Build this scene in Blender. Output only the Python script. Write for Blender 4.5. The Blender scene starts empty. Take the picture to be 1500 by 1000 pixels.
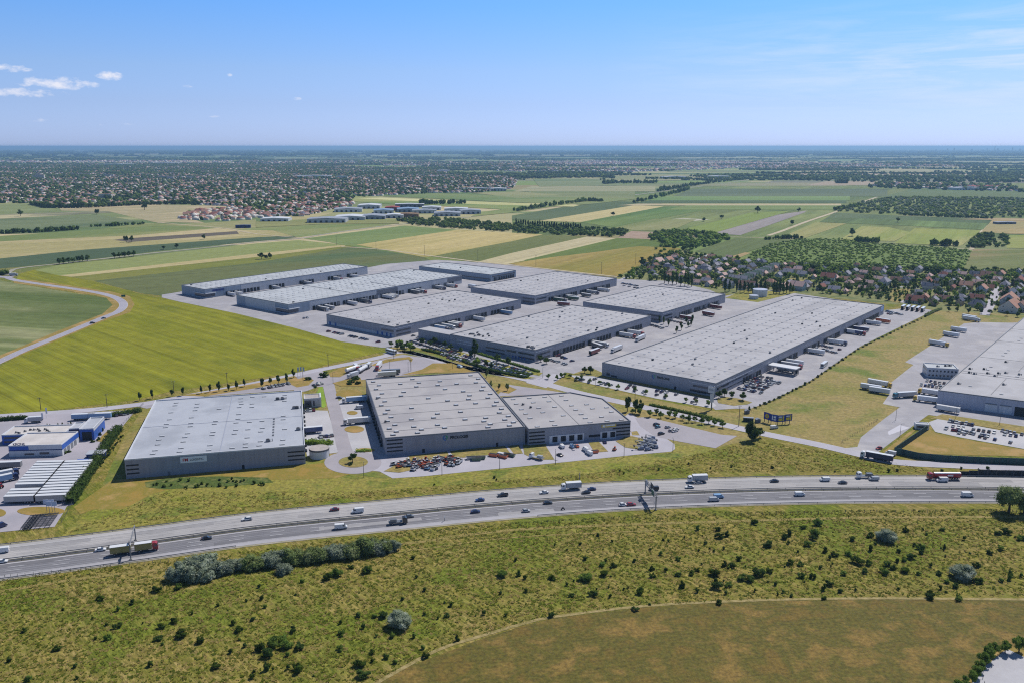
import bpy, math, random
import numpy as np
from math import sin, cos, pi, atan2, radians as R, hypot
random.seed(7); rng = np.random.default_rng(7)
sc = bpy.context.scene; COL = sc.collection

# ------------------------------------------------------------------ camera, world, sun, exposure
F, HY, H = 1260.0, 214.5, 165.0            # focal length in photo pixels, level line, height above ground
PIT = math.atan((500-HY)/F); CP, SP = cos(PIT), sin(PIT)
cam = bpy.data.cameras.new('camera'); camo = bpy.data.objects.new('camera', cam); COL.objects.link(camo)
cam.sensor_width = 36.0; cam.lens = 36.0*F/1500; cam.clip_start = 1.0; cam.clip_end = 200000
camo.location = (0, 0, H); camo.rotation_euler = (pi/2-PIT, 0, 0); sc.camera = camo
SUN_AZ, SUN_EL = atan2(0.66, 0.72), R(53)   # azimuth measured from +Y towards +X
sdir = (sin(SUN_AZ)*cos(SUN_EL), cos(SUN_AZ)*cos(SUN_EL), sin(SUN_EL))
sun = bpy.data.lights.new('sun', 'SUN'); sun.energy = 4.15; sun.angle = R(0.53); sun.color = (1.0, 0.945, 0.86)
suno = bpy.data.objects.new('sun', sun); COL.objects.link(suno); suno.location = (0, 0, 500)
suno.rotation_euler = (R(90)-SUN_EL, 0, -SUN_AZ+pi)
from mathutils import Vector
suno.rotation_euler = Vector(sdir).to_track_quat('Z', 'Y').to_euler()
W = bpy.data.worlds.new('World'); sc.world = W; W.use_nodes = True
sc.view_settings.view_transform = 'Standard'; sc.view_settings.look = 'None'
sc.view_settings.exposure = 0.12; sc.view_settings.gamma = 1.0
sc.cycles.use_denoising = False; sc.cycles.filter_width = 1.15; sc.cycles.sample_clamp_indirect = 3.0
sc.cycles.volume_bounces = 0; sc.cycles.max_bounces = 5; sc.cycles.diffuse_bounces = 2; sc.cycles.glossy_bounces = 2
sc.cycles.transmission_bounces = 2; sc.cycles.caustics_reflective = False; sc.cycles.caustics_refractive = False
SKY_STRENGTH = 0.085

def G(x, y, z=0.0):                         # photo pixel (1500x1000) -> point at height z
    u = (x-750)/F; v = (y-500)/F; t = (H-z)/(SP+v*CP)
    return (t*u, t*(CP-v*SP))
def pix(X, Y, Z=0.0):                       # world -> photo pixel, for picking sizes only
    d = Y*CP+(H-Z)*SP; return (750+F*X/d, 500+F*((H-Z)*CP-Y*SP)/d)

def pixdir(x, y):                           # direction of the view ray through a photo pixel
    u = (x-750)/F; v = (y-500)/F
    return Vector((u, CP-v*SP, -SP-v*CP)).normalized()

def world_nodes():
    nt = W.node_tree; N = nt.nodes; L = nt.links
    bg = N['Background']; bg.inputs[1].default_value = SKY_STRENGTH
    sky = N.new('ShaderNodeTexSky'); sky.sky_type = 'NISHITA'; sky.sun_disc = False
    sky.sun_elevation = SUN_EL; sky.sun_rotation = SUN_AZ; sky.altitude = 200; sky.air_density = 1.0; sky.dust_density = 0.35; sky.ozone_density = 2.6
    tint = N.new('ShaderNodeMix'); tint.data_type = 'RGBA'; tint.blend_type = 'MULTIPLY'; tint.inputs[0].default_value = 1
    L.new(sky.outputs[0], tint.inputs[6]); 
    tc = N.new('ShaderNodeTexCoord')
    sep = N.new('ShaderNodeSeparateXYZ'); L.new(tc.outputs['Generated'], sep.inputs[0])
    rp = N.new('ShaderNodeValToRGB'); L.new(sep.outputs[2], rp.inputs[0])
    e = rp.color_ramp.elements
    e[0].position = 0.0; e[0].color = (.72, .96, 1.92, 1)
    e[1].position = 0.45; e[1].color = (.62, .66, .72, 1)
    for z_, c_ in ((.012, (.716, .94, 1.86)), (.0455, (.722, .875, 1.51)), (.082, (.757, .926, 1.415)), (.117, (.684, .962, 1.48)), (.15, (.60, .99, 1.56)), (.2, (.66, 1.0, 1.44)), (.3, (.72, .84, .98))): e.new(z_).color = c_+(1,)
    L.new(rp.outputs[0], tint.inputs[7])
    def math_(op, a, b=None, clamp=False):
        n = N.new('ShaderNodeMath'); n.operation = op; n.use_clamp = clamp
        for i, q in enumerate((a, b)):
            if q is None: continue
            if isinstance(q, (int, float)): n.inputs[i].default_value = q
            else: L.new(q, n.inputs[i])
        return n.outputs[0]
    dv = N.new('ShaderNodeVectorMath'); dv.operation = 'NORMALIZE'; L.new(tc.outputs['Generated'], dv.inputs[0])
    # small cumulus clouds low on the left, thin cirrus on the right
    nz = N.new('ShaderNodeTexNoise'); nz.inputs['Scale'].default_value = 75; nz.inputs['Detail'].default_value = 6; nz.inputs['Roughness'].default_value = 0.6
    mp = N.new('ShaderNodeMapping'); mp.inputs['Scale'].default_value = (1, 1, 2.0); L.new(dv.outputs[0], mp.inputs[0]); L.new(mp.outputs[0], nz.inputs[0])
    total = None
    for (x, y, wx, wy, amp) in [(8, 99, 34, 6.5, 1.0), (84, 122, 54, 9.5, 1.0), (30, 136, 58, 7, .95), (160, 112, 19, 7.5, 1.0), (278, 127, 10, 3, .6), (281, 149, 13, 3.5, .45), (434, 145, 9, 3, .55), (170, 182, 26, 3, .3), (336, 110, 5, 2.5, .5), (315, 171, 9, 2.5, .3), (60, 176, 22, 3, .25)]:
        d0 = pixdir(x, y); r = d0.cross(Vector((0, 0, 1))).normalized(); u = r.cross(d0)
        def dot(v, s):
            n = N.new('ShaderNodeVectorMath'); n.operation = 'DOT_PRODUCT'; L.new(dv.outputs[0], n.inputs[0]); n.inputs[1].default_value = tuple(v*s); return n.outputs['Value']
        a = dot(r, F/wx); b = dot(u, F/wy)
        b = math_('ADD', b, 0.0)
        bb = math_('MULTIPLY', b, b); aa = math_('MULTIPLY', a, a)
        q = math_('SUBTRACT', 1.0, math_('ADD', aa, bb))
        q = math_('MAXIMUM', q, 0.0)
        q = math_('MULTIPLY', q, amp)
        total = q if total is None else math_('MAXIMUM', total, q)
    cl = math_('ADD', total, math_('MULTIPLY', math_('SUBTRACT', nz.outputs[0], 0.5), 3.4))
    cl = math_('MULTIPLY', math_('SUBTRACT', cl, 0.30), 0.95, True)
    cl = math_('MULTIPLY', cl, math_('MULTIPLY', total, 3.0, True))
    mx = N.new('ShaderNodeMix'); mx.data_type = 'RGBA'
    L.new(math_('MULTIPLY', cl, 0.78), mx.inputs[0]); L.new(tint.outputs[2], mx.inputs[6]); mx.inputs[7].default_value = (10.2, 10.0, 10.6, 1)
    # cirrus
    mp2 = N.new('ShaderNodeMapping'); mp2.inputs['Rotation'].default_value = (0, R(6), 0); mp2.inputs['Scale'].default_value = (3.0, 3.0, 30)
    L.new(dv.outputs[0], mp2.inputs[0])
    n2 = N.new('ShaderNodeTexNoise'); n2.inputs['Scale'].default_value = 2.2; n2.inputs['Detail'].default_value = 7; n2.inputs['Roughness'].default_value = 0.62; n2.inputs['Distortion'].default_value = 0.6
    L.new(mp2.outputs[0], n2.inputs[0])
    rr = N.new('ShaderNodeValToRGB'); rr.color_ramp.elements[0].position = .42; rr.color_ramp.elements[1].position = .72; L.new(n2.outputs[0], rr.inputs[0])
    s2 = N.new('ShaderNodeSeparateXYZ'); L.new(dv.outputs[0], s2.inputs[0])
    side = math_('MULTIPLY', math_('SUBTRACT', s2.outputs[0], 0.10), 2.6, True)
    hi = math_('SUBTRACT', 1.0, math_('MULTIPLY', math_('ABSOLUTE', math_('SUBTRACT', s2.outputs[2], 0.085), None), 15.0), True)
    m3 = math_('MULTIPLY', math_('MULTIPLY', side, hi), math_('MULTIPLY', rr.outputs[0], 0.75))
    mx2 = N.new('ShaderNodeMix'); mx2.data_type = 'RGBA'; L.new(m3, mx2.inputs[0]); L.new(mx.outputs[2], mx2.inputs[6]); mx2.inputs[7].default_value = (9.3, 9.6, 11.2, 1)
    L.new(mx2.outputs[2], bg.inputs[0])
world_nodes()

# ------------------------------------------------------------------ materials
def lin(c):
    return tuple(((v/255.0)/12.92 if v <= 10 else ((v/255.0+0.055)/1.055)**2.4) for v in c)
MATS = {}
def M(name, c1, c2=None, c3=None, scale=1.0, rough=0.9, detail=6, lo=0.38, hi=0.62, stretch=(1, 1, 1), ang=0.0, bump=0.0, bscale=None,
      stripe=0.0, spacing=12.0, spec=0.3, metal=0.0, fine=0.0, fscale=3.0, rnd=0.0, distort=0.0, coat=0, world=False, trans=0.0, tram=0.0, tdark=.82):
    if name in MATS: return MATS[name]
    m = bpy.data.materials.new(name); m.use_nodes = True; MATS[name] = m
    nt = m.node_tree; N = nt.nodes; L = nt.links; b = N['Principled BSDF']
    b.inputs['Roughness'].default_value = rough; b.inputs['Metallic'].default_value = metal
    b.inputs['Specular IOR Level'].default_value = spec
    if coat: b.inputs['Coat Weight'].default_value = coat; b.inputs['Coat Roughness'].default_value = 0.05
    a1 = lin(c1)+(1,)
    b.inputs['Base Color'].default_value = a1
    if c2 is None and not fine and not rnd and not bump: return m
    tc = N.new('ShaderNodeTexCoord'); co = tc.outputs['Object']
    if world:
        g = N.new('ShaderNodeNewGeometry'); co = g.outputs['Position']
    if ang or stretch != (1, 1, 1):
        vr = N.new('ShaderNodeVectorRotate'); vr.rotation_type = 'Z_AXIS'; vr.inputs['Angle'].default_value = -ang; L.new(co, vr.inputs[0])
        mp = N.new('ShaderNodeMapping'); mp.inputs['Scale'].default_value = stretch; L.new(vr.outputs[0], mp.inputs[0]); cs = mp.outputs[0]; cr = vr.outputs[0]
    else: cs = co; cr = co
    def noise(vec, s, d=6, ro=0.55, dist=0.0):
        n = N.new('ShaderNodeTexNoise'); n.inputs['Scale'].default_value = s; n.inputs['Detail'].default_value = d; n.inputs['Roughness'].default_value = ro
        n.inputs['Distortion'].default_value = dist; L.new(vec, n.inputs['Vector']); return n.outputs['Fac']
    out = None
    if c2 is not None:
        n = noise(cs, scale, detail, 0.6, distort)
        rp = N.new('ShaderNodeValToRGB'); L.new(n, rp.inputs[0]); e = rp.color_ramp.elements
        e[0].position = lo; e[0].color = a1; e[1].position = hi; e[1].color = lin(c2)+(1,)
        if c3 is not None:
            e[1].position = (lo+hi)/2; q = e.new(hi); q.color = lin(c3)+(1,)
        out = rp.outputs[0]
    else:
        rgb = N.new('ShaderNodeRGB'); rgb.outputs[0].default_value = a1; out = rgb.outputs[0]
    def mulval(out, fac_socket, lo_, hi_):
        mr = N.new('ShaderNodeMapRange'); L.new(fac_socket, mr.inputs[0]); mr.inputs[1].default_value = 0.25; mr.inputs[2].default_value = 0.75
        mr.inputs[3].default_value = lo_; mr.inputs[4].default_value = hi_
        mm = N.new('ShaderNodeVectorMath'); mm.operation = 'SCALE'; L.new(out, mm.inputs[0]); L.new(mr.outputs[0], mm.inputs['Scale']); return mm.outputs[0]
    if stripe:                                # worked rows along the field direction
        mp2 = N.new('ShaderNodeMapping'); mp2.inputs['Scale'].default_value = (0.0012, 1.0/spacing, 1); L.new(cr, mp2.inputs[0])
        out = mulval(out, noise(mp2.outputs[0], 1.0, 5, 0.75), 1-stripe, 1+stripe)
    if tram:                                  # wheel tracks of the tractor, pairs of thin lines
        sy = N.new('ShaderNodeSeparateXYZ'); nd = N.new('ShaderNodeVectorMath'); nd.operation = 'ADD'; nn_ = N.new('ShaderNodeTexNoise'); nn_.inputs['Scale'].default_value = .02; L.new(co, nn_.inputs['Vector'])
        sc0 = N.new('ShaderNodeVectorMath'); sc0.operation = 'SCALE'; sc0.inputs['Scale'].default_value = 5.0; L.new(nn_.outputs['Color'], sc0.inputs[0]); L.new(cr, nd.inputs[0]); L.new(sc0.outputs[0], nd.inputs[1]); L.new(nd.outputs[0], sy.inputs[0])
        def mth(op, a, b_):
            n = N.new('ShaderNodeMath'); n.operation = op
            for i, q in enumerate((a, b_)):
                if isinstance(q, (int, float)): n.inputs[i].default_value = q
                else: L.new(q, n.inputs[i])
            return n.outputs[0]
        f_ = mth('FRACT', mth('DIVIDE', sy.outputs[1], tram), 0); g_ = mth('MAXIMUM', mth('LESS_THAN', f_, .8/tram), mth('LESS_THAN', mth('ABSOLUTE', mth('SUBTRACT', f_, 2.6/tram), 0), .4/tram))
        vs_ = N.new('ShaderNodeVectorMath'); vs_.operation = 'SCALE'; L.new(out, vs_.inputs[0]); L.new(mth('SUBTRACT', 1.0, mth('MULTIPLY', g_, 1-tdark)), vs_.inputs['Scale']); out = vs_.outputs[0]
    if fine: out = mulval(out, noise(cs if stretch[0] > .3 else co, fscale, 5, 0.7), 1-fine, 1+fine)
    if rnd:
        oi = N.new('ShaderNodeObjectInfo'); mr = N.new('ShaderNodeMapRange'); L.new(oi.outputs['Random'], mr.inputs[0]); mr.inputs[3].default_value = 1-rnd; mr.inputs[4].default_value = 1+rnd
        mm = N.new('ShaderNodeVectorMath'); mm.operation = 'SCALE'; L.new(out, mm.inputs[0]); L.new(mr.outputs[0], mm.inputs['Scale']); out = mm.outputs[0]
    L.new(out, b.inputs['Base Color'])
    if trans:                                 # leaves let part of the light through
        tr = N.new('ShaderNodeBsdfTranslucent'); L.new(out, tr.inputs['Color']); ms = N.new('ShaderNodeMixShader'); ms.inputs[0].default_value = trans
        L.new(b.outputs[0], ms.inputs[1]); L.new(tr.outputs[0], ms.inputs[2]); L.new(ms.outputs[0], N['Material Output'].inputs['Surface'])
    if bump:
        bp = N.new('ShaderNodeBump'); bp.inputs['Strength'].default_value = 1.0; bp.inputs['Distance'].default_value = bump
        L.new(noise(cs, bscale or scale*4, 7, 0.65), bp.inputs['Height']); L.new(bp.outputs[0], b.inputs['Normal'])
    return m

ASPH = M('asphalt', (132, 131, 139), (148, 147, 155), scale=.05, fine=.06, fscale=.9, rough=.9)
YARD = M('yard_concrete', (160, 159, 166), (148, 147, 154), (166, 164, 168), scale=.03, detail=9, fine=.08, fscale=.25, rough=.85)
YARD2 = M('pale_concrete', (178, 178, 184), (166, 166, 173), scale=.05, fine=.06, fscale=.6, rough=.85)
LANE_S = M('asphalt_lane', (118, 118, 125), (130, 130, 136), scale=.02, fine=.07, fscale=.5, rough=.85, stretch=(1, 1, 1))
LANE_N = M('concrete_lane', (156, 155, 157), (168, 166, 167), scale=.03, fine=.06, fscale=.35, rough=.85)
SHOULD = M('hard_shoulder', (165, 164, 171), (155, 154, 160), scale=.05, fine=.05, rough=.9)
WHITE = M('road_paint', (205, 205, 210), rough=.7)
LAWN = M('dry_lawn', (118, 116, 50), (142, 126, 76), (98, 110, 38), scale=.02, fine=.5, fscale=.4, bump=.15, bscale=1.2, lo=.36, hi=.64, detail=8)
OCHRE = M('ochre_grass', (146, 122, 62), (132, 116, 52), (160, 132, 82), scale=.05, fine=.1, fscale=.6, bump=.1, bscale=1.5)
VERGE = M('verge_grass', (112, 118, 34), (136, 128, 58), (88, 104, 28), scale=.05, fine=.65, fscale=.5, bump=.35, bscale=.8, detail=8, lo=.36, hi=.66)
LIME = M('bright_lawn', (112, 140, 40), (124, 148, 52), scale=.1, fine=.08)
SOIL = M('bare_earth', (152, 136, 118), (132, 116, 98), scale=.05, fine=.1, bump=.1)
MEADOW = None

def link(name, me, parent=None, mats=None):
    o = bpy.data.objects.new(name, me); COL.objects.link(o)
    if parent is not None: o.parent = parent
    return o
def tag(o, label=None, cat=None, group=None, kind=None):
    if label: o['label'] = label
    if cat: o['category'] = cat
    if group: o['group'] = group
    if kind: o['kind'] = kind
    return o
def empty(name, label, cat, loc=(0, 0, 0), rz=0.0, group=None):
    o = bpy.data.objects.new(name, None); COL.objects.link(o); o.location = loc; o.rotation_euler = (0, 0, rz); o.empty_display_size = .5
    return tag(o, label, cat, group)

class MB:                                     # collects faces, then becomes ONE mesh
    def __init__(s): s.v = []; s.f = []; s.m = []; s.mats = []
    def mi(s, mat):
        if mat not in s.mats: s.mats.append(mat)
        return s.mats.index(mat)
    def add(s, vs, fs, mat):
        o = len(s.v); s.v += [tuple(q) for q in vs]; k = s.mi(mat)
        for f in fs: s.f.append(tuple(o+i for i in f)); s.m.append(k)
    def box(s, x0, x1, y0, y1, z0, z1, mat, top=None):
        tx0, tx1, ty0, ty1 = top or (x0, x1, y0, y1)
        s.add([(x0, y0, z0), (x1, y0, z0), (x1, y1, z0), (x0, y1, z0), (tx0, ty0, z1), (tx1, ty0, z1), (tx1, ty1, z1), (tx0, ty1, z1)],
              [(3, 2, 1, 0), (4, 5, 6, 7), (0, 1, 5, 4), (1, 2, 6, 5), (2, 3, 7, 6), (3, 0, 4, 7)], mat)
        return s
    def prism(s, poly, z0, z1, mat, topmat=None, bottom=False):
        n = len(poly); b = [(x, y, z0) for x, y in poly]; t = [(x, y, z1) for x, y in poly]
        s.add(b+t, [(i, (i+1) % n, n+(i+1) % n, n+i) for i in range(n)]+([tuple(range(n-1, -1, -1))] if bottom else []), mat)
        s.add(t, [tuple(range(n))], topmat or mat); return s
    def sheet(s, poly, z, mat): s.add([(x, y, z) for x, y in poly], [tuple(range(len(poly)))], mat); return s
    def side(s, prof, y0, y1, mat, inset=None):     # profile in x,z pulled across y ; inset = y inset of points by z
        n = len(prof); f = inset or (lambda x, z: 0)
        a = [(x, y0+f(x, z), z) for x, z in prof]; b = [(x, y1-f(x, z), z) for x, z in prof]
        s.add(a+b, [tuple(range(n)), tuple(range(2*n-1, n-1, -1))]+[(i, n+i, n+(i+1) % n, (i+1) % n) for i in range(n)], mat); return s
    def cyl(s, p, q, r, mat, n=8, r2=None, caps=True):
        p = Vector(p); q = Vector(q); d = (q-p).normalized(); a = d.orthogonal().normalized(); b = d.cross(a); r2 = r if r2 is None else r2
        vs = [p+(a*cos(2*pi*i/n)+b*sin(2*pi*i/n))*r for i in range(n)]+[q+(a*cos(2*pi*i/n)+b*sin(2*pi*i/n))*r2 for i in range(n)]
        fs = [(i, (i+1) % n, n+(i+1) % n, n+i) for i in range(n)]
        if caps: fs += [tuple(range(n-1, -1, -1)), tuple(range(n, 2*n))]
        s.add(vs, fs, mat); return s
    def mesh(s, name, smooth=False):
        me = bpy.data.meshes.new(name); me.from_pydata(s.v, [], s.f)
        for m in s.mats: me.materials.append(m)
        me.polygons.foreach_set('material_index', s.m)
        if smooth: me.polygons.foreach_set('use_smooth', [True]*len(s.f))
        me.update(); return me
    def obj(s, name, parent=None, **k): return link(name, s.mesh(name, **k), parent)
def fix_normals(me):
    import bmesh
    b = bmesh.new(); b.from_mesh(me); bmesh.ops.recalc_face_normals(b, faces=b.faces); b.to_mesh(me); b.free()

def array_mesh(name, V, Fc, mats, mi=None):   # big meshes from numpy
    me = bpy.data.meshes.new(name); k = Fc.shape[1]
    me.vertices.add(len(V)); me.vertices.foreach_set('co', np.ascontiguousarray(V, dtype=np.float32).ravel())
    me.loops.add(Fc.size); me.loops.foreach_set('vertex_index', np.ascontiguousarray(Fc, dtype=np.int32).ravel())
    me.polygons.add(len(Fc)); me.polygons.foreach_set('loop_start', np.arange(0, Fc.size, k, dtype=np.int32))
    for m in mats: me.materials.append(m)
    if mi is not None: me.polygons.foreach_set('material_index', np.ascontiguousarray(mi, dtype=np.int32))
    me.update(calc_edges=True); return me
def repeat_mesh(name, bases, pos, rot, scl, which, mats, base_mi=None, mrand=None):
    # bases: list of (verts, faces) ; every instance written into ONE mesh (only for masses nobody could count)
    VV, FF, MI, off = [], [], [], 0
    for b, (bv, bf) in enumerate(bases):
        idx = np.where(which == b)[0]
        if not len(idx): continue
        c, s_ = np.cos(rot[idx]), np.sin(rot[idx]); S = scl[idx]
        x = bv[None, :, 0]*S[:, 0:1]; y = bv[None, :, 1]*S[:, 1:2]; z = bv[None, :, 2]*S[:, 2:3]
        v = np.stack([x*c[:, None]-y*s_[:, None]+pos[idx, 0:1], x*s_[:, None]+y*c[:, None]+pos[idx, 1:2], z+pos[idx, 2:3]], -1).reshape(-1, 3)
        f = (bf[None]+(np.arange(len(idx))*len(bv))[:, None, None]).reshape(-1, bf.shape[1])+off
        VV.append(v); FF.append(f); off += len(v)
        if base_mi is not None: MI.append(np.tile(base_mi[b], len(idx)))
        elif mrand is not None: MI.append(np.repeat(mrand[idx], len(bf)))
    return array_mesh(name, np.concatenate(VV), np.concatenate(FF), mats, np.concatenate(MI) if MI else None)
def inside(P, poly):
    x, y = P[:, 0], P[:, 1]; n = len(poly); r = np.zeros(len(P), bool); j = n-1
    for i in range(n):
        xi, yi = poly[i]; xj, yj = poly[j]
        c = ((yi > y) != (yj > y)) & (x < (xj-xi)*(y-yi)/((yj-yi) if yj != yi else 1e-9)+xi); r ^= c; j = i
    return r
def scatter(poly, density):                   # points in a ground polygon, density per square metre
    a = np.array(poly); lo, hi = a.min(0), a.max(0); n = int((hi-lo).prod()*density)
    P = rng.uniform(lo, hi, (n, 2)); return P[inside(P, poly)]
def GP(pts, z=0): return [G(x, y, z) for x, y in pts]

# ------------------------------------------------------------------ ground and fields
def ground_material():
    m = bpy.data.materials.new('ground'); m.use_nodes = True; nt = m.node_tree; N = nt.nodes; L = nt.links; b = N['Principled BSDF']
    b.inputs['Roughness'].default_value = .95; b.inputs['Specular IOR Level'].default_value = .1
    g = N.new('ShaderNodeNewGeometry'); co = g.outputs['Position']
    def rot(a, sx, sy):
        vr = N.new('ShaderNodeVectorRotate'); vr.rotation_type = 'Z_AXIS'; vr.inputs['Angle'].default_value = -a; L.new(co, vr.inputs[0])
        mp = N.new('ShaderNodeMapping'); mp.inputs['Scale'].default_value = (sx, sy, 1); L.new(vr.outputs[0], mp.inputs[0]); return mp.outputs[0]
    def noise(v, s, d=6, r=.6, dist=0):
        n = N.new('ShaderNodeTexNoise'); n.inputs['Scale'].default_value = s; n.inputs['Detail'].default_value = d; n.inputs['Roughness'].default_value = r; n.inputs['Distortion'].default_value = dist; L.new(v, n.inputs['Vector']); return n.outputs['Fac']
    def ramp(s, stops):
        r = N.new('ShaderNodeValToRGB'); L.new(s, r.inputs[0]); e = r.color_ramp.elements
        while len(e) > 1: e.remove(e[-1])
        for i, (p, c) in enumerate(stops):
            q = e[0] if i == 0 else e.new(p)
            q.position = p; q.color = (lin(c) if max(c) > 5 else c)+(1,)
        return r.outputs[0]
    def mix(f, a, c, mode='MIX'):
        x = N.new('ShaderNodeMix'); x.data_type = 'RGBA'; x.blend_type = mode
        if isinstance(f, float): x.inputs[0].default_value = f
        else: L.new(f, x.inputs[0])
        L.new(a, x.inputs[6]); L.new(c, x.inputs[7]); return x.outputs[2]
    # rough meadow near the motorway
    patch = noise(co, .017, 9, .66, 1.4)
    mead = ramp(patch, [(.33, (96, 108, 32)), (.41, (122, 116, 50)), (.47, (142, 124, 76)), (.53, (104, 110, 40)), (.59, (128, 118, 60)), (.66, (156, 136, 92)), (.73, (108, 114, 38))])
    streak = noise(rot(R(-48), .10, .55), 1.0, 6, .7, 1.5)
    mead = mix(.55, mead, ramp(streak, [(.36, (84, 92, 32)), (.5, (122, 116, 54)), (.64, (168, 150, 98))]), 'MIX')
    grn = noise(co, .022, 5, .6, .8)
    mead = mix(ramp(grn, [(.49, (0., 0., 0.)), (.60, (.85, .85, .85))]), mead, ramp(streak, [(.38, (80, 96, 26)), (.62, (114, 124, 46))]))
    fine = noise(rot(R(-48), .2, .62), 1.0, 9, .82, 1.0)
    mead = mix(.8, mead, ramp(fine, [(.38, (.38, .40, .38)), (.46, (.82, .84, .80)), (.54, (1.12, 1.1, 1.08)), (.63, (1.7, 1.62, 1.5))]), 'MULTIPLY')
    # far farmland: blocks of crops, woods between
    def vor(v, s):
        n = N.new('ShaderNodeTexVoronoi'); n.inputs['Scale'].default_value = s; n.inputs['Randomness'].default_value = .9; L.new(v, n.inputs['Vector'])
        n.distance = 'CHEBYCHEV'; sp = N.new('ShaderNodeSeparateColor'); L.new(n.outputs['Color'], sp.inputs[0]); return sp.outputs[0]
    far = ramp(vor(rot(R(12), .0011, .0032), 1.0), [(.0, (96, 116, 72)), (.15, (150, 150, 106)), (.3, (84, 104, 66)), (.45, (120, 138, 76)), (.6, (92, 110, 74)), (.72, (178, 166, 130)), (.85, (104, 126, 66)), (.95, (140, 132, 96))])
    far = mix(.5, far, ramp(noise(rot(R(12), .002, .02), 1.0, 5, .7), [(.3, (.7, .7, .7)), (.7, (1.3, 1.3, 1.3))]), 'MULTIPLY')
    for cr in far.node.color_ramp.elements if hasattr(far.node, 'color_ramp') else []: cr
    wood = noise(rot(R(4), .00016, .00055), 1.0, 8, .62, .3)
    woodc = ramp(noise(rot(0, .004, .012), 1.0, 8, .8), [(.3, (50, 62, 40)), (.5, (74, 88, 56)), (.68, (128, 130, 96))])
    sp = N.new('ShaderNodeSeparateXYZ'); L.new(co, sp.inputs[0])
    def mr(s, a, b_, c=0., d=1.):
        n = N.new('ShaderNodeMapRange'); L.new(s, n.inputs[0]); n.inputs[1].default_value = a; n.inputs[2].default_value = b_; n.inputs[3].default_value = c; n.inputs[4].default_value = d; return n.outputs[0]
    bias = mr(sp.outputs[1], 4300, 9000, -.25, .03)
    ad = N.new('ShaderNodeMath'); ad.operation = 'ADD'; L.new(wood, ad.inputs[0]); L.new(bias, ad.inputs[1])
    wm = ramp(ad.outputs[0], [(.50, (0., 0., 0.)), (.53, (1., 1., 1.))])
    farall = mix(wm, far, woodc)
    nf = mr(sp.outputs[1], 1000, 1400)
    col = mix(nf, mead, farall)
    L.new(col, b.inputs['Base Color'])
    bp = N.new('ShaderNodeBump'); bp.inputs['Strength'].default_value = .8; bp.inputs['Distance'].default_value = .5; L.new(fine, bp.inputs['Height']); L.new(bp.outputs[0], b.inputs['Normal'])
    return m
MEADOW = ground_material()
def ground_mesh():
    ys = [-60, 60, 120, 180, 240, 300, 360, 420, 500, 700, 1000, 1500, 2500, 4500, 8000, 15000, 27000, 60000, 118000]
    xs = [-80000, -30000, -12000, -5000, -2000, -900, -450, -200, 0, 200, 450, 900, 2000, 5000, 12000, 30000, 80000]
    v = [(x, y, 0) for y in ys for x in xs]; n = len(xs)
    f = [(j*n+i, j*n+i+1, (j+1)*n+i+1, (j+1)*n+i) for j in range(len(ys)-1) for i in range(n-1)]
    b = MB(); b.add(v, f, MEADOW); return b
tag(ground_mesh().obj('ground'), kind='structure')

LAY = [0]
def patch(name, px, mat, z=None, raw=False):
    LAY[0] += 1
    P = px if raw else GP(px)
    a = sum(P[i-1][0]*P[i][1]-P[i][0]*P[i-1][1] for i in range(len(P)))
    if a < 0: P = P[::-1]
    o = MB().sheet(P, z if z is not None else 0.02+0.004*LAY[0], mat).obj(name); return tag(o, kind='structure')
KA = R(51.0)                                   # heading of the warehouse rows and of most fields
def field(px, c1, c2, c3=None, ang=None, stripe=.10, spacing=18, scale=.004, z=None, stretch=(.25, 1, 1), tram=24.0):
    if ang is None: ang = R(20)
    mute = lambda c: None if c is None else tuple(.96*(v+(sum(c)/3-v)*.13) for v in c)
    if FZ[0] > .045: c1, c2, c3 = mute(c1), mute(c2), mute(c3)
    n = 'crop_%d' % len(MATS)
    m = M(n, c1, c2, c3, scale=scale, stretch=stretch, ang=ang, stripe=stripe*1.5, spacing=spacing, fine=.2, fscale=.08, rough=.95, spec=.1, lo=.41, hi=.59, detail=9, tram=tram)
    FZ[0] += .012
    return patch('field', px, m, z=z or FZ[0])
FZ = [0.03]
def angpx(a, b):
    p, q = G(*a), G(*b); return atan2(q[1]-p[1], q[0]-p[0])
def cat(P, closed=False, step=6.0):            # smooth curve through ground points
    n = len(P); out = []
    rngi = range(n if closed else n-1)
    for i in rngi:
        p0, p1, p2, p3 = (P[(i-1) % n] if closed or i > 0 else P[i]), P[i], P[(i+1) % n], (P[(i+2) % n] if closed or i+2 < n else P[min(i+1, n-1)])
        k = max(2, int(hypot(p2[0]-p1[0], p2[1]-p1[1])/step))
        for t in range(k):
            t /= k
            out.append(tuple(.5*((2*p1[j])+(-p0[j]+p2[j])*t+(2*p0[j]-5*p1[j]+4*p2[j]-p3[j])*t*t+(-p0[j]+3*p1[j]-3*p2[j]+p3[j])*t**3) for j in (0, 1)))
    if not closed: out.append(tuple(P[-1]))
    return out
def offset(C, d):
    out = []
    for i in range(len(C)):
        a, b = C[max(0, i-1)], C[min(len(C)-1, i+1)]; dx, dy = b[0]-a[0], b[1]-a[1]; l = hypot(dx, dy) or 1
        out.append((C[i][0]-dy/l*d, C[i][1]+dx/l*d))
    return out
def strip(mb, C, d0, d1, z, mat):              # ribbon between two offsets (left of travel = positive)
    A, B = offset(C, d0), offset(C, d1); n = len(C)
    mb.add([(x, y, z) for x, y in A]+[(x, y, z) for x, y in B], [(i, i+1, n+i+1, n+i) for i in range(n-1)] if d0 < d1 and False else [(n+i, n+i+1, i+1, i) if d1 < d0 else (i, i+1, n+i+1, n+i) for i in range(n-1)], mat)
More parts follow.
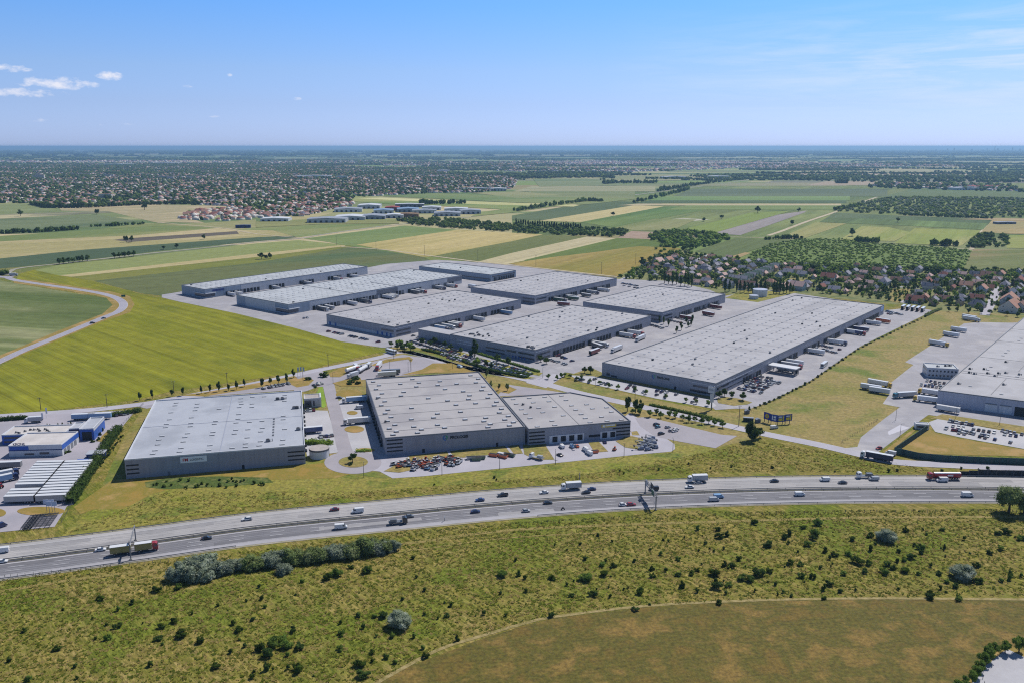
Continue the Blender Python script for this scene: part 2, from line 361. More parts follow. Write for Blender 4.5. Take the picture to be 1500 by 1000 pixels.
def road(name, px, width, mat, z=.11, edge=None, raw=False, step=6):
    C = cat(px if raw else GP(px), step=step); b = MB()
    strip(b, C, -width/2, width/2, z, mat); tag(b.obj(name), kind='structure')
    return C
def dashes(mb, C, off, z, w=.2, on=6, gapp=12, mat=None):
    D = offset(C, off); s = 0; pts = [D[0]]; acc = [0]
    for i in range(1, len(D)): acc.append(acc[-1]+hypot(D[i][0]-D[i-1][0], D[i][1]-D[i-1][1]))
    def at(t):
        j = min(len(acc)-2, max(0, int(np.searchsorted(acc, t))-1)); u = (t-acc[j])/((acc[j+1]-acc[j]) or 1)
        a, b = D[j], D[j+1]; return (a[0]+(b[0]-a[0])*u, a[1]+(b[1]-a[1])*u, atan2(b[1]-a[1], b[0]-a[0]))
    while s < acc[-1]-on:
        x0, y0, h = at(s); x1, y1, _ = at(s+on); nx, ny = -sin(h)*w/2, cos(h)*w/2
        mb.add([(x0-nx, y0-ny, z), (x1-nx, y1-ny, z), (x1+nx, y1+ny, z), (x0+nx, y0+ny, z)], [(0, 1, 2, 3)], mat or WHITE); s += on+gapp

# fields, from the near ones to the far ones
a_lime = angpx((265, 440), (560, 512)); a_row = angpx((375, 384), (87, 405)); a_east = angpx((1125, 345), (1225, 310))
GRN, DGR, TAN, OLV, PAL, MUL = (104, 126, 66), (74, 98, 60), (176, 160, 104), (128, 132, 70), (196, 182, 142), (146, 132, 120)
field([(-90, 640), (-40, 560), (37, 515), (87, 494), (150, 468), (180, 456), (186, 446), (175, 437), (150, 431), (112, 425), (50, 416), (24, 409), (30, 401), (52, 395), (92, 404), (135, 412), (207, 431), (237, 437), (300, 450), (345, 459), (425, 478), (480, 494), (562, 514), (450, 541), (375, 554), (250, 573), (195, 586), (75, 600), (-60, 612)],
      (114, 118, 30), (128, 128, 38), (104, 110, 34), ang=a_lime, stripe=.2, spacing=6, scale=.012, tram=13.0, stretch=(.3, 1, 1))
field([(-200, 405), (0, 411), (50, 420), (110, 430), (158, 437), (168, 447), (150, 461), (87, 487), (20, 518), (-60, 552), (-240, 640)],
      (88, 102, 56), (104, 114, 70), (140, 142, 104), ang=a_lime+.5, stripe=.16, spacing=14, scale=.009)
patch('grass_margin', [(-40, 551), (37, 517), (87, 497), (150, 471), (190, 458), (197, 446), (190, 434), (165, 428), (112, 420), (50, 411), (20, 409), (20, 415), (50, 419), (110, 428), (155, 436), (165, 447), (150, 460), (87, 484), (20, 512), (-60, 545)], OCHRE, z=.075)
field([(135, 411), (375, 383), (500, 363), (518, 361), (621, 377), (640, 386), (545, 395), (265, 440), (240, 434), (207, 430)], (76, 98, 62), (88, 108, 66), (104, 112, 66), ang=a_row, stripe=.12, spacing=22, scale=.005)
field([(92, 403), (375, 371), (505, 359), (520, 361), (375, 385), (135, 412)], (134, 132, 62), (118, 126, 50), ang=a_row, spacing=20)
field([(87, 404), (375, 372), (505, 359), (506, 361), (375, 377), (105, 406)], (190, 176, 128), (178, 164, 112), ang=a_row, spacing=9, z=.16)
field([(50, 396), (85, 389), (150, 382), (230, 373), (375, 357), (437, 352), (505, 359), (375, 372), (88, 404)], (126, 140, 72), (138, 148, 84), ang=a_row, stripe=.06)
field([(-200, 392), (-60, 382), (0, 379), (125, 366), (375, 347), (430, 346), (437, 349), (375, 354), (225, 369), (150, 378), (82, 386), (20, 392), (-200, 408)], (84, 102, 72), (76, 96, 66), ang=a_row)
field([(-200, 395), (-200, 352), (0, 353), (200, 345), (347, 332), (400, 336), (440, 345), (375, 348), (125, 366), (0, 379)], (178, 164, 116), (162, 154, 98), (186, 170, 124), ang=a_row, scale=.003)
field([(167, 352), (190, 355), (350, 343), (347, 339), (180, 350)], (92, 84, 72), (104, 96, 84), ang=a_row, z=.2)
field([(-200, 352), (-100, 346), (0, 346), (130, 338), (212, 327), (300, 330), (347, 332), (200, 345), (0, 354)], (116, 132, 72), (140, 144, 86), ang=a_row)
field([(-200, 323), (0, 321), (145, 315), (207, 325), (130, 333), (0, 340), (-200, 345)], (106, 122, 84), (118, 130, 88), (96, 114, 78), ang=a_row)
field([(-200, 315), (0, 314), (160, 309), (163, 312), (0, 321), (-200, 324)], (182, 172, 130), (112, 116, 90), ang=a_row, scale=.02)
field([(-200, 299), (0, 300), (50, 298), (90, 309), (0, 315), (-200, 317)], (120, 134, 82), (134, 144, 92), ang=a_row)
field([(90, 309), (85, 303), (225, 300), (330, 302), (345, 307), (270, 318), (300, 327), (250, 326), (232, 327), (200, 320), (160, 310)], (172, 158, 120), (160, 152, 110), (186, 168, 130), ang=a_row, scale=.01)
field([(232, 330), (300, 327), (375, 322), (375, 334), (345, 337), (300, 333)], (146, 146, 92), (158, 152, 104), ang=a_row)
field([(345, 337), (375, 333), (470, 328), (540, 326), (585, 327), (550, 333), (475, 343), (437, 348), (400, 338)], (96, 124, 62), (124, 138, 78), (140, 146, 88), ang=a_row)
field([(390, 317), (430, 312), (490, 312), (450, 322), (400, 323)], (168, 158, 104), (176, 166, 116), ang=a_row)
field([(445, 350), (592, 331), (670, 337), (525, 359), (505, 360), (482, 355)], (106, 130, 68), (122, 140, 78), ang=a_row)
field([(522, 359), (670, 337), (795, 344), (750, 354), (637, 376), (620, 377)], (180, 162, 96), (166, 154, 86), (190, 172, 112), ang=angpx((637, 376), (795, 344)), stripe=.08)
field([(637, 375), (750, 354), (795, 344), (860, 347), (750, 371), (700, 385), (690, 384)], (122, 124, 72), (104, 116, 60), ang=angpx((700, 384), (860, 347)))
field([(700, 384), (750, 371), (860, 347), (905, 350), (770, 382), (740, 388)], (194, 182, 144), (184, 172, 130), ang=angpx((770, 382), (905, 350)), spacing=8)
field([(765, 384), (770, 381), (905, 349), (985, 352), (975, 362), (935, 362), (870, 371), (810, 378)], (88, 112, 50), (104, 122, 54), ang=angpx((770, 382), (905, 350)), stripe=.12)
field([(745, 387), (810, 377), (870, 370), (935, 361), (1000, 364), (960, 380), (935, 390), (905, 405), (815, 397)], (156, 136, 62), (138, 130, 56), (168, 146, 80), ang=angpx((770, 382), (905, 350)), stripe=.14, z=.30)
field([(905, 349), (925, 339), (970, 341), (952, 351)], (176, 148, 128), (164, 140, 120), z=.33)
# middle distance, right half
field([(750, 345), (750, 316), (880, 294), (960, 283), (1040, 271), (1300, 262), (1700, 270), (1700, 345), (1200, 352), (1000, 345)], (112, 128, 70), (128, 138, 78), (96, 114, 62), ang=a_east, scale=.003, z=.045, stripe=.28, spacing=60)
field([(750, 318), (800, 308), (900, 295), (975, 298), (930, 302), (800, 323), (750, 322)], (86, 104, 66), (98, 114, 74), ang=a_east)
field([(790, 324), (820, 319), (930, 301), (972, 303), (850, 326)], (196, 180, 124), (182, 170, 116), ang=a_east, spacing=8)
field([(850, 326), (972, 303), (1060, 303), (960, 322), (900, 334)], (92, 122, 58), (116, 136, 70), ang=a_east, stripe=.2, spacing=25)
field([(900, 334), (960, 321), (1020, 322), (985, 338), (930, 338)], (152, 150, 100), (120, 132, 72), ang=a_east)
field([(965, 323), (1000, 320), (1040, 322), (1000, 326)], (184, 182, 164), (170, 166, 140), ang=a_east, z=.27)
field([(985, 340), (1100, 312), (1160, 309), (1042, 343)], (124, 144, 62), (132, 148, 72), ang=a_east)
field([(1042, 342), (1125, 317), (1182, 309), (1178, 312), (1125, 331), (1084, 345)], (142, 134, 136), (154, 146, 142), ang=a_east, z=.28)
field([(1020, 368), (1077, 349), (1165, 352), (1110, 365), (1060, 379)], (96, 112, 62), (108, 120, 68), ang=a_east)
field([(1026, 368), (1050, 366), (1100, 371), (1085, 377), (1040, 376)], (170, 146, 100), (156, 140, 92), ang=a_east, z=.29)
field([(1222, 312), (1330, 317), (1455, 321), (1448, 328), (1330, 323), (1212, 319)], (84, 104, 66), (98, 114, 74), ang=a_east)
field([(1212, 319), (1330, 323), (1448, 328), (1440, 337), (1325, 331), (1200, 326)], (112, 136, 74), (90, 108, 62), ang=a_east, stripe=.25, spacing=30)
field([(1195, 326), (1240, 328), (1180, 349), (1140, 350)], (168, 158, 100), (146, 148, 86), ang=a_east)
field([(1262, 332), (1300, 333), (1335, 341), (1310, 354), (1230, 352)], (140, 152, 74), (176, 162, 108), ang=a_east)
field([(1340, 335), (1437, 338), (1408, 361), (1310, 357)], (150, 156, 78), (136, 150, 70), (172, 166, 108), ang=a_east)
field([(1375, 342), (1428, 343), (1424, 346), (1380, 345)], (204, 202, 186), (190, 186, 160), ang=a_east, z=.31)
field([(1455, 321), (1600, 321), (1600, 344), (1480, 343), (1437, 341)], (176, 154, 104), (162, 148, 98), (150, 146, 92))
field([(1478, 345), (1600, 345), (1600, 366), (1474, 364)], (134, 148, 66), (150, 152, 84))
field([(1425, 366), (1600, 368), (1600, 400), (1410, 396)], (128, 130, 84), (112, 122, 64), (156, 132, 100))
field([(1418, 376), (1600, 380), (1600, 393), (1440, 389), (1415, 384)], (158, 134, 104), (148, 126, 100), z=.32)
# long thin bands towards the horizon, right of the town
for (y0, y1, xa, xb, ca, cb) in [(262, 268, 1120, 1700, (130, 126, 112), (110, 122, 84)), (268, 273, 900, 1240, (152, 146, 112), (120, 134, 86)), (273, 281, 750, 960, (176, 166, 128), (142, 146, 104)),
        (277, 288, 985, 1300, (86, 102, 72), (104, 118, 84)), (288, 294, 930, 1245, (112, 142, 76), (122, 146, 84)), (294, 298, 925, 1240, (78, 100, 64), (92, 112, 70)), (299, 301.5, 905, 1232, (192, 176, 138), (180, 168, 128)), (301.5, 308, 975, 1230, (118, 138, 72), (128, 142, 80)),
        (281, 291, 745, 930, (136, 142, 92), (116, 130, 78)), (254.5, 257.5, 1120, 1700, (186, 168, 144), (178, 160, 138)), (259, 262, 900, 1110, (160, 154, 116), (130, 138, 92)), (276, 284, 1310, 1700, (96, 118, 68), (112, 126, 82)),
        (266, 272, 1180, 1330, (170, 152, 128), (158, 146, 120)), (284, 291, 1280, 1700, (90, 108, 68), (104, 120, 72))]:
    field([(xa, y1), (xb, y1+(.4 if xb > 1500 else 0)), (xb, y0), (xa+30, y0)], ca, cb, ang=.1, stripe=.12, spacing=30, scale=.002)
for (pts, ca, cb) in [([(480, 293), (520, 288), (600, 292), (750, 300), (830, 302), (750, 308), (640, 302), (560, 299)], (150, 156, 90), (112, 138, 66)), ([(520, 291), (560, 290), (700, 296), (850, 301), (840, 303.5), (700, 300)], (200, 196, 138), (186, 184, 120)),
        ([(560, 288), (640, 284), (780, 289), (940, 291), (860, 300), (750, 297), (650, 292)], (104, 130, 68), (130, 142, 84)), ([(690, 283), (760, 281), (830, 287), (760, 291)], (120, 136, 84), (150, 150, 100)),
        ([(690, 318), (750, 312), (880, 293), (860, 289), (760, 304), (700, 312)], (120, 138, 74), (136, 144, 84)), ([(375, 325), (450, 322), (585, 322), (585, 328), (470, 329), (375, 334)], (140, 142, 86), (122, 134, 72)),
        ([(510, 259), (650, 258), (660, 262), (540, 263)], (168, 160, 116), (140, 144, 96)), ([(0, 240), (95, 239), (70, 244), (0, 245)], (120, 142, 90), (112, 134, 84)), ([(410, 230), (560, 229), (540, 232), (400, 233)], (150, 156, 124), (140, 150, 116)),
        ([(1180, 235), (1250, 233), (1290, 238), (1200, 240)], (130, 150, 100), (120, 142, 90)), ([(1125, 245), (1240, 243), (1180, 249), (1125, 249)], (160, 152, 120), (140, 146, 100)), ([(1400, 322), (1460, 320), (1500, 321), (1500, 324)], (190, 170, 130), (170, 150, 110)), ([(860, 257), (1010, 257), (1100, 262), (900, 267)], (156, 150, 112), (134, 142, 92)), ([(780, 262), (860, 262), (930, 272), (790, 274)], (130, 140, 92), (110, 128, 80))]:
    field(pts, ca, cb, ang=.1, spacing=25, scale=.003)

r_ = random.Random(5); BANDS = []
for i in range(34):
    y0 = r_.choice((226, 228, 230, 233, 236, 239, 243, 247, 251))+r_.uniform(-1, 1); x0 = r_.uniform(-60, 1450); w_ = r_.uniform(90, 420); h_ = r_.uniform(.9, 2.2)*(1 if y0 > 235 else .7)
    if y0 > 238 and x0 < 760: continue
    pts = [(x0, y0+h_), (x0+w_, y0+h_*.9), (x0+w_*.92, y0), (x0+w_*.06, y0+.1)]; ca = r_.choice(((176, 170, 132), (140, 152, 104), (196, 182, 150), (120, 142, 92), (160, 160, 124))); field(pts, ca, tuple(v-12 for v in ca), ang=.1, stripe=.1, spacing=60, scale=.001); BANDS.append(GP(pts))
# grassland between the plots
patch('lawn', [(1078, 604), (1128, 590), (1186, 561), (1260, 510), (1372, 455), (1500, 460), (1500, 478), (1436, 478), (1414, 478), (1330, 530), (1345, 536), (1303, 562), (1320, 600), (1270, 650), (1262, 662), (1180, 646), (1120, 634), (1062, 618), (912, 585), (800, 561), (815, 552), (960, 585), (1035, 600)], LAWN, z=.03)
patch('lawn', [(100, 775), (182, 700), (450, 672), (560, 660), (790, 648), (925, 645), (990, 640), (1050, 655), (1085, 640), (1100, 640), (1000, 672), (860, 694), (560, 718), (350, 742), (200, 770), (90, 785)], VERGE, z=.03)
patch('lawn', [(150, 710), (182, 640), (215, 590), (250, 585), (447, 660), (470, 670), (420, 690), (215, 708)], LAWN, z=.05)
patch('dry_grass', [(165, 702), (210, 700), (450, 680), (485, 676), (520, 692), (490, 700), (400, 702), (310, 700), (225, 722), (180, 745), (140, 745), (118, 752), (108, 742)], M('worn_grass', (146, 122, 58), (126, 116, 46), (158, 132, 78), scale=.08, fine=.15, fscale=.8, bump=.15, bscale=1.5), z=.06)
patch('lawn', [(462, 556), (560, 522), (592, 512), (690, 541), (850, 577), (950, 599), (1062, 625), (1110, 640), (1050, 655), (930, 645), (560, 700), (480, 690), (465, 600)], LAWN, z=.04)
patch('mown_field', [(520, 1020), (600, 975), (705, 935), (770, 915), (812, 905), (935, 890), (1060, 882), (1250, 877.5), (1500, 879), (1900, 884), (2000, 1150), (300, 1150)],
      M('mown_grass', (108, 90, 38), (88, 84, 30), (124, 102, 50), scale=.07, fine=.6, fscale=.7, bump=.25, bscale=1.2, lo=.36, hi=.62, detail=10, distort=.3, ang=R(8), tram=9.0, tdark=.9), z=.05)
patch('ditch', [(212, 706), (250, 699), (320, 697), (392, 699), (400, 706), (330, 712), (240, 716), (214, 713)], M('ditch_plants', (84, 100, 40), (66, 84, 32), (112, 116, 62), scale=.15, fine=.5, fscale=1.0, bump=.5, bscale=1.0), z=.09)
C = cat(GP([(480, 1040), (560, 995), (640, 952), (705, 931), (770, 912), (812, 903), (935, 888), (1060, 880.5), (1250, 876), (1500, 877.5), (1900, 882)]), step=5)
b = MB(); strip(b, C, -.8, .8, .09, M('dry_track', (158, 142, 100), (122, 112, 62), scale=.5, fine=.2, bump=.1)); tag(b.obj('path'), kind='structure')
b = MB()
strip(b, cat(GP([(-60, 885), (0, 866), (190, 838), (400, 822), (600, 795), (760, 775), (1000, 765), (1300, 757), (1600, 757)])), -1.2, 1.2, .06, M('worn_track', (146, 128, 78), (122, 116, 54), scale=.3, fine=.2)); tag(b.obj('path'), kind='structure')
b = MB()
strip(b, cat(GP([(190, 850), (400, 828), (600, 806), (760, 786), (1000, 775)])), -.5, .5, .06, MATS['worn_track']); tag(b.obj('path'), kind='structure')

# ------------------------------------------------------------------ motorway
med = [(-420, 868), (-200, 845), (0, 823), (190, 798.5), (375, 773.5), (560, 755), (750, 737), (937, 724.5), (1125, 718), (1312, 715.8), (1500, 717), (1700, 722), (1950, 730)]
MC = cat(GP(med), step=8)                     # runs left to right; positive offset = far side
b = MB(); strip(b, MC, 1.6, 16.5, .16, LANE_N); strip(b, MC, 13.2, 13.45, .25, WHITE); strip(b, MC, 2.3, 2.5, .25, WHITE)
TRK = M('wheel_worn_asphalt', (104, 104, 111), (120, 120, 126), scale=.06, fine=.06, fscale=.5); TRN = M('wheel_worn_concrete', (144, 143, 146), (158, 156, 158), scale=.06, fine=.06, fscale=.5)
for o_ in (4.1, 7.7, 11.4):
    for q_ in (-.95, .95): strip(b, MC, o_+q_-.45, o_+q_+.45, .172, TRN)
tag(b.obj('motorway_westbound'), kind='structure')
b = MB(); strip(b, MC, -16.2, -1.6, .16, LANE_S); strip(b, MC, -16.2, -13.0, .175, SHOULD); strip(b, MC, -2.9, -1.6, .175, SHOULD)
for o_ in (-4.3, -7.7, -11.2):
    for q_ in (-.95, .95): strip(b, MC, o_+q_-.5, o_+q_+.5, .182, TRK)
tag(b.obj('motorway_eastbound'), kind='structure')
b = MB()
for o in (-12.9, -2.7): strip(b, MC, o-.11, o+.11, .25, WHITE)
for o in (-6.0, -9.4): dashes(b, MC, o, .25, .26, 6, 11)
for o in (5.9, 9.6): dashes(b, MC, o, .25, .2, 6, 11, M('faded_paint', (184, 184, 188)))
tag(b.obj('road_markings'), kind='structure')
RP_ = MB(); rr_ = random.Random(11)
for i_ in range(30):
    j = rr_.randrange(2, len(MC)-8); k_ = j+rr_.randrange(1, 6); o_ = rr_.choice((-11.2, -7.7, -4.3, 4.1, 7.7, 11.4)); strip(RP_, MC[j:k_+1], o_-1.6, o_+1.6, .187+.0012*i_, rr_.choice((M('asphalt_patch', (104, 104, 110), (112, 112, 118), scale=.2), M('pale_patch', (150, 149, 152), (142, 141, 145), scale=.2))) if o_ < 0 else M('concrete_patch', (146, 145, 148), (138, 137, 140), scale=.2))
tag(RP_.obj('asphalt_repairs'), kind='structure')
b = MB(); strip(b, MC, -1.6, 1.6, .14, M('median_ground', (96, 92, 88), (78, 80, 64), scale=.3, fine=.2)); tag(b.obj('median_strip'), kind='structure')
b = MB(); strip(b, MC, 16.5, 18.6, .12, M('gravel_verge', (158, 152, 138), (140, 136, 112), scale=.2, fine=.2)); strip(b, MC, -17.6, -16.2, .12, MATS['gravel_verge']); tag(b.obj('gravel_verge'), kind='structure')
STEEL = M('galvanised_steel', (128, 130, 136), (104, 106, 112), scale=.4, rough=.55, spec=.5)
DSTEEL = M('dark_steel', (74, 76, 82), rough=.6)
def barrier(name, label, off, z=.62, C0=MC, mat=None, posts=True):
    D = offset(C0, off); mb = MB(); n = len(D)
    D2 = offset(C0, off+.16)
    vs = [(x, y, h) for h in (z-.32, z) for x, y in D]+[(x, y, h) for h in (z-.32, z) for x, y in D2]
    fs = []
    for i in range(n-1): fs += [(i, i+1, n+i+1, n+i), (2*n+i, 2*n+i+1, 3*n+i+1, 3*n+i), (n+i, n+i+1, 3*n+i+1, 3*n+i)]
    mb.add(vs, fs, mat or STEEL)
    if posts:
        for x, y in D: mb.box(x-.07, x+.07, y-.07, y+.07, 0.1, z, DSTEEL)
    return tag(mb.obj(name), label, 'guard rail')
barrier('guard_rail', 'steel guard rail on the far edge of the dark median strip', 1.2, .95)
barrier('guard_rail', 'steel guard rail on the near edge of the dark median strip', -1.35, .95)
SH = [i for i in range(len(MC)) if 0 < MC[i][0] < 400]
barrier('guard_rail', 'grey guard rail along the near shoulder right of the sign gantry', -16.5, .85, MC[SH[0]:SH[-1]])
barrier('guard_rail', 'grey guard rail along the near shoulder by the yellow truck', -16.5, .85, [c for c in MC if c[0] < -120])
barrier('guard_rail', 'low grey guard rail along the far shoulder of the motorway', 16.9, .85)

# ------------------------------------------------------------------ roads and yards
R3 = [(-200, 620), (-40, 548), (0, 529), (37, 512), (87, 492), (150, 466), (174, 456), (181, 446), (171, 437), (150, 430.5), (112, 424), (50, 415), (20, 410), (8, 405)]
CR = road('road', R3, 8.6, M('pale_asphalt', (158, 156, 168), (148, 146, 158), scale=.05, fine=.04), z=.12)
b = MB(); strip(b, CR, 4.0, 4.2, .14, WHITE); strip(b, CR, -4.2, -4.0, .14, WHITE); dashes(b, CR, 0, .14, .2, 3, 6); tag(b.obj('road_markings'), kind='structure')
PA = MATS['pale_asphalt']
road('road', [(8, 404), (20, 395), (50, 390.5), (85, 387), (155, 379), (225, 371), (300, 363.5), (375, 355), (437, 350), (475, 343.5), (550, 333), (587, 329), (690, 318), (750, 311)], 7, M('worn_asphalt', (160, 156, 146), (148, 144, 132), scale=.02), z=.3, step=25)
road('road', [(750, 311), (825, 300), (900, 290), (975, 280), (1037, 272), (1087, 265), (1125, 259), (1180, 254)], 10, MATS['worn_asphalt'], z=.34, step=40)
road('path', [(1125, 345.5), (1145, 339), (1182, 325), (1225, 310.5), (1265, 296), (1285, 289)], 9, M('sand_track', (184, 172, 146), (170, 158, 130), scale=.02), z=.36, step=30)
for pts, w in [([(230, 326), (262, 329), (330, 335), (375, 343), (440, 349)], 6), ([(-100, 362), (0, 354)], 5), ([(500, 362), (560, 366), (637, 376), (700, 384), (760, 390), (905, 406)], 6), ([(1000, 344), (1040, 347), (1165, 350), (1330, 360), (1430, 366), (1600, 368)], 6), ([(1405, 396), (1420, 372), (1436, 342), (1460, 322)], 7), ([(1240, 313.5), (1330, 317), (1455, 321)], 14)]:
    road('path', pts, w, MATS['sand_track'], z=.35, step=30)
CIR = [(8+11*cos(t)*1.0, 403.5+3.2*sin(t)) for t in np.linspace(0, 2*pi, 12, endpoint=False)]
b = MB(); strip(b, cat(GP(CIR), True), -3, 3, .13, PA); b.v.append(b.v[0]); tag(b.obj('roundabout'), kind='structure')
road('road', [(-100, 616), (0, 609), (107, 602), (175, 595.5), (230, 588), (300, 575), (375, 561), (450, 545), (525, 530), (575, 519)], 9, M('light_asphalt', (172, 170, 180), (162, 160, 170), scale=.05, fine=.04), z=.12)
R1 = [(565, 519), (592, 515), (625, 522), (675, 536.5), (750, 551), (795, 561), (850, 575.5), (912, 589), (970, 602), (1010, 611), (1062, 622), (1125, 636), (1200, 651), (1260, 665), (1310, 676), (1400, 681), (1500, 686), (1700, 700)]
C1 = road('road', R1, 9, MATS['light_asphalt'], z=.125)
b = MB(); dashes(b, C1, 0, .14, .14, 3, 6); strip(b, C1, 4.1, 4.25, .14, WHITE); strip(b, C1, -4.25, -4.1, .14, WHITE); tag(b.obj('road_markings'), kind='structure')
road('road', [(478, 548), (484, 575), (493, 610), (502, 648), (507, 664)], 8, M('link_asphalt', (158, 154, 162), (148, 145, 153), scale=.06, fine=.04), z=.13)
ctr = G(517.5, 675.5); RAD = 9.0
isl = [G(517.5+21.5*cos(t), 676.3+8.2*sin(t)) for t in np.linspace(0, 2*pi, 28, endpoint=False)]
rb = [G(517+42*cos(t), 677+16.5*sin(t)) for t in np.linspace(0, 2*pi, 36, endpoint=False)]
patch('roundabout', rb, MATS['link_asphalt'], z=.128, raw=True)
def kerbed(name, poly, mat, h=.14):
    m = MB().prism(poly, .10, h+.10, M('kerb_stone', (168, 166, 164)), mat); return tag(m.obj(name), kind='structure')
kerbed('traffic_island', isl[::-1], LAWN)
patch('yard', [(556, 690), (536, 688), (545, 676), (558, 668), (690, 655), (800, 645), (925, 632), (905, 618), (922, 604), (935, 612), (952, 629), (975, 641), (988, 650), (989, 657), (983, 661), (937, 665), (850, 674), (750, 684), (670, 692), (620, 697), (575, 700)], MATS['light_asphalt'], z=.115)
for poly in ([(562, 690), (590, 675), (600, 667), (690, 657), (740, 653), (760, 651.5), (766, 664), (740, 665.5), (700, 667), (672, 671), (660, 673), (620, 673), (592, 677), (604, 688), (585, 692)],
             [(766, 651), (800, 650), (813, 673), (785, 673), (768, 665)], [(862, 648), (877, 646.5), (891, 661), (871, 662.5)], [(902, 646), (921, 637), (944, 643), (946, 654), (934, 658), (916, 655)], [(925, 632), (933, 631), (937, 637), (926, 637)]):
    kerbed('grass_island', GP(poly)[::-1] if True else 0, LAWN)
for pts in ([(655, 656), (662, 672)], [(741, 652), (750, 664)], [(801, 652), (815, 674)]): road('footpath', pts, 1.6, MATS['light_asphalt'], z=.27)
patch('yard', [(493, 589), (507, 580), (532, 578), (575, 668), (556, 672), (514, 661)], YARD2, z=.12)
for (x, y, rx, ry) in [(512, 577.5, 20, 7), (516, 604.5, 8, 2.8), (519, 628.5, 14.5, 5), (535, 659, 14, 3)]:
    kerbed('grass_island', [G(x+rx*cos(t), y+ry*sin(t)) for t in np.linspace(0, 2*pi, 20, endpoint=False)][::-1], OCHRE)
patch('yard', [(440, 600), (480, 601), (492, 640), (497, 662), (450, 668), (444, 640)], YARD2, z=.12)
patch('lawn', [(467, 567), (473, 566), (478, 594), (474, 597), (466, 594), (463, 580)], LIME, z=.16)
patch('yard', [(190, 592), (213, 588), (300, 573), (375, 559), (470, 541), (478, 548), (483, 566), (465, 566), (450, 572), (436, 575), (430, 571), (300, 580), (215, 598)], MATS['link_asphalt'], z=.118)
patch('grass_margin', [(262, 579), (300, 574), (375, 561), (432, 550), (438, 556), (375, 568), (300, 580)], OCHRE, z=.14)
patch('grass_margin', [(420, 560), (445, 552), (460, 556), (452, 564), (435, 567)], OCHRE, z=.15)
patch('yard', [(478, 549), (508, 545), (530, 533), (590, 519), (640, 527), (680, 541), (590, 550), (530, 556), (500, 560), (484, 562)], MATS['link_asphalt'], z=.12)
for poly in ([(481, 546), (505, 537), (512, 545), (498, 552), (484, 552)], [(543, 535), (566, 526), (600, 522.5), (605, 526), (602, 531), (598, 526), (570, 530), (548, 536)], [(588, 549), (618, 541), (634, 532), (662, 532), (690, 543), (690, 546), (640, 546)], [(487, 561), (520, 552), (528, 553), (532, 565), (500, 566)]):
    kerbed('grass_island', GP(poly)[::-1], OCHRE)
patch('parking_lot', [(930, 611.5), (943, 610.5), (960, 613), (1010, 625), (1056, 636), (1080, 638), (1048, 656), (989, 645), (960, 639), (938, 624)], MATS['link_asphalt'], z=.13)
patch('yard', [(727, 580), (745, 563), (800, 571), (842, 577), (800, 577)], MATS['link_asphalt'], z=.1)
patch('lawn', [(722, 572), (735, 561), (757, 570), (745, 576)], OCHRE, z=.15)
# warehouse park
patch('yard', [(237, 436), (262, 442), (345, 459), (430, 480), (500, 500), (560, 509), (585, 508), (640, 511), (700, 540), (790, 556), (800, 565), (830, 545), (872, 552), (1035, 585), (1075, 580), (1120, 545), (1296, 462), (1290, 448), (1130, 425), (1095, 428), (1060, 434), (1040, 425), (985, 412), (905, 409), (770, 388), (640, 381), (565, 387), (540, 392), (400, 400), (262, 428), (237, 432)], YARD, z=.08)
patch('yard', [(1035, 590), (1048, 600), (1075, 598), (1100, 598), (1128, 587.5), (1186, 558), (1260, 507.5), (1320, 478), (1368, 455), (1340, 450), (1296, 455), (1180, 505), (1060, 575)], YARD, z=.105)
patch('parking_lot', [(835, 549), (870, 551), (960, 569), (1040, 585), (1050, 594), (1040, 597), (960, 583), (850, 558.5)], YARD2, z=.11)
kerbed('grass_island', GP([(1050, 584), (1062, 581), (1080, 583), (1102, 589), (1095, 592), (1075, 594), (1052, 590)])[::-1], LAWN)
patch('lawn', [(840, 547), (866, 538), (890, 549), (1045, 580), (1040, 584), (872, 551)], LAWN, z=.13)
patch('yard', [(780, 555), (812, 547), (828, 549), (815, 558), (800, 568), (770, 560)], MATS['light_asphalt'], z=.115)
patch('yard', [(1434, 472), (1412, 474), (1326, 530), (1338, 534), (1305, 560), (1304, 575), (1293, 591), (1318, 596), (1295, 613), (1261, 640), (1256, 654), (1235, 656), (1262, 671), (1290, 677), (1286, 662), (1339, 622), (1360, 607), (1480, 625), (1700, 650), (1700, 540), (1560, 470), (1480, 473)], YARD, z=.09)
patch('parking_lot', [(1360, 618), (1374, 613), (1500, 636), (1640, 660), (1640, 690), (1500, 657), (1406, 640), (1370, 632)], YARD2, z=.12)
patch('grass_margin', [(1362, 613), (1380, 606), (1500, 624), (1600, 638), (1600, 650), (1500, 634), (1372, 613)], LAWN, z=.14)
patch('lawn', [(1356, 626), (1372, 634), (1406, 642), (1500, 658), (1640, 690), (1500, 668), (1345, 664), (1312, 655)], OCHRE, z=.1)
patch('grass_margin', [(1292, 662), (1335, 630), (1343, 628), (1308, 658)], OCHRE, z=.13)
patch('traffic_island', [(1300, 632), (1318, 622), (1333, 626), (1302, 637)], M('worn_paving', (186, 186, 196)), z=.12)
patch('yard', [(-80, 611), (60, 607), (197, 600), (196, 604), (178, 626), (108, 738), (98, 741), (92, 752), (80, 771), (0, 779), (-90, 786)], M('yard_grey', (164, 160, 170), (150, 148, 158), scale=.04, fine=.05, fscale=.6), z=.13)
kerbed('grass_island', [G(60+35*cos(t), 748.5+6.5*sin(t)) for t in np.linspace(0, 2*pi, 20, endpoint=False)][::-1], OCHRE)
kerbed('grass_island', [G(-4+13*cos(t), 751+6*sin(t)) for t in np.linspace(0, 2*pi, 20, endpoint=False)][::-1], OCHRE)
kerbed('grass_island', GP([(141, 646), (158, 630), (165, 632), (150, 647)])[::-1], OCHRE)
